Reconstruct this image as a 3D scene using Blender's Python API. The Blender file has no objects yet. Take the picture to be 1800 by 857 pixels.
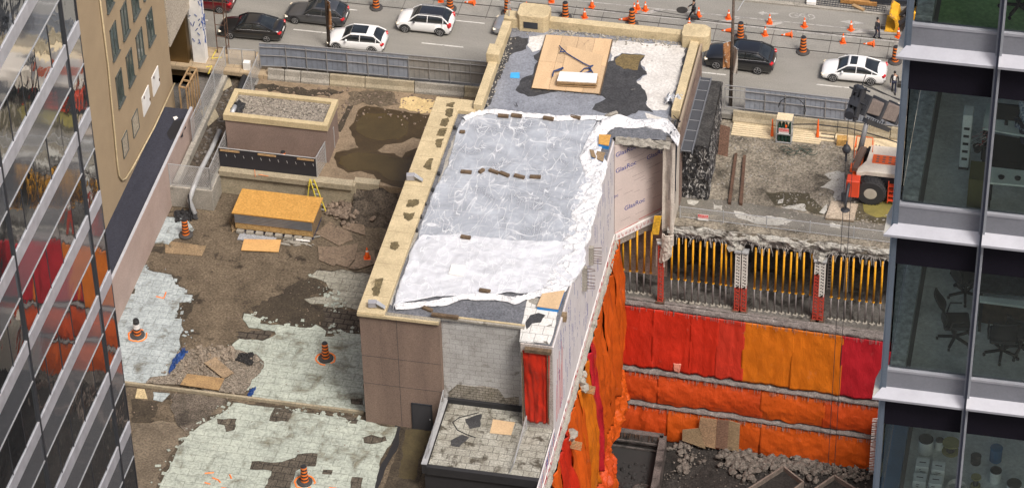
import bpy, bmesh, math, random
from mathutils import Vector, Matrix, noise
random.seed(7)
S = bpy.context.scene
COL = S.collection
rad = math.radians

# ------------------------------------------------------------------ camera
CAM = Vector((36.0, -163.0, 137.0))
FPX, PITCH, YAW, ROLL = 5675.0, rad(39.3), rad(12.5), rad(-1.43)
FWD = Vector((-math.sin(YAW)*math.cos(PITCH), math.cos(YAW)*math.cos(PITCH), -math.sin(PITCH)))
_r = Vector((math.cos(YAW), math.sin(YAW), 0)); _u = _r.cross(FWD)
RGT = _r*math.cos(ROLL) + _u*math.sin(ROLL)
UPV = -_r*math.sin(ROLL) + _u*math.cos(ROLL)
cd = bpy.data.cameras.new('camera'); cam = bpy.data.objects.new('camera', cd); COL.objects.link(cam)
cd.sensor_width = 36; cd.lens = FPX/1800*36; cd.clip_start = 1; cd.clip_end = 3000
m = Matrix((RGT, UPV, -FWD)).transposed().to_4x4(); m.translation = CAM
cam.matrix_world = m; S.camera = cam

# ------------------------------------------------------------------ light
S.view_settings.view_transform = 'Standard'; S.view_settings.look = 'None'
S.view_settings.gamma = 1; S.view_settings.exposure = 0.46
W = bpy.data.worlds.new('World'); S.world = W; W.use_nodes = True
SUN_EL = rad(56); SUN_DIR = Vector((0.62, -0.60, 0)).normalized()      # where the light comes from
nt = W.node_tree; bg = nt.nodes['Background']
sky = nt.nodes.new('ShaderNodeTexSky'); sky.sky_type = 'NISHITA'; sky.sun_disc = False
sky.sun_elevation = SUN_EL; sky.sun_rotation = math.atan2(SUN_DIR.x, SUN_DIR.y)
sky.air_density = 0.7; sky.dust_density = 7.0; sky.ozone_density = 0.3
nt.links.new(sky.outputs[0], bg.inputs[0]); bg.inputs[1].default_value = 0.115
sl = bpy.data.lights.new('sun', 'SUN'); sl.energy = 2.0; sl.angle = rad(15); sl.color = (1, 0.965, 0.92)
so = bpy.data.objects.new('sun', sl); COL.objects.link(so)
sd = Vector((SUN_DIR.x*math.cos(SUN_EL), SUN_DIR.y*math.cos(SUN_EL), math.sin(SUN_EL)))
so.rotation_euler = sd.to_track_quat('Z', 'Y').to_euler(); so.location = (0, 0, 200)

# ------------------------------------------------------------------ pixel of the photograph -> point on a known plane
def at(px, py, z=None, x=None, y=None):
    d = FWD*FPX + RGT*(px-900) + UPV*(428.5-py)
    i, v = (2, z) if z is not None else ((0, x) if x is not None else (1, y))
    return CAM + d*((v-CAM[i])/d[i])
def Z(pts, ox, oy, s):                      # coordinates read in a zoomed view -> photograph pixels
    return [(ox+a/s, oy+b/s) for a, b in pts]
def atz(pts, z):
    return [at(a, b, z=z) for a, b in pts]

# ------------------------------------------------------------------ materials
MATS = {}
class NG:
    def __init__(s, name):
        s.m = bpy.data.materials.new(name); s.m.use_nodes = True; s.t = s.m.node_tree
        s.b = s.t.nodes['Principled BSDF']; s.out = s.t.nodes['Material Output']
    def n(s, typ, **k):
        o = s.t.nodes.new('ShaderNode'+typ)
        for a, v in k.items(): setattr(o, a, v)
        return o
    def l(s, a, b): s.t.links.new(a, b)
    def noise(s, vec, scale, detail=6, rough=0.6, dist=0):
        o = s.n('TexNoise'); o.inputs['Scale'].default_value = scale; o.inputs['Detail'].default_value = detail
        o.inputs['Roughness'].default_value = rough; o.inputs['Distortion'].default_value = dist
        if vec: s.l(vec, o.inputs['Vector'])
        return o.outputs['Fac']
    def ramp(s, fac, lo, hi, a=0.0, b=1.0):
        o = s.n('MapRange'); o.inputs[1].default_value = lo; o.inputs[2].default_value = hi
        o.inputs[3].default_value = a; o.inputs[4].default_value = b; s.l(fac, o.inputs[0]); return o.outputs[0]
    def mix(s, f, a, b, mode='MIX'):
        o = s.n('Mix', data_type='RGBA', blend_type=mode)
        if isinstance(f, (int, float)): o.inputs[0].default_value = f
        else: s.l(f, o.inputs[0])
        for i, v in ((6, a), (7, b)):
            if isinstance(v, (tuple, list)): o.inputs[i].default_value = (*v[:3], 1)
            else: s.l(v, o.inputs[i])
        return o.outputs[2]
    def bump(s, h, strength, dist=0.05, nrm=None):
        o = s.n('Bump'); o.inputs['Strength'].default_value = strength; o.inputs['Distance'].default_value = dist
        s.l(h, o.inputs['Height'])
        if nrm: s.l(nrm, o.inputs['Normal'])
        return o.outputs[0]
def grime(name, c1, c2=None, sc=0.6, c3=None, sc3=0.35, t3=0.58, w3=0.06, speck=0.35, ss=9.0, rough=0.85, bump=0.4, bd=0.03,
          metal=0, brick=None, coord='world', spec=0.3, stretch=None, wet=None):
    """colour = c1/c2 blotches, c3 stains with an edge of their own, fine speckle; optional board or block joints"""
    if name in MATS: return MATS[name]
    g = NG(name); c2 = c2 or tuple(v*0.75 for v in c1)
    if coord == 'world': vec = g.n('NewGeometry').outputs['Position']
    else: vec = g.n('TexCoord').outputs['Object']
    if stretch:
        mp = g.n('Mapping'); mp.inputs['Scale'].default_value = stretch; g.l(vec, mp.inputs[0]); vec2 = mp.outputs[0]
    else: vec2 = vec
    a = g.noise(vec2, sc, 8, 0.65, 0.4)
    col = g.mix(g.ramp(a, 0.35, 0.65), c1, c2)
    rg = rough
    if c3:
        b = g.noise(vec2, sc3, 9, 0.62, 0.6); k = g.ramp(b, t3, t3+w3)
        col = g.mix(k, col, c3)
    f = g.noise(vec, ss, 3, 0.7); sp = g.ramp(f, 0.3, 0.7, 1-min(.8, speck*1.25), 1+speck*1.25)
    col = g.mix(1.0, col, g.mix(1, (1, 1, 1), sp, 'MULTIPLY'), 'MULTIPLY')
    h = g.noise(vec, ss*0.8, 5, 0.7)
    if brick:
        bw, bh, mc, ms, mf = brick[:5]
        br = g.n('TexBrick'); br.inputs['Scale'].default_value = 1; br.inputs['Brick Width'].default_value = bw
        br.inputs['Row Height'].default_value = bh; br.inputs['Mortar Size'].default_value = ms
        br.inputs['Mortar Smooth'].default_value = 0.2
        v = vec
        if len(brick) > 5:
            mp = g.n('Mapping'); mp.inputs['Rotation'].default_value = brick[5]; g.l(vec, mp.inputs[0]); v = mp.outputs[0]
        dn = g.n('TexNoise'); dn.inputs['Scale'].default_value = 1.3; g.l(v, dn.inputs['Vector'])
        ad = g.n('VectorMath', operation='MULTIPLY_ADD'); g.l(dn.outputs['Color'], ad.inputs[0]); ad.inputs[1].default_value = (0.05,)*3; g.l(v, ad.inputs[2])
        g.l(ad.outputs[0], br.inputs['Vector'])
        br.inputs['Color1'].default_value = (0.90, 0.90, 0.90, 1); br.inputs['Color2'].default_value = (1.06, 1.06, 1.06, 1)
        col = g.mix(0.6, col, br.outputs['Color'], 'MULTIPLY') if mf < 1 else col
        gap = g.n('Math', operation='MULTIPLY'); g.l(br.outputs['Fac'], gap.inputs[0])
        g.l(g.ramp(g.noise(vec, 1.1, 4), 0.38, 0.6, 0.15, mf), gap.inputs[1])
        col = g.mix(gap.outputs[0], col, mc)
    g.l(col, g.b.inputs['Base Color'])
    if wet:                                     # shallow standing water: low roughness where the stain is
        g.l(g.ramp(k, 0, 1, rough, wet), g.b.inputs['Roughness'])
    else: g.b.inputs['Roughness'].default_value = rough
    g.b.inputs['Metallic'].default_value = metal; g.b.inputs['Specular IOR Level'].default_value = spec
    if bump: g.l(g.bump(h, bump, bd), g.b.inputs['Normal'])
    MATS[name] = g.m; return g.m
def plain(name, c, rough=0.5, metal=0, coat=0, spec=0.5, speck=0.08, ss=25, var=0.12, emit=None):
    if name in MATS: return MATS[name]
    g = NG(name); vec = g.n('TexCoord').outputs['Object']
    f = g.noise(vec, ss, 3); lg = g.noise(vec, 1.7, 4)
    col = g.mix(1.0, c, g.mix(1, (1, 1, 1), g.ramp(f, 0.3, 0.7, 1-speck, 1+speck), 'MULTIPLY'), 'MULTIPLY')
    col = g.mix(1.0, col, g.mix(1, (1, 1, 1), g.ramp(lg, 0.3, 0.7, 1-var, 1+var*0.5), 'MULTIPLY'), 'MULTIPLY')
    g.l(col, g.b.inputs['Base Color'])
    g.b.inputs['Roughness'].default_value = rough; g.b.inputs['Metallic'].default_value = metal
    g.b.inputs['Coat Weight'].default_value = coat; g.b.inputs['Coat Roughness'].default_value = 0.05
    g.b.inputs['Specular IOR Level'].default_value = spec
    MATS[name] = g.m; return g.m
def mesh_mat(name, c, cell=0.09, width=0.16, alpha=0.0, rot=45):
    """open wire netting: two crossed sets of wires, holes let the light through"""
    g = NG(name); vec = g.n('TexCoord').outputs['Generated']; vec = g.n('TexCoord').outputs['UV']
    fac = None
    for r in (rot, rot+90):
        mp = g.n('Mapping'); mp.inputs['Rotation'].default_value = (0, 0, rad(r)); g.l(vec, mp.inputs[0])
        sx = g.n('SeparateXYZ'); g.l(mp.outputs[0], sx.inputs[0])
        d = g.n('Math', operation='DIVIDE'); g.l(sx.outputs[0], d.inputs[0]); d.inputs[1].default_value = cell
        fr = g.n('Math', operation='FRACT'); g.l(d.outputs[0], fr.inputs[0])
        lt = g.n('Math', operation='LESS_THAN'); g.l(fr.outputs[0], lt.inputs[0]); lt.inputs[1].default_value = width
        if fac is None: fac = lt.outputs[0]
        else:
            mx = g.n('Math', operation='MAXIMUM'); g.l(fac, mx.inputs[0]); g.l(lt.outputs[0], mx.inputs[1]); fac = mx.outputs[0]
    if alpha:
        mx = g.n('Math', operation='MAXIMUM'); g.l(fac, mx.inputs[0]); mx.inputs[1].default_value = alpha; fac = mx.outputs[0]
    g.b.inputs['Base Color'].default_value = (*c, 1); g.b.inputs['Roughness'].default_value = 0.6
    g.l(fac, g.b.inputs['Alpha']); MATS[name] = g.m; return g.m

# ------------------------------------------------------------------ mesh builder
class MB:
    def __init__(s): s.v = []; s.f = []; s.mi = []; s.cur = 0; s.uv = None
    def add(s, vs, fs):
        o = len(s.v); s.v += [Vector(v) for v in vs]
        for f in fs: s.f.append([o+i for i in f]); s.mi.append(s.cur)
        return s
    def quad(s, *p): return s.add(p, [tuple(range(len(p)))])
    def box(s, c, d, rz=0, M=None):
        x, y, z = d[0]/2, d[1]/2, d[2]/2
        vs = [Vector((sx*x, sy*y, sz*z)) for sz in (-1, 1) for sy in (-1, 1) for sx in (-1, 1)]
        R = Matrix.Rotation(rz, 3, 'Z') if M is None else M
        return s.add([R@v+Vector(c) for v in vs], [(0, 2, 3, 1), (4, 5, 7, 6), (0, 1, 5, 4), (2, 6, 7, 3), (0, 4, 6, 2), (1, 3, 7, 5)])
    def bx(s, x0, x1, y0, y1, z0, z1): return s.box(((x0+x1)/2, (y0+y1)/2, (z0+z1)/2), (abs(x1-x0), abs(y1-y0), abs(z1-z0)))
    def bar(s, a, b, w, h=None):
        a, b = Vector(a), Vector(b); d = b-a; h = h or w
        if d.length < 1e-6: return s
        z = d.normalized(); up = Vector((0, 0, 1)) if abs(z.z) < 0.95 else Vector((0, 1, 0))
        x = up.cross(z).normalized(); y = z.cross(x)
        return s.box((a+b)/2, (w, h, d.length), M=Matrix((x, y, z)).transposed())
    def tube(s, pts, r, n=8, cap=True):
        pts = [Vector(p) for p in pts]; k = len(pts); R = r if isinstance(r, (list, tuple)) else [r]*k
        o = len(s.v); px = None
        for i, p in enumerate(pts):
            d = (pts[min(i+1, k-1)]-pts[max(i-1, 0)]).normalized()
            up = Vector((0, 0, 1)) if abs(d.z) < 0.9 else Vector((0, 1, 0))
            x = up.cross(d).normalized() if px is None else (px-d*px.dot(d)).normalized(); y = d.cross(x); px = x
            s.v += [p+(x*math.cos(2*math.pi*j/n)+y*math.sin(2*math.pi*j/n))*R[i] for j in range(n)]
        for i in range(k-1):
            for j in range(n):
                s.f.append([o+i*n+j, o+i*n+(j+1) % n, o+(i+1)*n+(j+1) % n, o+(i+1)*n+j]); s.mi.append(s.cur)
        if cap:
            s.f.append([o+j for j in range(n)][::-1]); s.f.append([o+(k-1)*n+j for j in range(n)]); s.mi += [s.cur]*2
        return s
    def lathe(s, prof, c=(0, 0, 0), n=20, M=None, cols=None):
        c = Vector(c); o = len(s.v)
        for r, z in prof:
            for j in range(n):
                v = Vector((r*math.cos(2*math.pi*j/n), r*math.sin(2*math.pi*j/n), z)); s.v.append((M@v if M else v)+c)
        for i in range(len(prof)-1):
            for j in range(n):
                s.f.append([o+i*n+j, o+i*n+(j+1) % n, o+(i+1)*n+(j+1) % n, o+(i+1)*n+j]); s.mi.append(cols[i] if cols else s.cur)
        s.f.append([o+j for j in range(n)][::-1]); s.f.append([o+(len(prof)-1)*n+j for j in range(n)])
        s.mi += [cols[0] if cols else s.cur, cols[-1] if cols else s.cur]
        return s
    def prism(s, poly, z0, z1):
        n = len(poly); lo = [Vector((p[0], p[1], z0)) for p in poly]; hi = [Vector((p[0], p[1], z1)) for p in poly]
        a = sum(poly[i][0]*poly[(i+1) % n][1]-poly[(i+1) % n][0]*poly[i][1] for i in range(n))
        if a < 0: lo.reverse(); hi.reverse()
        return s.add(lo+hi, [tuple(range(n))[::-1], tuple(range(n, 2*n))]+[(i, (i+1) % n, n+(i+1) % n, n+i) for i in range(n)])
    def slab(s, pts, n):                    # a planar polygon given thickness n (vector)
        n = Vector(n); k = len(pts); p = [Vector(q) for q in pts]
        return s.add(p+[q+n for q in p], [tuple(range(k))[::-1], tuple(range(k, 2*k))]+[(i, (i+1) % k, k+(i+1) % k, k+i) for i in range(k)])
    def grid(s, fn, nu, nv):
        o = len(s.v)
        for j in range(nv+1):
            for i in range(nu+1): s.v.append(Vector(fn(i/nu, j/nv)))
        for j in range(nv):
            for i in range(nu):
                a = o+j*(nu+1)+i; s.f.append([a, a+1, a+nu+2, a+nu+1]); s.mi.append(s.cur)
        return s
    def rock(s, c, r, sq=0.7):
        g = [(0, 0, 1), (.9, 0, .35), (.25, .85, .35), (-.75, .5, .35), (-.75, -.5, .35), (.25, -.85, .35), (.75, .5, -.35), (-.3, .85, -.35), (-.9, 0, -.35), (-.3, -.85, -.35), (.75, -.5, -.35), (0, 0, -1)]
        R = Matrix.Rotation(random.uniform(0, 6.3), 3, 'Z')@Matrix.Rotation(random.uniform(-.7, .7), 3, 'X')
        sc = Vector((random.uniform(.6, 1.3), random.uniform(.6, 1.2), random.uniform(.5, 1)*sq/0.7))*r
        vs = [R@Vector((v[0]*sc.x*random.uniform(.7, 1.2), v[1]*sc.y*random.uniform(.7, 1.2), v[2]*sc.z*random.uniform(.7, 1.2)))+Vector(c) for v in g]
        return s.add(vs, [(0, 1, 2), (0, 2, 3), (0, 3, 4), (0, 4, 5), (0, 5, 1), (1, 6, 2), (2, 6, 7), (2, 7, 3), (3, 7, 8), (3, 8, 4), (4, 8, 9), (4, 9, 5), (5, 9, 10), (5, 10, 1), (1, 10, 6), (11, 7, 6), (11, 8, 7), (11, 9, 8), (11, 10, 9), (11, 6, 10)])
    def build(s, name, mat, parent=None, local=False, smooth=False, bevel=0, uvp=None, solidify=0):
        me = bpy.data.meshes.new(name)
        off = Vector((0, 0, 0))
        if parent is not None and not local:
            p = parent
            while p is not None: off += p.location; p = p.parent
        vs = [v-off for v in s.v]
        loc = Vector((0, 0, 0))
        if parent is None and not local and vs:             # origin at the middle of its base
            xs = [v.x for v in vs]; ys = [v.y for v in vs]; zs = [v.z for v in vs]
            loc = Vector(((min(xs)+max(xs))/2, (min(ys)+max(ys))/2, min(zs))); vs = [v-loc for v in vs]
        me.from_pydata([tuple(v) for v in vs], [], s.f); me.update()
        for mm in (mat if isinstance(mat, (list, tuple)) else [mat]): me.materials.append(mm)
        me.polygons.foreach_set('material_index', s.mi)
        if smooth: me.polygons.foreach_set('use_smooth', [True]*len(me.polygons))
        bm = bmesh.new(); bm.from_mesh(me); bmesh.ops.recalc_face_normals(bm, faces=bm.faces)
        if bevel:
            bmesh.ops.remove_doubles(bm, verts=bm.verts, dist=1e-5)
            try: bmesh.ops.bevel(bm, geom=[e for e in bm.edges if e.is_manifold and e.calc_face_angle(0) > 0.5], offset=bevel, segments=1, affect='EDGES')
            except Exception: pass
        bm.to_mesh(me); bm.free()
        if uvp:                                              # planar uv in metres from two axes
            uv = me.uv_layers.new(name='uv'); a, b = Vector(uvp[0]), Vector(uvp[1])
            for lp in me.loops: co = me.vertices[lp.vertex_index].co; uv.data[lp.index].uv = (co.dot(a), co.dot(b))
        o = bpy.data.objects.new(name, me); COL.objects.link(o); o.location = loc
        if parent is not None: o.parent = parent
        if solidify:
            md = o.modifiers.new('thickness', 'SOLIDIFY'); md.thickness = solidify
        return o
def tag(o, label=None, cat=None, group=None, kind=None):
    if label: o['label'] = label
    if cat: o['category'] = cat
    if group: o['group'] = group
    if kind: o['kind'] = kind
    return o
def struct(o): o['kind'] = 'structure'; return o
def thing(name, label, cat, loc=(0, 0, 0), rz=0, group=None):
    o = bpy.data.objects.new(name, None); COL.objects.link(o); o.location = loc; o.rotation_euler = (0, 0, rz)
    o.empty_display_size = 0.2
    return tag(o, label, cat, group)
def dup(root, loc, rz=None, label=None, group=None, rot=None):
    def cp(o, par):
        c = o.copy(); COL.objects.link(c)
        if par is not None: c.parent = par
        for ch in [k for k in o.children]: cp(ch, c)
        return c
    r = cp(root, None); r.location = loc
    if rz is not None: r.rotation_euler = (0, 0, rz)
    if rot is not None: r.rotation_euler = rot
    if label: r['label'] = label
    if group: r['group'] = group
    return r
def jag(poly, step=0.35, amp=0.12, seed=1, stair=0.0):
    """roughen a plan polygon's outline"""
    rr = random.Random(seed); out = []
    n = len(poly)
    for i in range(n):
        a, b = Vector(poly[i][:2]), Vector(poly[(i+1) % n][:2]); L = (b-a).length; k = max(1, int(L/step))
        out.append(a)
        if L > step:
            d = (b-a)/L; nn = Vector((-d.y, d.x))
            for j in range(1, k): out.append(a+(b-a)*(j/k)+nn*rr.uniform(-amp, amp)+d*rr.uniform(-amp, amp)*0.4)
    return [(p.x, p.y) for p in out]
def patch(name, pxpoly, z, th, mat, step=0.35, amp=0.1, seed=1, top=True):
    p = jag([tuple(v)[:2] for v in atz(pxpoly, z)], step, amp, seed)
    mb = MB(); mb.prism(p, z-th, z)
    o = mb.build(name, mat)
    # a concave outline needs a proper triangulation
    bm = bmesh.new(); bm.from_mesh(o.data); bmesh.ops.triangulate(bm, faces=[f for f in bm.faces if len(f.verts) > 4], ngon_method='EAR_CLIP'); bm.to_mesh(o.data); bm.free()
    return o
# ================================================================== LARGE STRUCTURE
asph = grime('asphalt', (0.25, 0.24, 0.215), (0.185, 0.178, 0.16), 0.35, (0.10, 0.10, 0.095), 0.22, 0.62, 0.12, 0.22, 14, 0.85, 0.3, 0.01, stretch=(0.25, 1, 1))
pave = grime('paving', (0.27, 0.255, 0.23), (0.21, 0.20, 0.18), 0.8, (0.14, 0.13, 0.12), 0.3, 0.64, 0.1, 0.2, 12, 0.85, 0.3, 0.01, brick=(0.75, 0.75, (0.10, 0.095, 0.09), 0.02, 0.7))
trackm = grime('track_concrete', (0.26, 0.25, 0.225), (0.20, 0.195, 0.175), 0.6, (0.12, 0.115, 0.10), 0.25, 0.63, 0.12, 0.2, 12, 0.85, 0.3, 0.01, brick=(2.1, 40, (0.11, 0.10, 0.09), 0.03, 0.8))
lane = grime('road_paint', (0.62, 0.61, 0.57), (0.42, 0.41, 0.38), 2.5, (0.24, 0.235, 0.22), 2.2, 0.55, 0.08, 0.2, 14, 0.7, 0.1)
lanef = grime('worn_road_paint', (0.40, 0.39, 0.36), (0.30, 0.29, 0.27), 2.5, (0.22, 0.21, 0.20), 2.2, 0.5, 0.1, 0.2, 14, 0.7, 0.1)
steel = plain('rail_steel', (0.10, 0.085, 0.07), 0.4, 0.8)
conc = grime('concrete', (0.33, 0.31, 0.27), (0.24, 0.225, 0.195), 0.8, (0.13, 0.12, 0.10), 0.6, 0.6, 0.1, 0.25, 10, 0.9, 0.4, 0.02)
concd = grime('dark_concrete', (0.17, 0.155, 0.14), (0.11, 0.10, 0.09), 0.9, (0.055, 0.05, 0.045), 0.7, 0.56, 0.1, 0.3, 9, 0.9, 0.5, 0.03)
concy = grime('yellow_concrete', (0.36, 0.31, 0.22), (0.27, 0.235, 0.165), 0.8, (0.15, 0.13, 0.10), 0.5, 0.62, 0.1, 0.22, 10, 0.9, 0.4, 0.02)

# ground far round the site, the street, its tracks and pavements
mb = MB(); N = 700
mb.quad((-N, 33.9, -.02), (N, 33.9, -.02), (N, N, -.02), (-N, N, -.02))
mb.quad((-N, -N, -2.6), (-27.2, -N, -2.6), (-27.2, 17.3, -2.6), (-N, 17.3, -2.6)); mb.quad((-27.2, -N, -2.6), (30, -N, -2.6), (30, -60, -2.6), (-27.2, -60, -2.6))
mb.quad((30, -N, -2.6), (N, -N, -2.6), (N, 17.3, -2.6), (30, 17.3, -2.6))
struct(mb.build('ground', grime('city_ground', (0.16, 0.15, 0.14), (0.11, 0.105, 0.1), 0.1)))
mb = MB(); mb.bx(-200, 200, 17.2, 31.0, -.4, 0); struct(mb.build('road', asph))
mb = MB(); mb.bx(-200, 200, 25.55, 28.35, .001, .004); struct(mb.build('tram_track_bed', trackm))
mb = MB()
for y in (25.75, 27.2, 28.1): mb.bx(-200, 200, y-.045, y+.045, .004, .009)
struct(mb.build('tram_rail', steel))
mb = MB(); mb.bx(-200, 200, 31.0, 31.35, -.3, .12); struct(mb.build('kerb', conc))
mb = MB(); mb.bx(-200, 200, 31.35, 36, -.3, .115); struct(mb.build('far_pavement', pave))
mb = MB()
x = -9.95+3.3*0
for k in range(-4, 8):
    mb.bx(-11.32+k*9.6, -8.2+k*9.6, 21.72, 21.84, .0005, .0045)
for k in range(-4, 8):
    mb.bx(-9.5-9.6*k, -7.3-9.6*k, 24.9, 25.0, .0005, .0045)
struct(mb.build('lane_marking', lane))
mb = MB(); mb.bx(-200, 200, 28.93, 29.03, .0005, .0045); mb.bx(-200, 9.2, 27.92, 28.02, .0045, .008); mb.bx(9.2, 200, 27.85, 28.0, .0045, .008)
# chevrons and hatching of the buffer, bicycle symbol, diamond and arrow, all worn thin
for x0 in (3.6, 9.4, 12.6, 18.6, 22.5): mb.quad((x0, 28.12, .006), (x0+.6, 28.12, .006), (x0+1.7, 28.9, .006), (x0+1.1, 28.9, .006))
struct(mb.build('cycle_lane_line', lanef))
mb = MB()
def z5(x, y): return (1150+x/3.57, y/3.57)
for q in ([(648, 82), (690, 70), (688, 78), (780, 84), (780, 92), (688, 90), (684, 98)], [(1165, 135), (1225, 128), (1320, 145), (1330, 150), (1240, 152), (1200, 143)]):
    mb.prism([tuple(v)[:2] for v in atz([z5(*p) for p in q], 0)], .0005, .0045)
for (cx, cy, r) in ((880, 97, .42), (975, 107, .42)):
    c = at(*z5(cx, cy), z=0)
    for k in range(16):
        a, b = k*math.pi/8, (k+1)*math.pi/8
        mb.quad(*[(c.x+rr*math.cos(t), c.y+.8*rr*math.sin(t), .0045) for rr, t in ((r, a), (r, b), (r*.75, b), (r*.75, a))])
for a, b in (((880, 97), (915, 88)), ((915, 88), (960, 92)), ((960, 92), (975, 107)), ((915, 88), (925, 108)), ((925, 108), (960, 92)), ((925, 108), (880, 97))):
    p, q = at(*z5(*a), z=.003), at(*z5(*b), z=.003); mb.bar(p, q, .09, .003)
struct(mb.build('cycle_symbol', lanef))
mb = MB(); c = at(1199, 18, z=0); mb.lathe([(.42, .003), (.42, .01), (.34, .012)], (c.x, c.y, 0), 24)
tag(mb.build('manhole_cover', plain('cast_iron', (0.05, 0.045, 0.04), 0.7, 0.5)), 'round dark manhole cover in the cycle lane left of the walking person', 'manhole')

# ---- decks left of the building
dirt = grime('deck_dirt', (0.150, 0.118, 0.082), (0.078, 0.061, 0.042), 0.42, (0.036, 0.028, 0.020), 0.6, 0.55, 0.10, 0.42, 7, 0.95, 0.7, 0.05)
dirtp = grime('deck_dust', (0.17, 0.138, 0.10), (0.105, 0.085, 0.062), 0.4, (0.06, 0.05, 0.04), 0.5, 0.63, 0.1, 0.35, 8, 0.95, 0.6, 0.04)
udeck = grime('upper_deck_screed', (0.245, 0.185, 0.125), (0.165, 0.125, 0.083), 0.5, (0.075, 0.056, 0.038), 0.5, 0.60, 0.08, 0.25, 8, 0.9, 0.4, 0.02)
LD, UD = -2.3, -0.3
mb = MB(); mb.bx(-25.2, 6.0, -62, 5.3, LD-1.5, LD); struct(mb.build('lower_deck', dirt))
mb = MB(); mb.bx(-21.9, -6.2, 5.35, 17.2, LD-1, UD); struct(mb.build('upper_deck', udeck))
mb = MB(); mb.bx(-26.9, -21.95, 8.6, 17.2, LD-1, UD-.7); struct(mb.build('alley_floor', concd))
ins = grime('insulation_board', (0.40, 0.435, 0.375), (0.29, 0.32, 0.28), 0.7, (0.15, 0.14, 0.10), 0.7, 0.55, 0.16, 0.24, 6, 0.9, 0.5, 0.02, brick=(1.25, 0.62, (0.13, 0.125, 0.105), 0.012, 0.34))
insb = grime('insulation_board_blue', (0.38, 0.425, 0.43), (0.27, 0.305, 0.31), 0.8, (0.15, 0.145, 0.12), 0.8, 0.56, 0.14, 0.24, 6, 0.9, 0.5, 0.02, brick=(1.25, 0.62, (0.12, 0.12, 0.115), 0.012, 0.34))
H = lambda pts: Z(pts, 200, 400, 1.875)
MARG = grime('damp_shadow_margin', (0.085, 0.068, 0.048), (0.05, 0.04, 0.029), 0.9, speck=.4, rough=.85)
def P(n, pts, dz, mat, **k):
    if n == 'insulation_layer':       # damp dirt and a shadow ring, painted dark round the boards' torn edges
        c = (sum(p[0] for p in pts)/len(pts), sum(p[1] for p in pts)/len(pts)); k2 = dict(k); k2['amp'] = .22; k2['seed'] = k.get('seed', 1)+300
        struct(patch('damp_shadow_margin', H([(c[0]+(p[0]-c[0])*1.035, c[1]+(p[1]-c[1])*1.045) for p in pts]), LD+.014, .01, MARG, **k2))
    return struct(patch(n, H(pts), LD+dz+(.03 if n == 'insulation_layer' else 0), dz if dz < .06 else .03, mat, **k))
P('insulation_layer', [(85, 120), (130, 145), (190, 155), (205, 190), (235, 200), (232, 218), (260, 222), (255, 240), (215, 245), (210, 268), (195, 298), (225, 300), (222, 320), (230, 335), (215, 365), (220, 390), (175, 485), (120, 490), (105, 510), (45, 515), (-60, 505), (5, 240)], .05, insb, seed=2, amp=.07)
P('insulation_layer', [(130, -5), (110, 45), (180, 55), (200, 35), (240, 30), (265, 5), (240, -30), (150, -40)], .05, insb, seed=3, amp=.07)
P('insulation_layer', [(430, 282), (450, 285), (485, 300), (482, 315), (560, 322), (650, 330), (665, 318), (700, 340), (695, 358), (720, 358), (745, 345), (812, 350), (830, 605), (700, 588), (540, 570), (455, 555), (470, 525), (440, 528), (455, 500), (490, 470), (495, 440), (470, 415), (430, 415), (395, 400), (390, 385), (400, 375), (415, 365), (490, 372), (535, 350), (530, 340), (445, 328), (425, 300)], .05, ins, seed=4, amp=.06)
P('insulation_layer', [(670, 140), (720, 145), (745, 138), (870, 160), (812, 275), (775, 262), (755, 258), (750, 245), (735, 262), (700, 262), (695, 250), (650, 250), (628, 235), (720, 222), (722, 202), (708, 198), (700, 180), (665, 165), (640, 160)], .04, grime('insulation_board_dusty', (0.33, 0.32, 0.265), (0.25, 0.24, 0.195), 0.8, (0.15, 0.13, 0.10), 0.9, 0.56, 0.1, 0.3, 6, 0.9, 0.5, 0.02, brick=(1.25, 0.62, (0.12, 0.11, 0.09), 0.02, 0.7)), seed=5, amp=.08)
P('insulation_layer', [(395, 575), (530, 592), (640, 610), (820, 632), (900, 655), (935, 655), (925, 690), (880, 760), (860, 857), (840, 960), (40, 960), (150, 857), (205, 740), (240, 690), (285, 650), (370, 600)], .05, ins, seed=6, amp=.06)
P('insulation_layer', [(130, 540), (185, 545), (160, 572), (130, 565)], .04, insb, seed=7, amp=.05)
rf_ = random.Random(77)
for q in ([(85, 120), (205, 190), (260, 222), (205, 290), (230, 335), (215, 380), (175, 485)], [(430, 282), (560, 322), (700, 340), (805, 345)], [(395, 400), (470, 415), (490, 470), (455, 500), (455, 555)], [(395, 575), (285, 650), (205, 740), (150, 857)], [(640, 160), (720, 222), (755, 258), (700, 262)], [(530, 592), (640, 610), (820, 632)]):
    mb = MB(); pp_ = atz(H(q), LD)
    for k in range(46):
        i = rf_.randrange(len(pp_)-1); p = pp_[i].lerp(pp_[i+1], rf_.random()); r_ = rf_.choice((.05, .08, .12, .2)); a_ = rf_.uniform(0, 3)
        mb.box((p.x+rf_.gauss(0, .28), p.y+rf_.gauss(0, .28), LD+.05+rf_.uniform(0, .03)), (r_*rf_.uniform(.8, 2), r_, .03), M=Matrix.Rotation(a_, 3, 'Z')@Matrix.Rotation(rf_.uniform(-.3, .3), 3, 'X'))
    struct(mb.build('board_fragments', ins if rf_.random() < .5 else insb))
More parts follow.
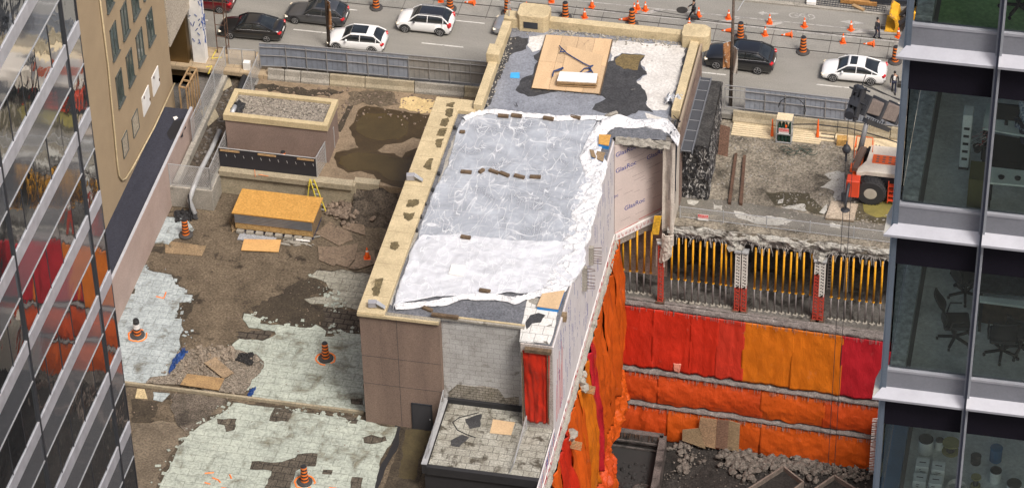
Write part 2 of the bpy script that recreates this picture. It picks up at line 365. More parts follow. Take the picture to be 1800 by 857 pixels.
# places where boards are torn out
for i, q in enumerate(([(512, 635), (530, 592), (592, 600), (575, 638)], [(340, 628), (405, 628), (398, 665), (370, 672), (365, 650), (342, 645)], [(455, 768), (500, 770), (555, 770), (600, 755), (605, 745), (672, 742), (665, 785), (630, 785), (600, 800), (570, 880), (490, 880), (520, 800), (448, 795)],
                       [(690, 795), (722, 797), (718, 812), (686, 810)], [(785, 820), (822, 822), (815, 870), (775, 870)], [(765, 620), (808, 625), (800, 645), (765, 640)], [(822, 690), (850, 680), (880, 690), (895, 685), (900, 700), (850, 712), (825, 708)], [(42, 195), (72, 200), (68, 218), (38, 215)], [(780, 562), (820, 560), (822, 582), (782, 580)])):
    P('torn_insulation', q, .086, grime('torn_board', (0.10, 0.085, 0.066), (0.065, 0.056, 0.045), 1.2, (0.16, 0.14, 0.105), 1.3, 0.6, 0.06, 0.4, 8, 0.95, 0.6, 0.04, brick=(0.62, 0.62, (0.03, 0.028, 0.022), 0.03, 0.7)), seed=20+i, amp=.07)
# bare slab showing dark, damp stains, grey dust and gravel spills on the dirt
damp = grime('damp_dirt', (0.062, 0.049, 0.034), (0.04, 0.032, 0.023), 0.8, (0.026, 0.021, 0.016), 0.7, 0.6, 0.1, 0.4, 8, 0.8, 0.6, 0.04)
blocks = grime('exposed_blocks', (0.085, 0.07, 0.055), (0.055, 0.046, 0.037), 0.8, (0.12, 0.10, 0.08), 0.9, 0.6, 0.1, 0.35, 7, 0.9, 0.5, 0.04, brick=(0.7, 0.5, (0.025, 0.02, 0.016), 0.05, 0.9))
for i, (q, mt) in enumerate((([(452, 262), (530, 225), (600, 180), (660, 165), (715, 200), (640, 230), (700, 262), (800, 275), (808, 345), (700, 340), (560, 322), (480, 300)], damp), ([(408, 340), (535, 340), (490, 372), (405, 362)], blocks), ([(690, 262), (808, 275), (800, 345), (690, 338)], blocks),
                            ([(195, 265), (230, 245), (290, 205), (240, 300), (200, 300)], damp), ([(185, 155), (225, 165), (215, 195), (195, 185)], damp), ([(100, 55), (185, 60), (160, 85), (120, 80), (95, 110)], damp), ([(55, 565), (150, 570), (120, 640), (60, 640)], damp))):
    P('deck_stain', q, .012+.002*i, mt, seed=40+i, amp=.16, step=.3)
P('dust_sheet', [(60, 640), (200, 640), (330, 570), (370, 600), (240, 690), (150, 857), (90, 960), (60, 857)], .012, dirtp, seed=51, amp=.15)
gravel = grime('gravel_spill', (0.25, 0.215, 0.17), (0.13, 0.11, 0.088), 3.0, (0.07, 0.06, 0.048), 0.6, 0.62, 0.1, 0.6, 9, 0.95, 1.0, 0.06)
P('gravel_spill', [(240, 405), (300, 395), (400, 400), (470, 415), (495, 440), (485, 470), (455, 500), (430, 545), (330, 540), (230, 520), (105, 510), (130, 490), (175, 485), (200, 440)], .10, gravel, seed=52, amp=.12)
P('gravel_spill', [(190, 545), (330, 555), (385, 572), (330, 600), (290, 650), (235, 670), (205, 640), (190, 600)], .07, grime('dark_gravel', (0.15, 0.125, 0.10), (0.065, 0.055, 0.043), 1.2, (0.05, 0.042, 0.034), 0.6, 0.58, 0.1, 0.6, 9, 0.95, 1.0, 0.06), seed=53, amp=.14)
# kerb across the deck
a, b = at(215, 674, z=LD), at(640, 727, z=LD)
mb = MB(); mb.bar((a.x-2, a.y, LD+.08), (b.x, b.y, LD+.08), .17, .32); tag(mb.build('deck_kerb', concy, bevel=.02), 'low concrete kerb crossing the lower deck between the two fields of pale boards', 'kerb')
# tar edge and mud strip right of the pale field
Hc = lambda pts: Z(pts, 620, 400, 1.875)
struct(patch('tar_strip', Hc([(140, 650), (158, 655), (150, 720), (105, 800), (80, 870), (60, 870), (90, 790), (130, 715)]), LD+.062, .03, plain('tar', (0.02, 0.02, 0.022), 0.6), seed=60, amp=.06))
struct(patch('mud_strip', Hc([(158, 650), (275, 655), (240, 760), (215, 860), (100, 860), (150, 730)]), LD+.02, .02, damp, seed=61, amp=.06))
struct(patch('mud_puddle', Hc([(175, 665), (262, 668), (215, 780), (205, 830), (150, 820)]), LD+.024, .004, grime('mud_water', (0.10, 0.082, 0.045), (0.07, 0.057, 0.035), 0.9, rough=0.25, speck=.1, bump=.05), seed=62, amp=.1))
mb = MB()
for q in ([(60, 640), (170, 648), (150, 655), (50, 648)],): mb.prism([tuple(v)[:2] for v in atz(Hc(q), LD)], LD+.01, LD+.05)
struct(mb.build('dirt_ridge', dirt))

# ---- street edge of the upper deck, puddles
H3 = lambda pts: Z(pts, 350, 150, 3.06)
pud = grime('puddle_water', (0.080, 0.056, 0.022), (0.058, 0.041, 0.016), 0.4, (0.105, 0.08, 0.033), 0.3, 0.6, 0.2, 0.12, 12, 0.16, 0.04, 0.01, spec=0.5)
wetm = grime('wet_screed', (0.062, 0.043, 0.022), (0.045, 0.031, 0.017), 0.6, speck=.2, rough=0.5, bump=.2)
struct(patch('wet_ground', H3([(855, 135), (900, 110), (990, 125), (1110, 140), (1270, 165), (1225, 270), (1180, 370), (1110, 555), (1060, 545), (960, 510), (940, 480), (870, 460), (800, 470), (745, 440), (725, 390), (735, 360), (800, 350), (860, 335), (820, 270), (805, 230), (840, 180)]), UD+.006, .01, wetm, seed=70, amp=.09))
struct(patch('puddle', H3([(890, 150), (980, 150), (1090, 160), (1130, 200), (1120, 260), (1080, 290), (960, 295), (890, 275), (840, 240), (850, 190)]), UD+.012, .004, pud, seed=71, amp=.07))
struct(patch('puddle', H3([(760, 380), (850, 360), (960, 370), (1060, 390), (1150, 400), (1170, 420), (1120, 530), (1000, 500), (960, 460), (900, 455), (800, 455), (750, 420)]), UD+.012, .004, pud, seed=72, amp=.07))
struct(patch('dry_island', H3([(960, 350), (1000, 320), (1090, 310), (1150, 280), (1205, 290), (1190, 330), (1110, 360), (1090, 390), (1050, 365), (980, 362)]), UD+.018, .004, udeck, seed=73, amp=.09))
struct(patch('dirt_patch', H3([(800, 40), (900, 25), (1050, 40), (1080, 100), (1000, 110), (920, 105), (880, 90), (810, 110)]), UD+.03, .03, dirt, seed=74, amp=.15))
struct(patch('dirt_patch', H3([(250, -15), (420, 0), (640, 25), (780, 35), (700, 60), (560, 55), (330, 20)]), UD+.03, .03, damp, seed=75, amp=.2))
struct(patch('dirt_patch', H3([(800, 110), (830, 110), (760, 250), (735, 240)]), UD+.03, .03, damp, seed=76, amp=.06))
# sun patch along the wall, its warm light painted as yellow sand
struct(patch('painted_sun_patch', H3([(1085, 70), (1160, 60), (1300, 85), (1285, 150), (1190, 150), (1075, 120)]), UD+.04, .03, grime('sunlight_yellow', (0.62, 0.47, 0.24), (0.46, 0.34, 0.17), 0.8, speck=.2), seed=77, amp=.12))
# retaining wall between the decks
mb = MB(); mb.bx(-21.9, -12.2, 5.05, 5.35, LD, UD+.02); mb.bx(-21.9, -12.4, 4.85, 5.5, UD-.35, UD+.12)
mb.bx(-12.4, -10.6, 5.3, 5.9, UD-.5, UD+.10)
rw = mb.build('retaining_wall', concy, bevel=.03); tag(rw, 'stained concrete retaining wall between the lower and the upper deck', 'wall')
# dirt slope under the upper deck's broken edge
mb = MB()
mb.grid(lambda u, v: ((-12.3+6*u), 5.6-2.6*v+.5*noise.noise((u*5, v*3, 0)), UD-.15-(LD*-1-.35)*v**.8*1.0+.12*noise.noise((u*12, v*9, 4))), 30, 14)
struct(mb.build('dirt_slope', grime('dark_soil', (0.055, 0.045, 0.036), (0.10, 0.08, 0.06), 1.2, (0.03, 0.025, 0.02), 0.8, 0.55, 0.1, 0.5, 8, 0.95, 1.0, 0.06)))
# ================================================================== CENTRE BUILDING
RZ = 6.8                                   # roof surface
stucco = grime('brown_stucco', (0.215, 0.155, 0.122), (0.165, 0.12, 0.096), 0.5, (0.125, 0.095, 0.078), 0.8, 0.60, 0.2, 0.2, 12, 0.95, 0.4, 0.01, stretch=(1.4, 1, .22))
blockw = grime('grey_block_wall', (0.46, 0.46, 0.45), (0.34, 0.335, 0.32), 0.6, (0.19, 0.18, 0.16), 0.9, 0.60, 0.1, 0.18, 10, 0.9, 0.3, 0.01, brick=(0.8, 0.4, (0.24, 0.23, 0.215), 0.010, 0.35, (rad(90), 0, 0)))
beige = grime('beige_coping', (0.53, 0.435, 0.27), (0.41, 0.335, 0.205), 0.9, (0.20, 0.16, 0.09), 1.1, 0.62, 0.12, 0.16, 9, 0.9, 0.25, 0.01)
algae = grime('black_algae', (0.075, 0.06, 0.032), (0.16, 0.125, 0.065), 2.2, speck=.3)
sheath = grime('pink_sheathing', (0.56, 0.475, 0.44), (0.50, 0.425, 0.395), 0.5, (0.36, 0.305, 0.285), 0.5, 0.67, 0.1, 0.08, 14, 0.9, 0.1)
sheathw = grime('white_sheathing', (0.60, 0.575, 0.575), (0.52, 0.495, 0.50), 0.5, (0.40, 0.37, 0.37), 0.5, 0.66, 0.12, 0.08, 14, 0.9, 0.1)
ink = plain('blue_ink', (0.035, 0.05, 0.24), 0.8); redink = plain('red_ink', (0.45, 0.03, 0.03), 0.7)
memb = grime('roof_membrane', (0.145, 0.15, 0.165), (0.095, 0.10, 0.112), 0.9, (0.045, 0.045, 0.05), 0.5, 0.64, 0.08, 0.35, 8, 0.7, 0.4, 0.02)
wetroof = grime('wet_roof', (0.24, 0.255, 0.285), (0.165, 0.175, 0.20), 0.5, (0.055, 0.055, 0.06), 1.1, 0.66, 0.03, 0.25, 8, 0.42, 0.3, 0.02)
whiteroof = grime('dried_white_roof', (0.60, 0.585, 0.555), (0.47, 0.45, 0.42), 0.7, (0.13, 0.125, 0.115), 1.2, 0.66, 0.04, 0.2, 8, 0.8, 0.3, 0.02)
darkroof = grime('dark_roof', (0.06, 0.06, 0.062), (0.038, 0.038, 0.04), 0.8, (0.12, 0.115, 0.105), 1.0, 0.66, 0.05, 0.35, 9, 0.6, 0.5, 0.02)
ply = grime('plywood', (0.56, 0.40, 0.24), (0.49, 0.345, 0.205), 0.7, (0.33, 0.23, 0.14), 0.6, 0.68, 0.1, 0.12, 12, 0.8, 0.2, 0.01, stretch=(1, .3, 1))
plyd = grime('weathered_plywood', (0.27, 0.195, 0.115), (0.19, 0.135, 0.08), 0.8, (0.10, 0.08, 0.055), 0.9, 0.6, 0.1, 0.3, 9, 0.9, 0.4, 0.02)
osb = grime('new_chipboard', (0.52, 0.285, 0.075), (0.44, 0.235, 0.058), 1.6, speck=.22, ss=7, rough=.75, bump=.3)
wood = grime('timber', (0.40, 0.27, 0.14), (0.29, 0.19, 0.10), 2.0, speck=.25, ss=8)
woodd = grime('old_timber', (0.15, 0.105, 0.065), (0.09, 0.062, 0.04), 2.0, speck=.3, ss=8)
black = plain('black_rubber', (0.018, 0.018, 0.02), 0.7); dgrey = plain('dark_steel', (0.05, 0.055, 0.065), 0.45, 0.4)
galv = plain('galvanised', (0.42, 0.43, 0.44), 0.5, 0.3); white = plain('white_paint', (0.75, 0.74, 0.71), 0.5)
rust = grime('rusty_steel', (0.12, 0.068, 0.045), (0.075, 0.045, 0.032), 1.5, speck=.3, rough=.8)
bluefoam = plain('blue_foam', (0.02, 0.20, 0.52), 0.7)

B = thing('demolished_building', 'tall stripped building in the middle with brown front and white boarded flank', 'building', (0, 0, LD))
mb = MB(); mb.bx(-6.4, -1.3, -16.1, 5, LD, RZ-.03); mb.build('brown_wall', stucco, B)
mb = MB(); 
for zz in (1.1, 3.4): mb.bx(-6.4, -1.3, -16.108, -16.1, zz, zz+.02)
for xx in (-4.05,): mb.bx(xx, xx+.02, -16.108, -16.1, LD, RZ)
mb.build('wall_joint', dgrey, B)
mb = MB(); mb.bx(-1.29, 4.0, -15.6, 4, LD, RZ-.03); gw = mb.build('block_wall', blockw, B)
mb = MB()
def zwall(px, py, y): return at(px, py, y=y)
R3 = lambda x, y: zwall(620+x/1.875, 400+y/1.875, -15.6)
q = [R3(*p) for p in [(318, 570), (316, 540), (345, 515), (400, 522), (430, 520), (480, 530), (500, 560), (548, 555), (548, 605)]]
q = [Vector((v.x, -15.6, max(v.z, .02))) for v in q]
mb.slab(q, (0, -.03, 0))
o = mb.build('broken_render', grime('stained_blocks', (0.20, 0.18, 0.14), (0.30, 0.275, 0.235), 1.4, (0.11, 0.10, 0.08), 1.2, 0.55, .08, .25, 9, brick=(0.4, 0.2, (0.09, 0.08, 0.065), 0.02, 0.8, (rad(90), 0, 0))), B)
mb = MB(); mb.bx(4.0, 6.0, -17.0, 4.2, LD, RZ-.03); mb.build('corner_wall', grime('end_wall', (0.42, 0.38, 0.35), (0.30, 0.27, 0.25)), B)
# door in the brown wall
d0, d1 = at(727, 744, y=-16.1), at(757, 700, y=-16.1)
dr = MB().bx(d0.x, d1.x, -16.16, -16.1, LD, LD+2.15).build('door', plain('dark_door', (0.045, 0.045, 0.05), 0.6), B)
MB().bx(d1.x-.12, d1.x-.06, -16.2, -16.16, LD+.95, LD+1.05).build('door_handle', galv, dr)
mb = MB(); mb.bx(d0.x-.07, d0.x, -16.18, -16.1, LD, LD+2.2); mb.bx(d1.x, d1.x+.07, -16.18, -16.1, LD, LD+2.2); mb.bx(d0.x-.07, d1.x+.07, -16.18, -16.1, LD+2.15, LD+2.22); mb.build('door_frame', dgrey, dr)
# north block body
mb = MB()
foot = [(-3.5, 4.8), (6.05, 4.05), (9.15, 7.4), (9.9, 7.4), (9.9, 16.3), (-3.5, 16.3)]
mb.prism(foot, LD, RZ-.4); mb.build('inner_wall', grime('rough_wall', (0.30, 0.26, 0.22), (0.2, 0.175, 0.15)), B)
mb = MB(); mb.prism([(-3.5, 4.4), (9.5, 4.75), (9.9, 4.75), (9.9, 16.3), (-3.5, 16.3)], RZ-.42, RZ-.03); mb.build('roof_slab', concd, B)
# east flank and diagonal, sheathed
mb = MB(); mb.bx(6.0, 6.08, -24.5, 4.05, -1.15, 0.0); mb.bx(6.0, 6.08, -16.99, 4.05, 0, RZ-.05)
mb.build('flank_sheathing', sheathw, B)
mb = MB(); mb.slab([(6.08, 4.05, -1.15), (9.18, 7.38, -1.15), (9.18, 7.38, RZ-.42), (6.08, 4.05, RZ-.42)], (.04, -.04, 0)); dg = mb.build('diagonal_sheathing', sheath, B)
# slab soffit beam and pier
mb = MB(); mb.bx(6.3, 9.3, 4.5, 4.85, RZ-.75, RZ-.42); mb.build('edge_beam', concd, B)
mb = MB(); mb.grid(lambda u, v: (9.2+.85*u, 4.9+.2*math.sin(u*6)+.12*noise.noise((u*4, v*6, 0)), (RZ-.2)*(1-v)+(-2.2)*v), 10, 24)
mb.bx(9.25, 10.0, 5.15, 7.5, -1.5, RZ-.3); mb.build('torn_wall_membrane', grime('dirty_membrane', (0.52, 0.47, 0.41), (0.40, 0.36, 0.31), 0.6, (0.2, 0.17, 0.14), 0.6, 0.62, .1, .15, 9), B)
# panel joints and the print on the boards
mb = MB()
for y in [4.0-1.22*k for k in range(1, 23)]: mb.bx(6.08, 6.083, y-.01, y+.01, -1.1, RZ-.1 if y > -17 else -.05)
for z in (1.3, 3.7, 6.1): mb.bx(6.08, 6.083, -16.9, 4.0, z-.01, z+.01)
mb.build('board_joint', plain('joint_grey', (0.36, 0.335, 0.33), 0.9), B)
rr = random.Random(5); mb = MB()
for k in range(110):
    y = rr.uniform(-23.5, 3.8); top = RZ-.5 if y > -16.8 else -.1
    z = rr.uniform(-.9, top-.6); L = min(rr.uniform(.5, 1.9), top-z)
    n = int(L/.09)
    for i in range(n):
        if rr.random() < .8: mb.bx(6.08, 6.085, y-.045*rr.uniform(.5, 1), y+.045, z+i*.09, z+i*.09+.065)
mb.build('board_print', ink, B)
mb = MB()
for k in range(7):
    y = -16.5+k*.35+rr.uniform(-.1, .1); mb.bar((6.09, y, 0.2), (6.09, y+rr.uniform(.1, .5), rr.uniform(3, 5.5)), .018, .006)
for k in range(8):
    y = -17.5-k*.8; mb.bar((6.09, y, -1.05), (6.09, y+rr.uniform(-.1, .2), -.1), .02, .006)
mb.build('chalk_line', redink, B)
def text_mesh(s, size, name, mat, parent, origin, xdir, ydir, ext=.003, align='LEFT'):
    cu = bpy.data.curves.new('t', 'FONT'); cu.body = s; cu.size = size; cu.extrude = ext; cu.align_x = align; cu.offset = .004*size
    ob = bpy.data.objects.new('t', cu); COL.objects.link(ob); dgx = bpy.context.evaluated_depsgraph_get(); dgx.update()
    me = bpy.data.meshes.new_from_object(ob.evaluated_get(dgx)); bpy.data.objects.remove(ob)
    x, y = Vector(xdir).normalized(), Vector(ydir).normalized(); z = x.cross(y)
    M = Matrix((x, y, z)).transposed().to_4x4(); M.translation = Vector(origin)
    off = Vector((0, 0, 0)); p = parent
    while p is not None: off += p.location; p = p.parent
    me.transform(Matrix.Translation(-off)@M); me.name = name; me.materials.clear(); me.materials.append(mat)
    o = bpy.data.objects.new(name, me); COL.objects.link(o)
    if parent is not None: o.parent = parent
    return o
dx = Vector((3.1, 3.33, 0)).normalized(); dn = Vector((dx.y, -dx.x, 0))
def on_diag(px, py):                       # hit the diagonal board from a pixel of the photograph
    d = FWD*FPX + RGT*(px-900) + UPV*(428.5-py); o = Vector((6.08, 4.05, 0))+dn*.065
    return CAM + d*((o-CAM).dot(dn)/d.dot(dn))
for (x, y, s) in ((150, 275, .52), (150, 375, .52), (205, 608, .52), (345, 290, .5)):
    text_mesh('GlasRoc', s, 'board_lettering', ink, dg, on_diag(1040+x/3.57, 200+y/3.57), dx, (0, 0, 1))
text_mesh('oc', .4, 'board_lettering', ink, dg, on_diag(1040+138/3.57, 200+530/3.57), dx, (0, 0, 1))
mb = MB()
for k in range(26):
    a = rr.uniform(.1, 3.6); z = rr.uniform(-.4, 5.8); L = rr.uniform(.3, 1.0)
    p = Vector((6.08, 4.05, z))+dn*.062+dx*a; mb.bar(p, p+dx*min(L, 4.4-a), .006, .03)
mb.build('board_scoring', plain('score_grey', (0.30, 0.25, 0.24), 0.9), dg)
# white band with red arrows along the foot of the boards
band = plain('white_flashing', (0.72, 0.70, 0.68), 0.6)
mb = MB(); mb.slab([(6.10, -24.5, -1.62), (6.10, 3.9, -1.62), (6.10, 3.9, -1.05), (6.10, -24.5, -1.05)], (.05, 0, 0)); mb.slab([(6.12, 4.0, -1.62), (9.1, 7.2, -1.62), (9.1, 7.2, -1.05), (6.12, 4.0, -1.05)], (.07, -.07, 0)); bd = mb.build('base_flashing', band, B)
mb = MB()
for k in range(70):
    y = rr.uniform(-24.3, 3.8); z = rr.uniform(-1.5, -1.12)
    for j in range(3): mb.bx(6.15, 6.155, y-.04+j*.09, y+.02+j*.09, z-.08+rr.uniform(-.1, .1), z+.1)
mb.bx(6.15, 6.155, -24.4, 3.9, -1.60, -1.55)
for k in range(14):
    a = .2+k*.31; p = Vector((6.12, 4.0, 0))+dn*.11+dx*a
    for j in range(3): q = p+dx*(j*.07)+Vector((0, 0, -1.35+rr.uniform(-.12, .1))); mb.bar(q-Vector((0, 0, .1)), q+Vector((0, 0, .1)), .012, .05)
p = Vector((6.12, 4.0, -1.0))+dn*.06; mb.bar(p, p+dx*1.9+Vector((0, 0, .1)), .01, .03); mb.bar(p+dx*2.0+Vector((0, 0, .25)), p+dx*4.2+Vector((0, 0, .3)), .01, .03)
mb.build('printed_arrow', redink, bd)
# edge of the slab under the boards
mb = MB(); mb.grid(lambda u, v: (6.08+.32*math.sin(v*3.1)+.12*noise.noise((u*40, v*4, 0)), 4.6-29*u, -1.62-.75*v), 120, 4)
mb.build('broken_slab_edge', conc, B)
# concrete stubs with bars on the flank
for (x0, y0, x1, y1) in ((262, 120, 300, 228), (218, 245, 262, 390)):
    a = at(960+(x0+x1)/2/3.57, 400+y0/3.57, x=6.2); b = at(960+(x0+x1)/2/3.57, 400+y1/3.57, x=6.2)
    mb = MB(); mb.bar((6.2, a.y, a.z), (6.2, b.y, b.z), .35, .3); st = mb.build('concrete_stub', conc, B)
    mb = MB()
    for k in range(7):
        p = a.lerp(b, (k+.5)/7); mb.bar((6.3, p.y, p.z), (6.9, p.y+rr.uniform(-.1, .1), p.z+rr.uniform(-.1, .1)), .03)
    mb.build('reinforcing_bar', rust, st)
for (px, py) in ((1022, 672), (998, 770)):
    c = at(px, py, x=6.35); mb = MB()
    for k in range(5): mb.rock((c.x+rr.uniform(-.1, .25), c.y+rr.uniform(-.4, .4), c.z+rr.uniform(-.5, .5)), .42)
    st = mb.build('concrete_stub', conc, B, smooth=False)
    mb = MB()
    for k in range(6): mb.bar((6.3, c.y-.3+.08*k, c.z-.45+.05*k), (7.3, c.y-.5+.08*k, c.z-.4+.05*k), .05)
    mb.build('timber_batten', wood, st)

# ---- roof surfaces
mb = MB(); mb.prism([(-4.75, -15.9), (4.0, -15.6), (4.0, -16.9), (5.95, -16.9), (5.95, 4.4), (9.4, 4.75), (9.4, 16.0), (-3.2, 16.0), (-3.2, 5.5), (-4.75, 5.5)], RZ-.03, RZ); rf = mb.build('roof', memb, B)
bm = bmesh.new(); bm.from_mesh(rf.data); bmesh.ops.triangulate(bm, faces=[f for f in bm.faces if len(f.verts) > 4], ngon_method='EAR_CLIP'); bm.to_mesh(rf.data); bm.free()
R4 = lambda pts: Z(pts, 600, 0, 2.679)
def rp(name, pts, dz, mat, seed, amp=.1, th=.006, step=.3):
    o = patch(name, pts, RZ+dz, th, mat, step, amp, seed); o.parent = B; o.location = o.location-B.location; return o
rp('roof_finish', R4([(800, 150), (1000, 150), (1620, 200), (1600, 330), (1535, 560), (1480, 600), (1250, 590), (1000, 560), (880, 540), (560, 560), (690, 500), (790, 200)]), .010, wetroof, 80, .05)
rp('dried_patch', R4([(1275, 190), (1620, 215), (1590, 380), (1530, 520), (1440, 515), (1430, 440), (1390, 385), (1440, 352), (1410, 290), (1430, 258), (1320, 250), (1270, 290)]), .018, whiteroof, 81, .12)
rp('dried_patch', R4([(885, 170), (965, 165), (935, 235), (900, 245), (875, 215)]), .018, whiteroof, 82, .1)
rp('dried_patch', R4([(1430, 530), (1540, 560), (1540, 590), (1480, 585), (1440, 555)]), .018, whiteroof, 83, .06)
rp('wet_patch', R4([(1250, 300), (1320, 252), (1430, 262), (1410, 290), (1440, 350), (1390, 378), (1435, 440), (1440, 500), (1470, 530), (1400, 520), (1350, 545), (1300, 550), (1180, 515), (1195, 490), (1245, 465), (1190, 440)]), .024, darkroof, 84, .12)
rp('wet_patch', R4([(940, 235), (960, 240), (905, 410), (1020, 432), (960, 442), (880, 455), (820, 425), (850, 370), (900, 352), (925, 290), (905, 262)]), .024, darkroof, 85, .1)
rp('brown_stain', R4([(1288, 285), (1330, 252), (1430, 262), (1402, 300), (1395, 330), (1330, 325), (1295, 305)]), .030, grime('brown_stain', (0.17, 0.125, 0.055), (0.12, 0.09, 0.045), 1.4, speck=.3), 86, .1)
rp('wet_patch', R4([(780, 170), (880, 180), (870, 230), (810, 250), (760, 330), (720, 420), (690, 500), (670, 520), (700, 420), (740, 310)]), .022, darkroof, 87, .14)
rp('wet_patch', R4([(1240, 540), (1320, 560), (1330, 578), (1250, 570)]), .024, darkroof, 88, .08)
# debris along the foot of the parapet
mb = MB()
for k in range(420):
    t = rr.random(); x = -3.0+t*12; mb.rock((x, 15.55+rr.gauss(0, .22)-.0, RZ+.04), rr.uniform(.03, .11))
for k in range(90):
    t = rr.random(); p = at(600+(790-130*t)/2.679, (170+330*t)/2.679, z=RZ); mb.rock((p.x+.35+rr.gauss(0, .15), p.y, RZ+.04), rr.uniform(.03, .09))
tag(mb.build('gravel_debris', conc), 'line of crumbled debris along the foot of the roof parapet', 'debris', kind='stuff')
# white insulation boards at the south east corner of the roof and grey concrete beside them
H6 = lambda pts: Z(pts, 680, 400, 4.7625)
rp('roof_insulation', H6([(1180, 575), (1300, 600), (1440, 640), (1400, 860), (1360, 970), (1110, 950), (1120, 860)]), .05, grime('white_boards', (0.66, 0.65, 0.62), (0.55, 0.54, 0.51), 0.8, (0.14, 0.13, 0.11), 0.9, 0.62, .05, .12, 9, brick=(.8, .8, (0.25, 0.24, 0.22), .02, .8)), 89, .03, th=.05)
rp('torn_roof_board', H6([(1200, 730), (1270, 710), (1330, 730), (1290, 790), (1215, 800), (1170, 850), (1160, 790)]), .054, darkroof, 90, .08)
rp('concrete_patch', H6([(1180, 575), (1290, 590), (1255, 650), (1190, 620)]), .056, conc, 91, .03)
rp('ledge_strip', H6([(235, 0), (275, 40), (190, 190), (130, 340), (75, 520), (40, 650), (-10, 600), (90, 330)]), .012, grime('grey_roof_edge', (0.36, 0.345, 0.31), (0.22, 0.205, 0.175), 0.8, speck=.2), 92, .05)
rp('ledge_strip', Z([(455, 860), (530, 640), (590, 540), (640, 530), (560, 640), (500, 860)], 600, 0, 2.679), .012, MATS['grey_roof_edge'], 93, .05)
# ---- copings
def coping(name, pts, w0, z0, z1, mat=beige, lab=None):
    mb = MB(); mb.bar(pts[0], pts[1], w0, z1-z0); return mb.build(name, mat, B, bevel=.02)
mb = MB(); mb.bx(-6.5, -4.75, -16.25, 6.3, RZ-.1, 7.12); mb.bx(-6.5, -3.6, 5.15, 6.4, RZ-.1, 7.1); cp_ = mb.build('west_coping', beige, B, bevel=.03)
mb = MB()
for y in [-16.2+1.6*k for k in range(1, 14)]: mb.bx(-6.5, -4.75, y, y+.02, 7.12, 7.124)
mb.build('coping_joint', plain('coping_joint', (0.23, 0.18, 0.10), 0.9), cp_)
for i, q in enumerate(([(1330, 98), (1375, 90), (1370, 118), (1325, 115)], [(1330, 125), (1370, 125), (1365, 165), (1345, 175), (1322, 160)], [(1305, 180), (1340, 172), (1345, 195), (1325, 225), (1292, 215)], [(1290, 235), (1335, 228), (1320, 275), (1275, 270)],
                       [(1275, 292), (1315, 285), (1300, 335), (1280, 335), (1268, 315)], [(1235, 395), (1260, 392), (1245, 455), (1205, 440)], [(1125, 615), (1185, 612), (1180, 640), (1150, 655), (1112, 652)], [(1100, 680), (1130, 690), (1160, 680), (1150, 715), (1125, 730), (1100, 715)])):
    o = patch('algae_stain', Z(q, 350, 150, 3.06), 7.126, .003, algae, .12, .05, 100+i); o.parent = cp_; o.location = o.location-B.location
for i, q in enumerate(([(125, 48), (150, 46), (155, 60), (140, 75), (122, 68)], [(75, 168), (100, 165), (92, 200), (85, 225), (68, 225), (62, 200), (72, 190)])):
    o = patch('algae_stain', Z(q, 620, 400, 1.875), 7.126, .003, algae, .12, .05, 120+i); o.parent = cp_; o.location = o.location-B.location
mb = MB(); mb.bx(-3.75, -3.15, 5.4, 15.2, RZ-.2, 7.55); mb.build('west_parapet', beige, B, bevel=.03)
mb = MB(); mb.bx(-1.2, 8.9, 15.75, 16.35, RZ-.2, 7.5); mb.build('north_parapet', beige, B, bevel=.03)
mb = MB(); mb.bx(-3.75, -2.3, 15.4, 16.4, RZ-.2, 7.6); mb.prism([(-2.6, 15.2), (-.9, 15.2), (-.6, 15.5), (-.6, 16.5), (-.9, 16.8), (-2.6, 16.8), (-2.8, 16.5), (-2.8, 15.5)], RZ-.2, 8.1)
mb.build('corner_pedestal', beige, B, bevel=.03)
MB().bx(-2.3, -1.3, 15.16, 15.2, 7.1, 7.6).build('vent_opening', dgrey, B)
mb = MB(); mb.prism([(8.8, 15.2), (10.3, 15.2), (10.6, 15.5), (10.6, 16.4), (10.2, 16.7), (9.0, 16.7), (8.7, 16.4), (8.7, 15.5)], RZ-.2, 7.85); mb.build('corner_pedestal', beige, B, bevel=.03)
mb = MB(); mb.bx(9.35, 9.95, 7.2, 15.3, RZ-.2, 7.45); mb.build('east_parapet', beige, B, bevel=.03)
MB().bx(10.05, 10.2, 5.6, 15.2, 6.9, 7.3).build('metal_flashing', plain('brown_flashing', (0.30, 0.24, 0.18), 0.5), B)
MB().bx(9.9, 10.05, 7.0, 16.2, -.5, 6.95).build('brick_wall', grime('brown_brick', (0.27, 0.195, 0.16), (0.17, 0.12, 0.10), 1.0, (0.08, 0.06, 0.055), 1.4, 0.56, .08, .3, 9, brick=(.25, .085, (0.10, 0.08, 0.07), .02, .9, (rad(90), 0, rad(90)))), B)
mb = MB(); mb.bx(-4.8, -1.25, -16.16, -15.85, RZ, 7.02); mb.build('front_coping', grime('grey_coping', (0.30, 0.27, 0.21), (0.2, 0.18, 0.14)), B, bevel=.02)
MB().bx(-6.5, -1.3, -16.3, -16.17, RZ+.02, RZ+.22).build('front_trim', beige, B)
mb = MB(); mb.bx(-1.25, 4.0, -15.75, -15.5, RZ, 6.98); mb.build('front_upstand', conc, B, bevel=.02)
mb = MB(); mb.bx(-1.25, 4.0, -15.62, -15.5, 6.98, 7.04); mb.build('front_batten', beige, B)
# crumbled edge of slab along the step
mb = MB()
mb.grid(lambda u, v: (6.1+3.7*u, 4.45-.3*v+.12*noise.noise((u*9, v*3, 1)), RZ+.12-.45*v+.10*noise.noise((u*14, v*5, 2))), 50, 8); mb.build('broken_edge', conc, B)

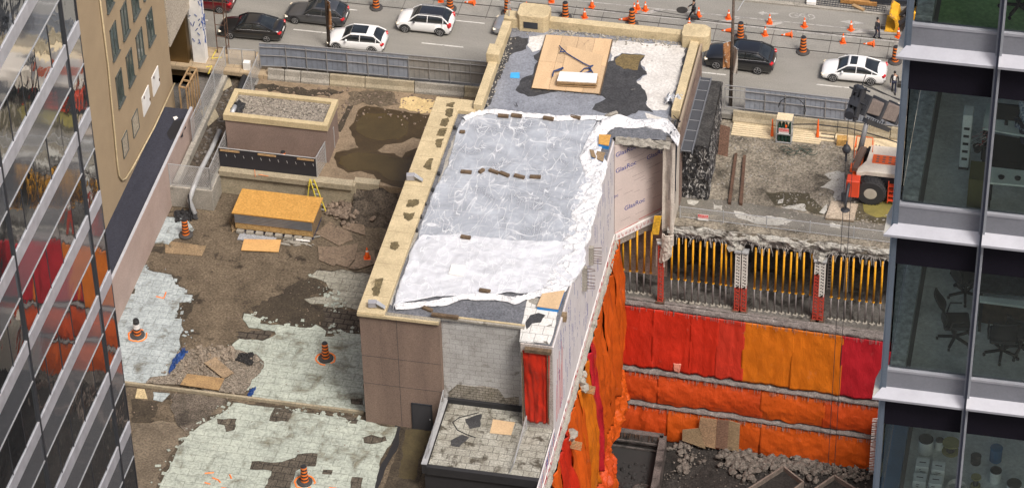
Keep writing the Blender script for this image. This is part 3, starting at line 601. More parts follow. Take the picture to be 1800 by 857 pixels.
# box on the west parapet, mast
tag(MB().bx(-3.9, -3.0, 10.3, 11.5, 7.4, 8.2).build('roof_box', beige, None, bevel=.03), 'beige metal box standing on the west parapet of the roof', 'box')
p = at(895, 28, z=7.6)
mb = MB(); mb.tube([(p.x, p.y, 7.5), (p.x, p.y, 9.0)], .04, 6); mb.box((p.x, p.y, 8.4), (.2, .1, .35)); tag(mb.build('antenna_mast', galv), 'thin pale antenna mast on the far left corner of the roof', 'antenna')

# lower annexe roof in front
A = thing('roof_annex', 'low annexe with pale dirty tiled roof below the grey block wall', 'annexe', (2.3, -19, LD))
mb = MB(); mb.bx(-1.2, 5.95, -21.8, -17.05, LD-1, -.06); mb.bx(-1.2, 3.95, -17.05, -15.65, LD-1, -.06); mb.build('wall', plain('black_felt', (0.02, 0.02, 0.022), 0.7), A)
mb = MB(); mb.bx(-1.0, 5.95, -21.6, -17.05, -.06, 0); mb.bx(-1.0, 3.95, -17.05, -15.65, -.06, 0)
mb.build('roof', grime('annex_tiles', (0.36, 0.355, 0.31), (0.21, 0.20, 0.165), 0.7, (0.075, 0.066, 0.05), 0.9, 0.53, .1, .35, 8, brick=(.9, .6, (0.09, 0.08, 0.066), .02, .55)), A)
mb = MB(); mb.bx(-1.35, -1.05, -21.9, -15.7, -.5, .25); mb.bx(-1.05, 6, -21.95, -21.65, -.5, .12); mb.bx(-1.05, 3.95, -15.85, -15.62, 0, .35); mb.build('parapet', MATS['black_felt'], A)
mb = MB(); mb.bx(-1.38, -1.02, -21.9, -15.7, .25, .3); mb.build('parapet_cap', MATS['galvanised'], A)
ch = mesh_mat('chain_link', (0.55, 0.56, 0.56), .09, .2)
for (a, b, hgt, z) in (((-1.2, -21.4), (-1.2, -16.2), 1.1, .3), ((4.1, -21.4), (4.35, -17.3), 1.1, 0)):
    t = thing('mesh_panel', 'loose wire mesh panel standing on the annexe '+('left' if a[0] < 0 else 'right')+' edge', 'mesh fence', ((a[0]+b[0])/2, (a[1]+b[1])/2, z))
    A3, B3 = Vector((*a, z)), Vector((*b, z)); u = Vector((0, 0, hgt))
    d = (B3-A3).normalized()
    mb = MB(); mb.quad(A3, B3, B3+u, A3+u+Vector((.3, 0, -.2))); mb.build('netting', ch, t, uvp=(d, (0, 0, 1)))
    mb = MB(); mb.bar(A3, A3+u+Vector((.3, 0, -.2)), .06); mb.bar(B3, B3+u, .06); mb.bar(A3+u+Vector((.3, 0, -.2)), B3+u, .05); mb.build('frame', galv, t)
H3b = lambda pts: Z(pts, 620, 400, 1.875)
for i, (q, mt, nm) in enumerate((([(462, 630), (535, 640), (522, 682), (452, 675)], ply, 'ply'), ([(370, 630), (425, 612), (420, 655), (385, 662)], darkroof, 'w'), ([(322, 700), (360, 680), (385, 690), (350, 722), (325, 718)], darkroof, 'w'))):
    o = patch('plywood_offcut' if nm == 'ply' else 'damp_patch', H3b(q), .03 if nm == 'ply' else .006, .02 if nm == 'ply' else .004, mt, .3, .01 if nm == 'ply' else .08, 140+i)
    if nm == 'ply': tag(o, 'square plywood offcut lying on the annexe roof', 'plywood')
    else: o.parent = A; o.location = o.location-A.location
mb = MB(); pts = [at(620+x/1.875, 400+y/1.875, z=.03) for x, y in ((415, 608), (350, 625), (330, 640), (345, 665), (375, 680), (405, 690))]; mb.tube(pts, .03, 6); tag(mb.build('black_cable', black, smooth=True), 'black cable curled on the annexe roof', 'cable')

# red tarpaulin on the end wall
def cloth(name, p00, p10, p11, p01, mat, nrm, nu=40, nv=30, fold=.12, nf=6, seed=0, parent=None, th=.012, sag=.0, wr=.05, edge=.08):
    P = [Vector(p) for p in (p00, p10, p11, p01)]; nrm = Vector(nrm).normalized(); rnd = random.Random(seed); ph = [rnd.uniform(0, 6.3) for _ in range(6)]
    def fn(u, v):
        p = P[0].lerp(P[1], u).lerp(P[3].lerp(P[2], u), v)
        uu = u+.35*noise.noise(Vector((u*2.1, v*.7, seed*3.3))); am = .35+.9*abs(noise.noise(Vector((u*2.7, v*.9, seed+9.1)))); f = fold*(.45+.55*v)*am*1.5*(math.sin(uu*nf*6.283+ph[0]+1.4*math.sin(v*2+ph[1]))*.6+.35*math.sin(uu*nf*2.6*6.283+ph[2]+v*3.5))
        s = 1+abs(P[1].x-P[0].x)+abs(P[1].y-P[0].y)
        w = wr*noise.fractal(Vector((u*s*1.1+seed*7.1, v*3.2+seed, seed)), 0.8, 2.1, 4)
        h = sag*math.sin(v*math.pi)+.5*fold
        return p+nrm*(f+w+h)+Vector((0, 0, edge*v*noise.noise(Vector((u*s*.9, seed, 3)))))
    mb = MB(); mb.grid(fn, nu, nv); return mb.build(name, mat, parent, smooth=True, solidify=th)
def tarp_mat(name, c, k=1.0):
    g = NG(name); geo = g.n('NewGeometry').outputs['Position']
    a = g.noise(geo, .5, 6); col = g.mix(g.ramp(a, .35, .65), c, tuple(v*.78 for v in c))
    d = g.noise(geo, 1.3, 8, .7); col = g.mix(g.ramp(d, .63, .78, 0, .5), col, (c[0]*.75+.12, c[1]*.6+.16, c[2]*.6+.13))
    g.l(col, g.b.inputs['Base Color']); g.b.inputs['Roughness'].default_value = .45; g.b.inputs['Specular IOR Level'].default_value = .4
    mp = g.n('Mapping'); mp.inputs['Scale'].default_value = (1.6, 1.6, .5); g.l(geo, mp.inputs[0])
    w1 = g.noise(mp.outputs[0], 1.6, 4, .5, 1.2); w2 = None
    for sc_, rt in ((.9, .5), (1.6, -.6), (3.0, .2)):
        m3 = g.n('Mapping'); m3.inputs['Rotation'].default_value = (rt*.4, rt, rt*.3); m3.inputs['Scale'].default_value = (1.5, 1.5, .45); g.l(geo, m3.inputs[0])
        nz_ = g.noise(m3.outputs[0], sc_, 2, .5, .8); sb_ = g.n('Math', operation='SUBTRACT'); g.l(nz_, sb_.inputs[0]); sb_.inputs[1].default_value = .5
        ab = g.n('Math', operation='ABSOLUTE'); g.l(sb_.outputs[0], ab.inputs[0]); ln = g.ramp(ab.outputs[0], 0, .05, 1, 0)
        if w2 is None: w2 = ln
        else:
            ad_ = g.n('Math', operation='ADD'); g.l(w2, ad_.inputs[0]); g.l(ln, ad_.inputs[1]); w2 = ad_.outputs[0]
    g.l(g.bump(w2, .30, .03, g.bump(w1, .4, .06)), g.b.inputs['Normal'])
    tr = g.n('BsdfTranslucent'); g.l(col, tr.inputs[0]); mx = g.n('MixShader'); mx.inputs[0].default_value = .15
    g.l(g.b.outputs[0], mx.inputs[1]); g.l(tr.outputs[0], mx.inputs[2]); g.l(mx.outputs[0], g.out.inputs[0]); MATS[name] = g.m; return g.m
tred = tarp_mat('red_tarp', (0.56, 0.030, 0.012)); torg = tarp_mat('orange_tarp', (0.60, 0.098, 0.010)); tyel = tarp_mat('amber_tarp', (0.64, 0.165, 0.010)); tcri = tarp_mat('crimson_tarp', (0.48, 0.018, 0.028)); tdo = tarp_mat('deep_orange_tarp', (0.56, 0.070, 0.012))
tag(cloth('red_tarpaulin', (4.15, -17.06, 6.35), (5.85, -17.06, 6.2), (5.75, -17.1, .45), (4.3, -17.1, .55), tred, (0, -1, 0), 24, 40, .10, 3, 3, wr=.12), 'bright red tarpaulin hung down the end wall beside the annexe roof', 'tarpaulin')
mb = MB(); mb.bx(4.1, 4.18, -17.25, -17.17, .6, 6.3); mb.bx(5.7, 5.78, -17.25, -17.17, .6, 6.3); mb.bx(4.3, 5.95, -17.3, -17.0, 6.35, 6.6); mb.build('timber_batten', woodd, B)
# ================================================================== THINGS ON THE ROOF
def plastic_mat(name, alpha, streak):
    g = NG(name); geo = g.n('NewGeometry').outputs['Position']
    fac = None
    for sc, w, rot, stv in ((.30, .010, .5, (2.4, .7, 1)), (.42, .011, 1.9, (.6, 2.2, 1)), (.36, .010, -.6, (2.6, .6, 1)), (.7, .014, 1.2, (2.2, .6, 1))):
        mp = g.n('Mapping'); mp.inputs['Scale'].default_value = stv; mp.inputs['Rotation'].default_value = (0, 0, rot); mp.inputs['Location'].default_value = (sc*17, rot*5, 0); g.l(geo, mp.inputs[0])
        nz_ = g.noise(mp.outputs[0], sc, 1.5, .45, .35); sb_ = g.n('Math', operation='SUBTRACT'); g.l(nz_, sb_.inputs[0]); sb_.inputs[1].default_value = .5
        ab = g.n('Math', operation='ABSOLUTE'); g.l(sb_.outputs[0], ab.inputs[0]); ln = g.ramp(ab.outputs[0], 0, w, 1, 0)
        nz = g.ramp(g.noise(geo, .5+sc, 3), .36, .50, 0, 1)
        mu = g.n('Math', operation='MULTIPLY'); g.l(ln, mu.inputs[0]); g.l(nz, mu.inputs[1])
        if fac is None: fac = mu.outputs[0]
        else:
            mx = g.n('Math', operation='MAXIMUM'); g.l(fac, mx.inputs[0]); g.l(mu.outputs[0], mx.inputs[1]); fac = mx.outputs[0]
    cl = g.ramp(g.noise(geo, .55, 6, .6, .8), .38, .70, alpha-.10, alpha+.26)
    al = g.n('Math', operation='MAXIMUM'); ms = g.n('Math', operation='MULTIPLY'); g.l(fac, ms.inputs[0]); ms.inputs[1].default_value = streak
    g.l(ms.outputs[0], al.inputs[0]); g.l(cl, al.inputs[1]); al.use_clamp = True
    g.l(g.mix(fac, (0.50, 0.535, 0.585) if alpha < .5 else (0.62, 0.635, 0.67), (0.76, 0.775, 0.80)), g.b.inputs['Base Color']); g.b.inputs['Roughness'].default_value = .45
    w1 = g.noise(geo, 1.0, 4, .5, 1.2); g.l(g.bump(fac, .4, .03, g.bump(w1, .25, .05)), g.b.inputs['Normal'])
    g.l(al.outputs[0], g.b.inputs['Alpha']); MATS[name] = g.m; return g.m
clear = plastic_mat('clear_plastic', .46, .76); milky = plastic_mat('milky_plastic', .76, 1.0)
g = NG('white_plastic'); geo = g.n('NewGeometry').outputs['Position']; g.b.inputs['Base Color'].default_value = (0.74, 0.745, 0.76, 1); g.b.inputs['Roughness'].default_value = .45
g.l(g.bump(g.noise(geo, 5, 4, .6, 1.0), .6, .05, g.bump(g.noise(geo, 1.6, 6, .6, 2.5), 1.0, .25)), g.b.inputs['Normal']); wpl = g.m
def interp(pl, t):
    t = max(0, min(.99999, t))*(len(pl)-1); i = int(t); f = t-i
    return (pl[i][0]*(1-f)+pl[i+1][0]*f, pl[i][1]*(1-f)+pl[i+1][1]*f)
def sheet(name, left, right, z, mat, nu, nv, amp, seed, th=.006, zf=None, top=None, bot=None):
    rn = random.Random(seed)
    def fn(u, v):
        a, b = interp(left, v), interp(right, v); px = (a[0]*(1-u)+b[0]*u, a[1]*(1-u)+b[1]*u)
        dy = 0
        if top: dy += (1-v)**3*interp(top, u)[1]
        if bot: dy += v**3*interp(bot, u)[1]
        p = at(px[0], px[1]+dy, z=z)
        h = abs(noise.fractal(Vector((p.x*.55+seed, p.y*.8, seed)), .7, 2.2, 5))*amp + amp*.4*noise.noise(Vector((p.x*2.3, p.y*1.4, seed)))
        e = noise.noise(Vector((p.x*1.2, p.y*1.2, seed+5)))*.12
        eu = e*(1 if (u < .001 or u > .999) else 0)
        return Vector((p.x+eu, p.y+(e if (v < .001 or v > .999) else 0), z+.02+max(0, h)+(zf(u, v) if zf else 0)))
    mb = MB(); mb.grid(fn, nu, nv); return mb.build(name, mat, smooth=True, solidify=th)
zs = RZ+.03
tag(sheet('plastic_sheet', [(812, 208), (803, 228), (795, 262), (783, 300)], [(1050, 208), (1040, 240), (1052, 272), (1060, 305)], zs, clear, 110, 60, .05, 1, top=[(0, 0), (0, -10), (0, -8), (0, -4), (0, 0)]), 'clear crinkled plastic sheet on the roof, nearest the bare wet roof', 'plastic sheet', 'plastic sheets over the long roof')
tag(sheet('plastic_sheet', [(783, 298), (765, 330), (748, 375), (733, 420)], [(1060, 303), (1052, 330), (1040, 380), (1030, 428)], zs+.03, clear, 110, 60, .05, 2), 'clear plastic sheet in the middle of the roof between two rows of weights', 'plastic sheet', 'plastic sheets over the long roof')
tag(sheet('plastic_sheet', [(738, 414), (722, 440), (708, 485), (690, 538)], [(1030, 424), (1028, 450), (1020, 480), (990, 508)], zs+.06, milky, 110, 60, .10, 3, top=[(0, 0), (0, -6), (0, 2), (0, 3), (0, 0)], bot=[(0, 0), (0, -8), (0, -9), (0, 2), (0, -4), (0, 4), (0, 0)]), 'milky white plastic sheet at the near end of the roof', 'plastic sheet', 'plastic sheets over the long roof')
def roll(name, pl, w, z, lab, seed, h=.18, nn=None, fold=7):
    n = nn or len(pl)*26
    def fn(u, v):
        c = interp(pl, u); p = at(*c, z=z); c2 = interp(pl, min(1, u+.01)); q = at(*c2, z=z); d = (q-p); d = d.normalized() if d.length > 1e-5 else Vector((1, 0, 0)); nn_ = Vector((-d.y, d.x, 0))
        ww = w*(1+.6*noise.noise(Vector((u*13, seed+int(v*1.99)*3, 0)))); hh = h*(.55+.45*math.sin(v*math.pi*1))*(1+.6*noise.noise(Vector((u*26, v*5, seed))))
        return p+nn_*ww*(v-.5)+Vector((0, 0, max(.01, hh*math.sin(math.pi*v)+(.16 if w > 1 else .05)*abs(noise.fractal(Vector((u*22, v*5, seed+2)), .8, 2.2, 4))*2)))
    mb = MB(); mb.grid(fn, n, 26); return tag(mb.build(name, wpl, smooth=True, solidify=.01), lab, 'plastic sheet')
EL = [(1050, 214), (1034, 240), (1018, 275), (1028, 305), (1008, 350), (1000, 400), (978, 455), (950, 506)]; ER = [(1086, 218), (1062, 238), (1056, 268), (1068, 290), (1062, 315), (1054, 350), (1043, 392), (1031, 432), (1026, 475), (992, 512)]
def efn(u, v):
    a, b = interp(EL, v), interp(ER, v); p = at(a[0]*(1-u)+b[0]*u, a[1]*(1-u)+b[1]*u, z=zs+.1)
    f = noise.fractal(Vector((p.x*.9+p.y*.5, p.y*.55, 11)), .7, 2.2, 4); r_ = 1-abs(noise.noise(Vector((p.x*.8-p.y*.9, p.y*.5+p.x*.3, 4))))*2
    h = .05*abs(f)+.14*max(0, r_)**4+.12*max(0, 1-abs(noise.noise(Vector((p.x*.5+p.y*1.3, p.x*.9, 9))))*3)**2
    e = .16*noise.noise(Vector((p.y*.9, u, 3)))
    over = max(0, p.x-6.0); return Vector((min(p.x, 6.3+.1*math.sin(p.y*2))+e*(u > .9), p.y, zs+.05+h*min(1, 4*u+.15)-(over*1.1 if over > 0 else 0)))
mb = MB(); mb.grid(efn, 44, 260); tag(mb.build('plastic_sheet_edge', wpl, smooth=True, solidify=.01), 'folded opaque white plastic along the boarded edge of the roof', 'plastic sheet')
roll('plastic_sheet_edge', [(985, 510), (960, 512), (935, 520), (905, 528), (870, 522), (820, 522), (760, 534), (692, 540)], .55, zs+.05, 'bunched white plastic edge at the near end of the roof', 6, .2)
roll('plastic_sheet_edge', [(815, 210), (835, 200), (870, 196), (920, 202), (985, 208), (1045, 207), (1085, 212)], .5, zs+.05, 'thin white plastic hem held down by wooden blocks', 8, .14)
# flap thrown over the step
def ffn(u, v):
    a = interp([(1058, 212), (1090, 208), (1130, 208), (1165, 210), (1196, 240)], u); p = at(*a, z=zs+.1)
    return p+Vector((0, -.9*v-.1*math.sin(u*20), .22*math.sin(u*9+v*3)*(1-v)+.1*noise.noise(Vector((u*9, v*4, 1)))-.22*v*v+.1))
mb = MB(); mb.grid(ffn, 60, 14); tag(mb.build('plastic_flap', wpl, smooth=True, solidify=.012), 'white plastic flap thrown over the broken roof step', 'plastic sheet')

# blocks holding the sheets down
blk = None
spots = [(762, 538, 0, 'wooden block, first from the left in the far row on the plastic'), (825, 537, 3, 'wooden block, second from the left in the far row on the plastic'), (975, 550, 2, 'wooden block, third from the left in the far row on the plastic'), (1102, 545, -8, 'wooden block, rightmost of the far row on the plastic'),
         (588, 802, 0, 'wooden block, leftmost of the middle row on the plastic'), (660, 797, 60, 'short wooden block set askew in the middle row'), (718, 800, -25, 'wooden block left of the two touching ones in the middle row'), (768, 812, -20, 'wooden block right of the two touching ones in the middle row'), (838, 823, -10, 'wooden block, second from the right in the middle row'), (914, 825, 0, 'wooden block, rightmost of the middle row'), (570, 612, 0, 'small dark block at the far left edge of the plastic')]
for i, (x, y, r, lab) in enumerate(spots):
    p = at(600+x/2.679, y/2.679+2, z=zs+.2)
    if blk is None:
        blk = MB().box((0, 0, .09), (.72, .24, .18)).build('wooden_block', woodd, local=True, bevel=.015); blk.location = p; o = blk
    else: o = dup(blk, p)
    o.location.z = zs+.08; o.rotation_euler = (0, rad(random.uniform(-4, 4)), rad(r+random.uniform(-6, 6)))
    if i == 5: o.scale = (.6, 1, 1)
    if i == 10: o.scale = (.5, 1, .8)
    tag(o, lab, 'wooden block', 'wooden blocks weighing down the plastic')
for x, y, r, sc, lab in ((820, 530, -3, 1.0, 'brown block in the folds at the near edge of the plastic'), (340, 668, -20, .95, 'light brown block on the bare roof by the front edge'), (660, 82, -4, .9, 'pale narrow block between the middle and the near sheet')):
    p = at(680+x/4.7625, 400+y/4.7625, z=RZ+.2); o = dup(blk, p); o.location.z = RZ+(.15 if x != 340 else .0); o.rotation_euler = (0, 0, rad(r)); o.scale = (sc, 1, 1); tag(o, lab, 'wooden block', 'wooden blocks weighing down the plastic')
p = at(680+540/4.7625, 400+738/4.7625, z=RZ+.2); tag(MB().bar((p.x-1.2, -15.7, RZ+.33), (p.x+.5, -15.7, RZ+.33), .22, .2).build('timber_beam', woodd, bevel=.01), 'dark timber beam lying on the front coping of the roof', 'timber')
p = at(600+1272/2.679, 540/2.679, z=RZ+.1); tag(MB().box((p.x, p.y, RZ+.12), (.9, .26, .2), rad(40)).build('concrete_block', conc, bevel=.02), 'grey concrete block lying aslant on the wet roof', 'block')
# white square under the near sheet, loose clips
p = at(680+590/4.7625, 400+355/4.7625, z=RZ+.2); mb = MB(); mb.box((p.x, p.y, RZ+.20), (.95, .95, .14)); tag(mb.build('roof_hatch', white, bevel=.02), 'white square hatch showing through the near plastic sheet', 'hatch')
mb = MB()
for k in range(22):
    a = interp([(800, 225), (783, 262), (772, 300), (757, 340), (745, 372), (738, 405)], k/21); p = at(a[0]+rr.uniform(-6, 3), a[1], z=RZ+.05)
    if k % 3 == 0: mb.box((p.x, p.y, RZ+.08), (.16, .3, .14), rad(20))
tag(mb.build('tie_down_clip', black), 'row of small black clips along the left edge of the plastic', 'clips', kind='stuff')
# insulation boxes at the boarded edge
def pxbox(name, q, z0, h, mats, lab, cat, edge=None):
    pts = atz(q, z0+h); t = thing(name, lab, cat, (sum(p.x for p in pts)/4, sum(p.y for p in pts)/4, z0))
    MB().prism([tuple(p)[:2] for p in pts], z0+h-.05, z0+h).build('top_board', mats[0], t); c = Vector((t.location.x, t.location.y, 0))
    MB().prism([tuple(c.xy+(p.xy-c.xy)*.97) for p in pts], z0, z0+h-.05).build('foam_core', mats[1], t); return t
pxbox('foam_board_stack', [(1053, 236), (1074, 237), (1070, 256), (1052, 252)], RZ, .35, (osb, bluefoam), 'small stack of tan board on blue foam at the boarded roof edge, far one', 'insulation boards')
pxbox('foam_board_stack', Z([(1300, 550), (1490, 520), (1435, 680), (1255, 655)], 680, 400, 4.7625), RZ+.05, .28, (ply, bluefoam), 'large tan board on blue foam at the near corner of the roof', 'insulation boards')
pxbox('foam_board_stack', [(1036, 262), (1064, 268), (1060, 284), (1040, 275)], RZ, .3, (plyd, bluefoam), 'brown board half under the white plastic at the roof edge', 'insulation boards')
for (x, y, lab) in ((1037, 352, 'dark timber sticking out under the plastic halfway along the flank'), (1033, 372, 'tan board end sticking out below the plastic on the flank'), (989, 552, 'short timber end poking out at the near corner of the flank')):
    p = at(x, y, z=RZ); tag(MB().box((p.x+.1, p.y, RZ-.2), (.3, 1.3 if y < 500 else .4, .5), rad(4)).build('timber_end', plyd if y != 372 else osb), lab, 'timber')

# plywood platform, pallet, strap
T = thing('plywood_platform', 'large square plywood platform lying on the wet roof', 'platform', (1.5, 11.5, RZ))
c4 = [at(*p, z=RZ+.2) for p in R4([(965, 163), (1275, 185), (1215, 440), (897, 412)])]
for i in range(4):
    a, b = c4[0].lerp(c4[1], i/4), c4[0].lerp(c4[1], (i+1)/4-.004); c, d = c4[3].lerp(c4[2], (i+1)/4-.004), c4[3].lerp(c4[2], i/4)
    for (s, e) in ((0, .5), (.504, 1)):
        MB().slab([a.lerp(d, s), b.lerp(c, s), b.lerp(c, e), a.lerp(d, e)], (0, 0, -.05)).build('plywood_sheet', [ply, grime('ply_b', (0.60, 0.42, 0.25), (0.52, 0.36, 0.21), .8, speck=.12, stretch=(1, .3, 1)), grime('ply_c', (0.50, 0.36, 0.22), (0.42, 0.30, 0.185), .8, (0.27, 0.19, 0.12), 1.0, .62, speck=.14, stretch=(1, .3, 1))][(i*2+int(s > 0)+i//2) % 3], T)
mb = MB()
for i in range(5):
    a, b = c4[0].lerp(c4[1], i/4), c4[3].lerp(c4[2], i/4); mb.bar(a-Vector((0, 0, .1)), b-Vector((0, 0, .1)), .12, .1)
mb.build('joist', woodd, T)
o = patch('plywood_sheet', R4([(1065, 215), (1235, 262), (1205, 380), (1030, 370)]), RZ+.28, .05, ply, .8, .0, 150); tag(o, 'loose plywood sheet lying on top of the platform', 'plywood')
Pt = thing('pallet', 'wooden pallet carrying a white sheet on the plywood platform', 'pallet', (2, 10, RZ+.28)); q = [at(*p, z=RZ+.72) for p in R4([(1030, 335), (1207, 345), (1200, 388), (1016, 378)])]
MB().slab([v-Vector((0, 0, .02)) for v in q], (0, 0, -.06)).build('white_sheet', white, Pt)
mb = MB()
for t in (0, .5, 1):
    a, b = q[0].lerp(q[1], t), q[3].lerp(q[2], t); mb.bar(a-Vector((0, 0, .30)), b-Vector((0, 0, .30)), .12, .12)
for k in range(6):
    for dz in (.12, .22, .40):
        a, b = q[0].lerp(q[3], k/5), q[1].lerp(q[2], k/5); mb.bar(a-Vector((0, 0, dz)), b-Vector((0, 0, dz)), .11, .035)
mb.build('deck_boards', wood, Pt)
strap = plain('blue_strap', (0.02, 0.045, 0.14), 0.6)
mb = MB(); zz = RZ+.42
for pl in ([(1035, 225), (1050, 238), (1060, 250), (1100, 275), (1140, 298), (1170, 312)], [(1170, 312), (1185, 308), (1170, 320), (1145, 322), (1120, 345), (1140, 345), (1175, 335), (1165, 318)], [(1170, 318), (1185, 345), (1192, 362), (1185, 378), (1200, 382)], [(1045, 318), (1020, 328), (1000, 335), (995, 360)], [(1000, 335), (1022, 332), (1045, 322)], [(1027, 215), (1038, 232), (1030, 245), (1055, 242)]):
    mb.tube([at(*p, z=zz+(.38 if p[1] > 330 and p[0] > 1100 else 0)) for p in R4(pl)], .045, 5)
tag(mb.build('ratchet_strap', strap, smooth=True), 'dark blue strap coiled across the plywood platform and pallet', 'strap')
o = patch('blue_plastic', R4([(798, 342), (840, 342), (838, 368), (795, 366)]), RZ+.05, .03, plain('light_blue', (0.06, 0.36, 0.72), 0.5), .2, .03, 151); tag(o, 'bright blue plastic scrap on the wet roof left of the platform', 'plastic scrap')
# crumpled foil at the east parapet
mb = MB(); p = at(1183, 172, z=7.3)
mb.grid(lambda u, v: (p.x-.5+1.1*u+.2*noise.noise(Vector((u*6, v*6, 0))), p.y-.4+.9*v+.2*noise.noise(Vector((u*6, v*6, 5))), 6.9+.9*abs(noise.noise(Vector((u*4, v*4, 9))))+.3*u), 14, 14)
tag(mb.build('crumpled_foil', plain('foil', (0.75, 0.77, 0.80), 0.3, 0.6), solidify=.01), 'crumpled silver foil at the torn end of the east parapet', 'foil')
mb = MB()
for k in range(9): mb.bar((9.5+rr.uniform(-.3, .5), 5+rr.uniform(0, 2.2), RZ-.2), (9.6+rr.uniform(-.3, .6), 4.9+rr.uniform(0, 2.2), RZ+rr.uniform(.2, .8)), .1, .03)
for k in range(5): mb.bar((9.7+.1*k, 5.0, RZ-.3), (9.75+.08*k+rr.uniform(-.1, .1), 4.85, rr.uniform(-1, 3)), .12, .02)
tag(mb.build('torn_flashing', dgrey), 'torn dark flashing strips hanging at the end of the east parapet', 'debris')
# lamp on front coping corner and on west coping
for (x, y, lab) in ((655, 537, 'grey floodlight on the near left corner of the roof'), (722, 314, 'small grey floodlight on the outer side of the beige coping')):
    p = at(x, y, z=7.2); t = thing('floodlight', lab, 'floodlight', (p.x, p.y, 7.12), group='floodlights on the coping')
    MB().box((p.x, p.y, 7.38), (.55, .35, .42), rad(10)).build('housing', plain('lamp_grey', (0.30, 0.30, 0.32), 0.5), t, bevel=.03)
    MB().bar((p.x, p.y, 7.12), (p.x, p.y, 7.25), .1).build('bracket', galv, t)
    mb = MB(); mb.slab([(p.x+.3, p.y-.25, 7.6), (p.x+.85, p.y-.25, 7.25), (p.x+.8, p.y+.1, 7.2), (p.x+.3, p.y+.1, 7.6)], (0, 0, .03)); mb.build('visor', galv, t)

# ================================================================== EAST SIDE: walkway, torn wall box, yard
V = thing('torn_wall_stub', 'stub of wall covered in torn black and white felt beside the brick wall', 'wall', (11, 11, -.5))
g = NG('torn_felt'); geo = g.n('NewGeometry').outputs['Position']; mp = g.n('Mapping'); mp.inputs['Scale'].default_value = (2.2, 2.2, 1.1); g.l(geo, mp.inputs[0])
f = g.noise(mp.outputs[0], 1.6, 9, .75, 1.2); col = g.mix(g.ramp(f, .53, .58), (0.014, 0.014, 0.016), (0.42, 0.41, 0.39)); g.l(col, g.b.inputs['Base Color']); g.l(g.bump(f, 1, .1), g.b.inputs['Normal']); g.b.inputs['Roughness'].default_value = .6; felt = g.m
mb = MB()
def rough_face(p00, p10, p01, nrm, amp, seed, nu=24, nv=40):
    P0, P1, P2 = Vector(p00), Vector(p10), Vector(p01); nrm = Vector(nrm)
    mb.grid(lambda u, v: P0+(P1-P0)*u+(P2-P0)*v+nrm*amp*noise.fractal(Vector((u*5+seed, v*8, seed)), .8, 2, 4)*(0 if (v > .999) else 1), nu, nv)
rough_face((9.95, 8.0, -.6), (11.85, 8.0, -.6), (9.95, 8.0, 4.1), (0, -1, 0), .12, 1); rough_face((11.85, 8.0, -.6), (11.6, 15.5, -.6), (11.85, 8.0, 4.1), (1, 0, 0), .12, 3)
mb.build('felt_face', felt, V); mb = MB(); mb.prism([(9.95, 8.05), (11.8, 8.05), (11.55, 15.5), (9.95, 15.5)], -.6, 4.05); mb.build('top', grime('stub_top', (0.06, 0.058, 0.056), (0.025, 0.025, 0.025), 1.5, speck=.5, bump=1), V)
Wk = thing('roof_walkway', 'narrow dark steel walkway resting on the wall stub beside the brick wall', 'walkway', (10.3, 11.5, 4.1))
mb = MB(); mb.bx(10.06, 10.85, 7.0, 15.4, 4.25, 4.3); mb.build('deck', plain('dark_grating', (0.06, 0.065, 0.075), 0.6), Wk)
mb = MB()
for x in (10.06, 10.82): mb.bx(x, x+.05, 6.98, 15.4, 4.1, 4.42)
mb.build('edge_rail', plain('mid_steel', (0.16, 0.17, 0.19), 0.5), Wk)
mb = MB()
for k in range(8): mb.bx(10.06, 10.85, 7.0+k*1.15, 7.03+k*1.15, 4.3, 4.31)
mb.build('crossbar', galv, Wk)

YZ = -.5
yard = grime('yard_gravel', (0.25, 0.222, 0.175), (0.135, 0.118, 0.093), 0.6, (0.07, 0.062, 0.048), 0.6, 0.57, .12, .55, 7, .95, 1, .06)
YP = [(9.9, 4.9), (12, 5.1), (14.5, 4.8), (16.5, 5.15), (18.5, 4.8), (20.5, 5.1), (23, 4.8), (26, 5.0), (30, 4.9), (36, 4.9), (36, 17.2), (9.9, 17.2)]
mb = MB(); mb.prism(YP, YZ-.55, YZ); mb.bx(36, 200, -20, 17.2, YZ-.55, YZ); struct(mb.build('yard_slab', yard))
R6 = lambda pts: Z(pts, 1150, 200, 3.296)
wetg = grime('wet_yard', (0.085, 0.073, 0.045), (0.055, 0.048, 0.031), 0.6, (0.13, 0.112, 0.07), 0.5, .6, .1, .35, 7, .55, .6, .03)
struct(patch('wet_ground', R6([(640, 450), (760, 455), (900, 460), (980, 560), (1160, 520), (1300, 450), (1500, 450), (1500, 640), (1390, 640), (1100, 600), (850, 560), (700, 530)]), YZ+.010, .01, wetg, seed=160, amp=.15))
struct(patch('yellow_puddle', R6([(1210, 520), (1290, 500), (1400, 510), (1450, 560), (1400, 600), (1290, 600), (1215, 565)]), YZ+.016, .004, grime('oily_water', (0.22, 0.19, 0.06), (0.16, 0.14, 0.05), .8, rough=.25, speck=.1, bump=.05), seed=161, amp=.1))
pale = grime('exposed_concrete', (0.45, 0.44, 0.40), (0.34, 0.33, 0.295), 0.9, (0.2, 0.185, 0.16), 1.0, .6, .08, .25, 9)
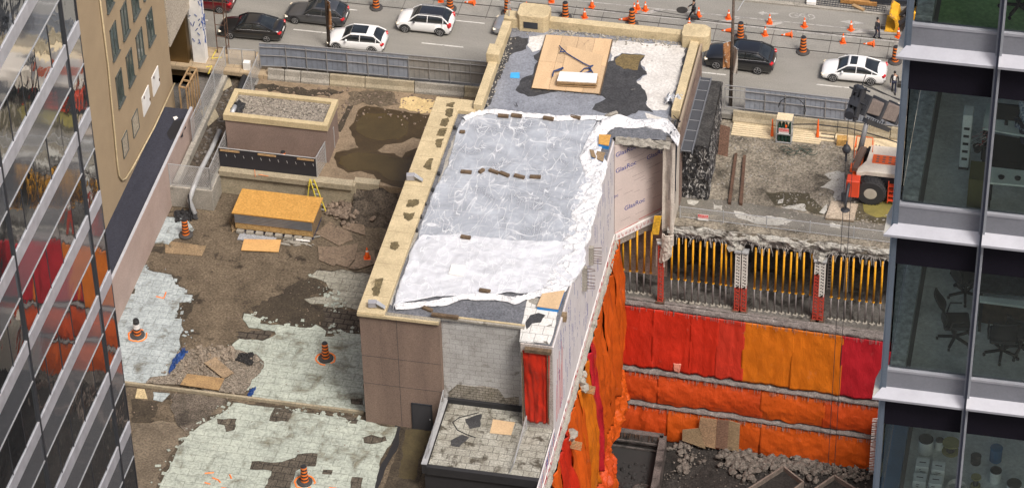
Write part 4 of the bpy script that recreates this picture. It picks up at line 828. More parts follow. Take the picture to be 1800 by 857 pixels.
for i, q in enumerate(([(985, 350), (1060, 330), (1110, 340), (1120, 430), (1150, 500), (1040, 505), (1045, 450), (1000, 430), (960, 425), (1000, 400), (1030, 380)], [(460, 560), (540, 580), (620, 600), (680, 590), (800, 620), (760, 645), (600, 640), (480, 600)], [(720, 500), (750, 490), (745, 515), (715, 520)], [(735, 540), (800, 530), (870, 520), (885, 560), (820, 555)], [(1015, 630), (1080, 640), (1075, 665), (1020, 655)],
                       [(955, 570), (1000, 520), (1000, 560), (985, 580)], [(345, 525), (395, 530), (395, 560), (345, 550)], [(190, 500), (260, 505), (230, 530), (195, 520)])):
    struct(patch('bare_concrete', q and R6(q), YZ+.022, .004, pale, .25, .09, 170+i))
strip = grime('grey_edge', (0.17, 0.16, 0.135), (0.12, 0.11, 0.095), .6, speck=.2)
struct(patch('slab_border', R6([(80, 470), (400, 500), (700, 540), (1000, 600), (1450, 660), (1450, 740), (1390, 735), (1000, 700), (600, 625), (300, 580), (60, 560)]), YZ+.016, .004, strip, .4, .05, 180))
# stones on the yard
mb = MB()
for k in range(1500):
    x, y = rr.uniform(12.2, 25), rr.uniform(5.5, 15.5)
    if noise.noise(Vector((x*.4, y*.5, 3))) > -.15: mb.rock((x, y, YZ+.02), rr.choice((.03, .04, .05, .06, .09)))
tag(mb.build('yard_stones', grime('stone', (0.30, 0.28, 0.25), (0.2, 0.185, 0.16), 2)), 'loose stones scattered over the crane yard', 'stones', kind='stuff')
mb = MB(); 
for k in range(7): mb.bx(12.3, 19.5-rr.uniform(0, 1.5), 15.5+.22*k, 15.68+.22*k, YZ+.01, YZ+.06+.01*k)
mb.bx(19.5, 30, 15.9, 17.1, YZ, YZ+.04); struct(mb.build('pale_planks', grime('pale_plank', (0.66, 0.55, 0.37), (0.5, 0.41, 0.27), .8, (0.36, 0.29, 0.19), .8, .62, speck=.15, stretch=(.3, 1, 1))))
# the broken slab edge
mb = MB()
def sfn(u, v):
    x = 9.6+26*u; bulge = .25*math.sin(v*3.14)
    n = noise.fractal(Vector((x*1.1, v*2.2, 1)), .8, 2.1, 4)
    return (x, 4.95-bulge*.7-.22*n, YZ+.03-.85*v*(1+.45*noise.noise(Vector((x*.9, 1, 5)))))
mb.grid(sfn, 260, 12); e = tag(mb.build('slab_edge', grime('broken_concrete', (0.38, 0.37, 0.335), (0.22, 0.21, 0.185), 1.4, (0.09, 0.082, 0.07), 1.4, .54, .1, .3, 9, bump=1, bd=.06)), 'ragged broken concrete edge of the crane yard above the yellow props', 'slab edge')
struct(e)
mb = MB()
for k in range(120):
    x = rr.uniform(10, 25); p = Vector((x, 4.7+rr.uniform(-.1, .1), -1.1)); d = Vector((rr.uniform(-.4, .4), rr.uniform(-.5, 0), rr.uniform(-.7, .05))); mb.tube([p, p+d*.6, p+d*.7+Vector((0, 0, rr.uniform(-.5, -.1)))], .012, 4)
tag(mb.build('bent_rebar', plain('pale_rebar', (0.42, 0.40, 0.37), .7)), 'bent reinforcing wires hanging from the broken slab edge', 'rebar', kind='stuff')
# guard rail along the edge with netting
Rl = thing('guard_rail', 'low wire guard fence along the broken edge of the crane yard', 'fence', (17, 5.5, YZ))
rpx = [(1170, 355), (1203, 348), (1275, 368), (1352, 373), (1428, 390), (1505, 398), (1590, 405)]
a, b = at(1203, 358+15, z=YZ), at(1590, 412, z=YZ)
ya = 5.6
mb = MB(); mb.tube([(10.2, ya+.2, YZ+.95), (31, ya-.1, YZ+.95)], .025, 5); mb.tube([(10.2, ya+.2, YZ+.1), (31, ya-.1, YZ+.1)], .02, 5)
mb.build('rail', galv, Rl)
for k in range(8): MB().tube([(10.3+k*2.95, ya+.18-k*.03, YZ), (10.3+k*2.95, ya+.18-k*.03, YZ+1.05)], .035, 6).build('post', galv, Rl)
MB().quad((10.2, ya+.2, YZ+.08), (31, ya-.1, YZ+.08), (31, ya-.1, YZ+.95), (10.2, ya+.2, YZ+.95)).build('netting', mesh_mat('fine_net', (0.4, 0.4, 0.38), .08, .13), Rl, uvp=((1, 0, 0), (0, 0, 1)))
red = plain('red_sign', (0.62, 0.05, 0.05), .5)
def danger(name, p, w, h, xd, lab):
    t = thing(name, lab, 'sign', (p.x, p.y, p.z)); xd = Vector(xd).normalized(); n = Vector((xd.y, -xd.x, 0))
    c = Vector(p)
    MB().slab([c-xd*w/2, c+xd*w/2, c+xd*w/2+Vector((0, 0, h)), c-xd*w/2+Vector((0, 0, h))], -n*.02).build('plate', white, t)
    MB().slab([c-xd*w*.48+n*.004+Vector((0, 0, h*.33)), c+xd*w*.48+n*.004+Vector((0, 0, h*.33)), c+xd*w*.48+n*.004+Vector((0, 0, h*.97)), c-xd*w*.48+n*.004+Vector((0, 0, h*.97))], -n*.004).build('red_field', red, t)
    text_mesh('DANGER', w*.23, 'lettering', white, t, c+n*.012+Vector((0, 0, h*.38)), xd, (0, 0, 1), align='CENTER')
    text_mesh('DO NOT ENTER', w*.11, 'lettering', white, t, c+n*.012+Vector((0, 0, h*.75)), xd, (0, 0, 1), align='CENTER')
    return t
p = at(1236, 368, y=ya-.0); danger('danger_sign', Vector((p.x, ya+.05, YZ+.1)), .72, .5, (1, 0, 0), 'red and white danger sign tied to the guard fence of the yard')
# two old beams, boards, plank
for q, lab in (([(465, 228), (482, 228), (445, 515), (428, 510)], 'left of the two long rusty beams lying in the yard'), ([(515, 240), (532, 240), (512, 520), (492, 515)], 'right of the two long rusty beams lying in the yard')):
    pts = atz(R6(q), YZ+.22); tag(MB().prism([tuple(v)[:2] for v in pts], YZ+.02, YZ+.24).build('steel_beam', rust), lab, 'beam', 'rusty beams in the yard')
tag(MB().slab([at(1150+368/3.296, 200+235/3.296, z=YZ), at(1150+425/3.296, 200+250/3.296, z=YZ), at(1150+425/3.296, 200+250/3.296, z=YZ)+Vector((0, .9, 1.9)), at(1150+368/3.296, 200+235/3.296, z=YZ)+Vector((0, .9, 1.9))], (0, .04, 0)).build('leaning_board', grime('red_brown_board', (0.17, 0.10, 0.07), (0.12, 0.07, 0.05)), None), 'brown board leaning against the felt covered wall stub', 'board')
p = at(1150+235/3.296, 200+475/3.296, z=YZ); tag(MB().box((p.x, p.y, YZ+.07), (1.75, .14, .1), rad(-4)).build('timber_plank', wood), 'light timber plank at the foot of the torn wall stub', 'plank')
p = at(1150+215/3.296, 200+452/3.296, z=YZ); tag(MB().box((p.x, p.y, YZ+.1), (1.1, .5, .15), rad(-8)).build('grey_slab_piece', concd), 'grey slab piece lying before the torn wall stub', 'slab')
# ================================================================== GALLERY UNDER THE YARD, TARPAULINS, PIT
def yN(x, z): return 4.7+(z+7.2)*.12-(x-6)*.035
gal = grime('gallery_floor', (0.14, 0.132, 0.122), (0.085, 0.08, 0.073), 0.6, (0.03, 0.027, 0.024), 0.7, .52, .1, .3, 8)
mb = MB(); mb.bx(3.0, 60, 5.0, 15, -7.75, -7.2); mb.prism([(3, 4.72), (60, 2.9), (60, 5.0), (3, 5.0)], -7.6, -7.2); struct(mb.build('gallery_floor', gal))
mb = MB(); mb.bx(3, 60, 14.6, 15, -7.2, -1.05); mb.bx(10.3, 16.5, 11.0, 11.3, -4.6, -1.05)
tag(mb.build('gallery_back_wall', grime('brown_wall', (0.42, 0.29, 0.23), (0.29, 0.205, 0.165), .4, (0.08, 0.06, 0.05), .5, .6, .1, .25)), 'dim brown back wall of the gallery behind the yellow props', 'wall')
mb = MB(); mb.bx(5.6, 9.2, 7.4, 7.6, -7.2, -1.6); tag(mb.build('gallery_side_wall', MATS['brown_wall']), 'brown wall behind the leftmost props below the slanting boards', 'wall')
for y, z in ((9.3, -2.7), (12.4, -2.4)):
    tag(MB().bx(9.3, 60, y, y+.3, z-.25, z).build('service_pipe', concd), ('front' if y < 10 else 'rear')+' horizontal service pipe under the yard slab', 'pipe')
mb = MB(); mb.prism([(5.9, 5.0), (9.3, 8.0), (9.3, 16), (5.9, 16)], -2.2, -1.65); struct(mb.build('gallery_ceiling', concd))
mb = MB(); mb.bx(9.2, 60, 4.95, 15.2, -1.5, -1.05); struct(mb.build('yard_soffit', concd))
for x in (14.2, 19.9):
    mb = MB()
    for k in range(9): mb.rock((x+rr.uniform(-.25, .35), 4.9+rr.uniform(-.1, .15), -1.6+rr.uniform(-.3, .2)), .34)
    tag(mb.build('broken_column_head', MATS['broken_concrete']), 'broken concrete column head over the '+('left' if x < 16 else 'right')+' pair of perforated shores', 'column head')
# torn concrete stub left of the first bay
mb = MB()
mb.grid(lambda u, v: (9.3+.75*u-.15*v+.1*noise.noise((u*4, v*5, 0)), 4.55-.2*math.sin(u*3)+.1*noise.noise((u*6, v*8, 2)), -1.0-2.6*v*(1-.25*u)), 8, 18)
mb.grid(lambda u, v: (8.85+.6*u, 4.75, -1.7-2.4*v+.1*noise.noise((u*9, v, 1))), 8, 10)
tag(mb.build('torn_column', MATS['dirty_membrane'], solidify=.06), 'torn pale wall strip hanging left of the first bay of props', 'wall strip')
tag(MB().slab([at(*p, y=4.5) for p in ((1150, 380), (1163, 380), (1158, 412), (1145, 412))], (0, .06, 0)).build('yellow_formwork_panel', grime('yellow_panel', (0.62, 0.36, 0.03), (0.5, 0.28, 0.03), 1.5)), 'yellow panel hanging at the foot of the slanting boards', 'panel')
# props
yel = grime('prop_yellow', (0.72, 0.36, 0.02), (0.60, 0.28, 0.015), 3, speck=.12, coord='object', rough=.5)
prop0 = thing('shoring_prop', 'x', 'prop', (0, 0, 0))
MB().tube([(0, 0, 2.15), (0, 0, 6.15)], .072, 10).build('outer_tube', yel, prop0, local=True, smooth=True)
MB().tube([(0, 0, .05), (0, 0, 2.2)], .055, 8).build('inner_tube', plain('prop_grey', (0.20, 0.185, 0.18), .5, .2), prop0, local=True, smooth=True)
MB().box((0, 0, .04), (.30, .30, .08)).build('base_plate', plain('pale_plate', (0.30, 0.28, 0.24), .7), prop0, local=True)
MB().box((0, 0, 2.18), (.15, .15, .1)).build('collar', yel, prop0, local=True)
pxs = [(c, 1) for c in (540, 577, 613, 650, 684, 721, 761, 797, 829, 857)]+[(c, 2) for c in (978, 1012, 1050, 1088, 1126, 1163, 1200, 1236, 1271)]+[(c, 3) for c in (1384, 1421, 1460, 1493, 1531, 1569, 1607, 1645, 1683, 1721)]
xs = []
for k, cx in enumerate((253, 313, 372, 429, 489)):
    p = at(1040+cx/4.76, 380+660/4.76, z=-7.2); xs.append((p.x, 0))
for c, b in pxs:
    fy = 380+(310+(c-540)*.122)/3; p = at(1000+c/3, fy, y=4.9); xs.append((p.x, b))
bays = ['under the slanting boards', 'in the bay left of the left shore pair', 'in the bay between the shore pairs', 'in the bay right of the right shore pair']
ords = ['first', 'second', 'third', 'fourth', 'fifth', 'sixth', 'seventh', 'eighth', 'ninth', 'tenth']; cnt = {}
for k, (x, b) in enumerate(xs):
    o = prop0 if k == 0 else dup(prop0, (0, 0, 0)); i = cnt.get(b, 0); cnt[b] = i+1
    o.location = (x, 4.95-.0*(x) if b else 5.5, -7.2); o.rotation_euler = (rad(rr.uniform(-.8, .8)), rad(rr.uniform(-.8, .8)), rr.uniform(0, 6))
    if b == 0: o.location = (x, 5.3, -7.2); o.scale = (1, 1, .9)
    tag(o, 'yellow steel prop, %s from the left %s' % (ords[i], bays[b]), 'prop', 'yellow shoring props')
# perforated shores
def shore(px, py_, hw, split, lab, whole_red=False):
    p = at(px, py_, y=4.75); t = thing('perforated_shore', lab, 'shore', (p.x, 4.75, -7.2), group='perforated red and white shores')
    w = .30; H0 = 5.2
    rd = plain('shore_red', (0.42, 0.05, 0.03), .6); wh = plain('shore_white', (0.62, 0.60, 0.55), .6)
    def seg(z0, z1, m, nm):
        if z1-z0 < .1: return
        s = thing('x', None, None); bpy.data.objects.remove(s)
        mb = MB()
        for sx in (-1, 1):
            for sy in (-1, 1): mb.bx(sx*w/2-.035+0, sx*w/2+.035, sy*w/2-.035, sy*w/2+.035, z0, z1)
        n = int((z1-z0)/.27)
        for i in range(n+1):
            z = z0+(z1-z0)*i/max(1, n); mb.bx(-w/2, w/2, -w/2-.02, -w/2+.02, z-.035, z+.035); mb.bx(-w/2-.02, -w/2+.02, -w/2, w/2, z-.035, z+.035); mb.bx(w/2-.02, w/2+.02, -w/2, w/2, z-.035, z+.035)
            if i < n: mb.bar((-w/2, -w/2, z), (w/2, -w/2, z+(z1-z0)/n), .05, .03)
        mb.build(nm, m, t, local=True)
    seg(.1, split, rd, 'red_section'); seg(split, H0, wh, 'white_section')
    MB().bx(-.3, .3, -.3, .3, 0, .1).build('base', rust, t, local=True); MB().bx(-.25, .25, -.25, .25, H0, H0+.12).build('head_plate', galv, t, local=True)
    return t
for c, sp, lab in ((485, 5.1, 'single red perforated shore by the torn wall strip'), (890, 2.15, 'left shore of the left red and white pair, red only at its foot'), (925, 2.15, 'right shore of the left red and white pair, red only at its foot'), (1305, 4.1, 'left shore of the right pair, red over most of its height'), (1333, 2.2, 'right shore of the right pair, white with a red foot'),):
    shore(1000+c/3, 380+300/3+((c-540)*.12)/3, 0, sp, lab)
for c in (1375, 1465):
    p = at(1000+c/3, 380+300/3, y=8.0); t = thing('lattice_prop', 'pale lattice prop standing deeper in the gallery, '+('left one' if c < 1400 else 'right one'), 'prop', (p.x, 8, -7.2), group='lattice props deep in the gallery')
    mb = MB()
    for sx in (-1, 1): mb.bx(p.x+sx*.12-.03, p.x+sx*.12+.03, 7.97, 8.03, -7.2, -1.5)
    for i in range(20): mb.bx(p.x-.12, p.x+.12, 7.98, 8.02, -7.1+i*.28, -7.03+i*.28)
    mb.build('lattice', plain('lattice_grey', (0.36, 0.34, 0.31), .6), t)
# ledge of the gallery floor
spike = grime('ledge_rust', (0.19, 0.17, 0.16), (0.12, 0.105, 0.10), 1.2, (0.32, 0.30, 0.285), 1.5, .6, .1, .35, 10, bump=.8)
def ledge(z, proud, thick, lab, n_sp=160, x0=6.1, x1=24.9):
    mb = MB()
    mb.grid(lambda u, v: (x0+(x1-x0)*u, yN(x0+(x1-x0)*u, z)+.1-(proud+.1)*math.sin(min(1, v*1.0)*2.4)*1.0-.05*noise.noise((u*60, v*4, z)), z+.12-thick*v+.05*noise.noise((u*40, v*3, z+2))), 220, 6)
    o = mb.build('concrete_ledge', spike, smooth=False); tag(o, lab, 'ledge')
    mb = MB()
    for k in range(n_sp):
        x = rr.uniform(x0, x1); y = yN(x, z)-proud*.8; mb.bar((x, y, z-.2*thick), (x+rr.uniform(-.05, .05), y-rr.uniform(.05, .2), z-thick-rr.uniform(.0, .15)), .018)
    s = mb.build('nail', plain('nail_grey', (0.20, 0.18, 0.17), .6), o if False else None); tag(s, 'row of short bars sticking out under the '+{-7.25: 'ledge of the yellow props', -12.7: 'upper long ledge', -15.5: 'lower long ledge'}[z], 'bars', kind='stuff')
ledge(-7.25, .25, .6, 'rough concrete ledge carrying the yellow props', 90)
ledge(-12.7, .38, .5, 'upper long concrete ledge across the orange pit wall', 120)
ledge(-15.5, .38, .5, 'lower long concrete ledge across the orange pit wall', 120)
# pit walls behind the sheets and the floor
mb = MB()
mb.quad((5.8, 5.0, -7.2), (60, 3.2, -7.2), (60, 1.7, -19), (5.8, 3.6, -19)); tag(mb.build('pit_north_wall', concd, solidify=.2), 'concrete wall of the pit behind the orange sheets', 'wall')
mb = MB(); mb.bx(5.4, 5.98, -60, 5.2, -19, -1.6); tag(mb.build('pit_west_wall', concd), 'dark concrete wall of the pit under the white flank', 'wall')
mb = MB(); mb.bx(40, 40.5, -60, 5, -19, -1); mb.bx(5.5, 40, -60.5, -60, -19, -1); struct(mb.build('far_pit_banks', concd))
soil = grime('pit_soil', (0.030, 0.027, 0.025), (0.016, 0.015, 0.014), .6, (0.10, 0.092, 0.085), .9, .62, .1, .6, 8, .9, 1, .06)
mb = MB(); mb.grid(lambda u, v: (5.5+35*u, 4-64*v, -18.6+.35*noise.fractal(Vector((u*14, v*22, 0)), .8, 2, 5)), 140, 160); struct(mb.build('pit_floor', soil))
# sheets on the north wall
def nsheet(name, px0, px1, zt, zb, mat, lab, seed, nf=3, top=.0, fold=.10, sag=0, grp='orange and red sheets on the pit wall'):
    x0 = at(px0, 560+(px0-1075)*.11, y=4.4).x if isinstance(px0, (int, float)) else px0[0]; x1 = at(px1, 560+(px1-1075)*.11, y=4.4).x
    o = cloth(name, (x0, yN(x0, zt)-.12, zt), (x1, yN(x1, zt)-.12, zt), (x1, yN(x1, zb)-.2, zb), (x0, yN(x0, zb)-.2, zb), mat, (0, -1, 0), max(16, int((x1-x0)*9)), 30, fold*.8, max(1, nf-1), seed, wr=.06, sag=sag, edge=.25)
    return tag(o, lab, 'tarpaulin', grp)
u1 = [(1078, 1150, tred, 'leftmost bright red sheet of the top row on the pit wall'), (1150, 1216, tred, 'second red sheet from the left in the top row'), (1216, 1263, tred, 'third red sheet from the left in the top row'), (1263, 1309, tarp_mat('faded_red_tarp', (0.55, 0.040, 0.020)), 'fourth red sheet, just left of the orange ones in the top row'), (1309, 1396, tyel, 'left of the two amber orange sheets of the top row'), (1396, 1482, tyel, 'right of the two amber orange sheets of the top row'), (1482, 1640, tcri, 'crimson sheet with a small tear at the right end of the top row')]
for i, (a, b, m_, lab) in enumerate(u1): nsheet('tarpaulin', a-2, b+2, -7.7, -12.55, m_, lab, 10+i, 2)
u2 = [(1078, 1163, tdo, 'leftmost sheet of the middle row on the pit wall'), (1163, 1347, tdo, 'long second sheet of the middle row, sagging'), (1347, 1458, torg, 'third sheet of the middle row'), (1458, 1640, tdo, 'rightmost sheet of the middle row on the pit wall')]
for i, (a, b, m_, lab) in enumerate(u2): nsheet('tarpaulin', a-2, b+2, -13.1, -15.4, m_, lab, 30+i, 2, sag=.18)
u3 = [(1072, 1182, tdo, 'leftmost creased sheet of the bottom row above the concrete shaft'), (1182, 1350, torg, 'sheet of the bottom row behind the leaning boards'), (1350, 1640, torg, 'long rightmost sheet of the bottom row')]
for i, (a, b, m_, lab) in enumerate(u3): nsheet('tarpaulin', a-2, b+2, -15.9, -18.5, m_, lab, 50+i, 3, fold=.16, sag=.15)
# small pale patches on the sheets
for x, y, w, h, mt in ((1191, 642, .55, .7, tarp_mat('pale_patch', (0.72, 0.28, 0.20))), (1520, 650, .2, .6, MATS['pale_patch'])):
    p = at(x, y, y=3.9); tag(cloth('fabric_patch', (p.x-w/2, 3.72, p.z+h/2), (p.x+w/2, 3.72, p.z+h/2), (p.x+w/3, 3.6, p.z-h/2), (p.x-w/3, 3.6, p.z-h/2), mt, (0, -1, 0), 8, 8, .04, 1, 2), 'pale flap of fabric '+('over the upper ledge' if x < 1300 else 'on the crimson sheet'), 'fabric patch')
# sheets on the west wall, under the flank
def wsheet(y0, y1, zt, zb, mat, lab, seed, nf=2, x=6.15, dy=0, out=.5):
    o = cloth('tarpaulin', (x, y0, zt), (x, y1, zt), (x+out, y1+dy, zb), (x+out, y0+dy, zb), mat, (1, 0, 0), max(14, int(abs(y1-y0)*8)), 56, .42, nf+1, seed, wr=.20, edge=.4, sag=.15)
    return tag(o, lab, 'tarpaulin', 'orange and red sheets under the flank')
wsheet(4.3, 1.2, -1.75, -12.6, torg, 'orange sheet in the corner of the pit next to the props', 70, 2, out=.35)
wsheet(1.3, -2.2, -2.1, -12.6, torg, 'brighter orange sheet second from the pit corner below the flank', 71)
wsheet(-2.1, -6.0, -2.2, -12.6, torg, 'orange sheet third from the pit corner below the flank', 72, 3)
wsheet(-5.8, -7.6, -2.2, -12.6, tcri, 'narrow crimson sheet between orange ones below the flank', 73, 1, out=.6)
wsheet(-7.5, -11, -2.2, -12.6, tyel, 'amber sheet fifth from the pit corner below the flank', 74, 2, out=.7)
wsheet(-10.8, -14.5, -2.3, -12.6, torg, 'orange sheet sixth from the pit corner below the flank', 75, 2, out=.8)
wsheet(-14.4, -17.5, -2.3, -12.6, tred, 'dark red sheet under the lower concrete stub of the flank', 76, 2, out=.7)
wsheet(-17.4, -26, -2.3, -12.6, torg, 'long orange sheet at the near end of the flank', 77, 4, out=.9)
wsheet(3.9, -4, -12.8, -15.3, torg, 'orange strip of the second tier near the pit corner', 78, 3, x=6.45, out=.5)
wsheet(-3.8, -13, -12.8, -15.3, tdo, 'deep orange strip of the second tier farther along', 79, 4, x=6.7, out=.6)
wsheet(-2, -12, -15.6, -18.4, torg, 'orange strip hanging at the bottom of the west pit wall', 80, 3, x=6.8, out=.4)
mb = MB()
for z in (-12.7, -15.5): mb.grid(lambda u, v: (6.0+.55*math.sin(v*2.6)+.12*noise.noise((u*50, v*3, z)), 4.2-30*u, z+.1-.45*v), 160, 5)
tag(mb.build('west_ledge', spike), 'twin rough ledges running along the west pit wall', 'ledge')
# boards leaning on the sheets
PB = lambda pts: Z(pts, 1180, 700, 4.737)
for q, mt, lab in (([(95, 250), (240, 240), (290, 395), (95, 330)], plyd, 'dark board lying lowest and leftmost against the orange sheet'), ([(240, 158), (380, 178), (370, 395), (285, 375), (230, 240)], ply, 'tan board leaning second from the left'), ([(382, 178), (480, 185), (470, 405), (372, 385)], grime('brown_ply', (0.19, 0.11, 0.075), (0.13, 0.08, 0.055)), 'brown board leaning third from the left'), ([(480, 185), (572, 210), (566, 418), (470, 405)], plyd, 'weathered board leaning rightmost against the orange sheet')):
    pts = [at(*p, y=2.75) for p in PB(q)]; pts = [Vector((v.x, 2.45+.12*(v.z+18.5), v.z)) for v in pts]
    mt = ply if mt is ply else mt; tag(MB().slab(pts, (0, .04, 0)).build('leaning_board', plyd if mt is ply and False else (grime('tan_ply', (0.33, 0.22, 0.13), (0.25, 0.165, 0.10)) if mt is ply else mt)), lab, 'board')
# concrete shaft
Sh = thing('concrete_shaft', 'dark open concrete shaft in the left corner of the pit', 'shaft', (8.5, 0, -18.6))
zt = -17.0
o4 = [at(*p, z=zt) for p in [(1072, 752), (1166, 765), (1150, 857), (1050, 850)]]
dirv = (o4[2]-o4[1]).normalized(); dl = (o4[3]-o4[0]).normalized()
A_, B_, = o4[0], o4[1]; C_ = B_+dirv*9; D_ = A_+dl*9
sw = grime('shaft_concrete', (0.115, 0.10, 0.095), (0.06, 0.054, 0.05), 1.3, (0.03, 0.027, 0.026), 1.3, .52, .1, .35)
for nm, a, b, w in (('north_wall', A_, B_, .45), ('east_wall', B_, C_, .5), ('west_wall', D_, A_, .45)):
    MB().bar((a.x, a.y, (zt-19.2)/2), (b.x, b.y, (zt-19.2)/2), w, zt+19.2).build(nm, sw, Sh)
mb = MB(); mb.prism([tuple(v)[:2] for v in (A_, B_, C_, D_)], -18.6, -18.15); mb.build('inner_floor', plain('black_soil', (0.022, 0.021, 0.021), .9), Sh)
for k in range(2):
    z = zt-.55-.5*k; a = A_.lerp(B_, .03); b = A_.lerp(B_, .97); MB().bar((a.x, a.y-.45-.12*k, z), (b.x, b.y-.45-.12*k, z), .12, .14).build('wale_beam', sw, Sh)
mb = MB()
for k in range(34):
    p = A_.lerp(B_, rr.uniform(.03, .97)); mb.bar((p.x, p.y-.25, zt), (p.x, p.y-.3, zt-rr.uniform(.15, .5)), .04)
mb.build('reinforcing_bar', rust, Sh)
c = (A_+B_+C_+D_)/4; 
mb = MB(); p = B_.lerp(C_, .55); mb.lathe([(.75, 0), (.75, .4), (.62, .45), (.6, .2)], (p.x-.9, p.y, -18.2), 16); mb.build('pipe_ring', sw, Sh)
mb = MB()
for k in range(60): mb.rock((c.x+rr.uniform(-1.5, 1.2), c.y+rr.uniform(-1, 2.5), -18.15), rr.uniform(.08, .3))
mb.build('soil_heap', MATS['black_soil'], Sh)['kind'] = 'stuff'
# rubble and dark heaps
rub = grime('rubble', (0.17, 0.15, 0.13), (0.07, 0.062, 0.055), 3.5, speck=.3)
mb = MB()
def scatter(mb, q, z, n, r0, r1, off=(1180, 700, 4.737), pw=2):
    pts = [at(*p, z=z) for p in Z(q, *off)]
    for k in range(n):
        i = rr.randrange(len(pts)-1); p = pts[i].lerp(pts[i+1], rr.random()); mb.rock((p.x+rr.gauss(0, .5), p.y+rr.gauss(0, .45), z+abs(rr.gauss(0, .12))), r0+(r1-r0)*rr.random()**pw)
scatter(mb, [(60, 390), (120, 470), (130, 540), (90, 600)], -18.45, 90, .06, .3)
scatter(mb, [(480, 520), (560, 480), (640, 560), (600, 620)], -18.45, 200, .04, .42)
scatter(mb, [(540, 500), (700, 560), (860, 540), (1000, 530), (1150, 570), (1180, 590)], -18.45, 420, .03, .42)
scatter(mb, [(1180, 590), (1350, 590), (1500, 620), (1600, 640)], -18.45, 220, .06, .24)
scatter(mb, [(100, 350), (300, 400), (600, 450), (900, 480), (1300, 560)], -18.5, 200, .03, .12)
for k in range(900):
    x, y = rr.uniform(8, 26), rr.uniform(-9, 2.8); mb.rock((x, y, -18.5), rr.uniform(.02, .08))
tag(mb.build('rubble', rub), 'broken concrete rubble strewn along the foot of the orange sheets', 'rubble', kind='stuff')
# timber forms
def form(q, lab):
    pts = [at(*p, z=-17.9) for p in PB(q)]; t = thing('timber_form', lab, 'formwork', (pts[0].x, pts[0].y, -18.5), group='wooden forms on the pit floor')
    n = len(pts)
    for i in range(n):
        a, b = pts[i], pts[(i+1) % n]; MB().bar((a.x, a.y, -18.2), (b.x, b.y, -18.2), .12, .62).build('side_board', grime('muddy_board', (0.20, 0.165, 0.14), (0.13, 0.105, 0.09), 1.2, speck=.3), t)
    MB().prism([tuple(v)[:2] for v in pts], -18.5, -18.3).build('soil_fill', soil, t)
form([(935, 560), (1100, 690), (820, 900), (560, 800)], 'wooden form box with soil, left one at the bottom of the picture')
form([(1360, 635), (1540, 750), (1300, 900), (1130, 790)], 'wooden form box, right one at the bottom of the picture')
# cream pier at the right end
mb = MB(); mb.bx(24.85, 27.5, 2.0, 2.6, -19, -13.2); mb.build
tag(mb.build('cream_pier', grime('cream_wall', (0.62, 0.60, 0.50), (0.5, 0.48, 0.39), .8)), 'cream rendered pier at the right end of the orange sheets', 'pier')
mb = MB()
for k in range(40): mb.bar((24.95, 2.3, -13.3-.13*k), (24.45, 2.1, -13.3-.13*k+rr.uniform(-.05, .05)), .03)
tag(mb.build('dowel_row', white), 'column of short dowels on the cream pier', 'bars', kind='stuff')
# ================================================================== WEST SIDE
bst = grime('beige_stucco', (0.36, 0.275, 0.175), (0.315, 0.24, 0.152), .4, (0.34, 0.25, 0.15), .3, .62, .2, .13, 16, .95, .3, .01)
Bb = thing('beige_building', 'beige rendered building with small windows behind the dark asphalt ramp', 'building', (-30, 0, 1.3))
MB().bx(-40, -27, -40, 11.7, -3, 21.5).build('wall', bst, Bb)
def glassm(name, c=(0.02, 0.03, 0.03), r=.08):
    if name in MATS: return MATS[name]
    g = NG(name); geo = g.n('NewGeometry').outputs['Position']; a = g.noise(geo, 1.1, 3)
    g.l(g.mix(g.ramp(a, .35, .65), c, tuple(v*2.2 for v in c)), g.b.inputs['Base Color']); g.b.inputs['Roughness'].default_value = r; g.b.inputs['Specular IOR Level'].default_value = .9
    g.l(g.bump(a, .08, .05), g.b.inputs['Normal']); MATS[name] = g.m; return g.m
wgl = glassm('window_glass', (0.035, 0.05, 0.045)); wfr = plain('window_frame', (0.075, 0.085, 0.08), .5)
cols = [(.6, 1.85), (2.95, 4.2), (5.25, 6.6), (7.65, 9.0)]
for ri, (z0, z1) in enumerate(((7.75, 10.15), (11.6, 14.0), (15.45, 17.85))):
    for ci, (y0, y1) in enumerate(cols):
        w = thing('window', None, None); w.parent = Bb; w.location = Vector((-27, y0, z0))-Bb.location; del_ = None
        bpy.data.objects.remove(w)
        f = MB()
        for a in (y0, y1-.07, (y0+y1)/2-.02): f.bx(-27.02, -26.93, a, a+(.07 if a != (y0+y1)/2-.02 else .04), z0, z1)
        for a in (z0, z1-.07): f.bx(-27.02, -26.93, y0, y1, a, a+.07)
        f.bx(-27.0, -26.85, y0-.08, y1+.08, z0-.1, z0-.002)
        fo = f.build('window', wfr, Bb)
        MB().bx(-27.01, -26.975, y0+.05, y1-.05, z0+.05, z1-.05).build('pane', wgl, fo)
for ci, (y0, y1) in enumerate(((.35, 1.45), (2.65, 3.92), (5.1, 6.65), (7.45, 8.95))):
    z0, z1 = 3.6, 5.2
    MB().bx(-27.0, -26.94, y0, y1, z0, z1).build('blocked_window', white if ci > 1 else grime('tan_panel', (0.40, 0.35, 0.26), (0.3, 0.26, 0.2)), Bb)
    if ci < 2:
        mb = MB()
        for a in (y0-.03, y1-.03): mb.bx(-26.96, -26.91, a, a+.06, z0, z1)
        for a in (z0-.03, z1-.03): mb.bx(-26.96, -26.91, y0, y1, a, a+.06)
        mb.build('blocked_frame', wfr, Bb)
    else:
        for (yy, zz) in ((y0+.3, z0+1.3), (y1-.15, z0+.35)): MB().bx(-26.94, -26.9, yy, yy+.12, zz, zz+.2).build('rust_spot', rust, Bb)
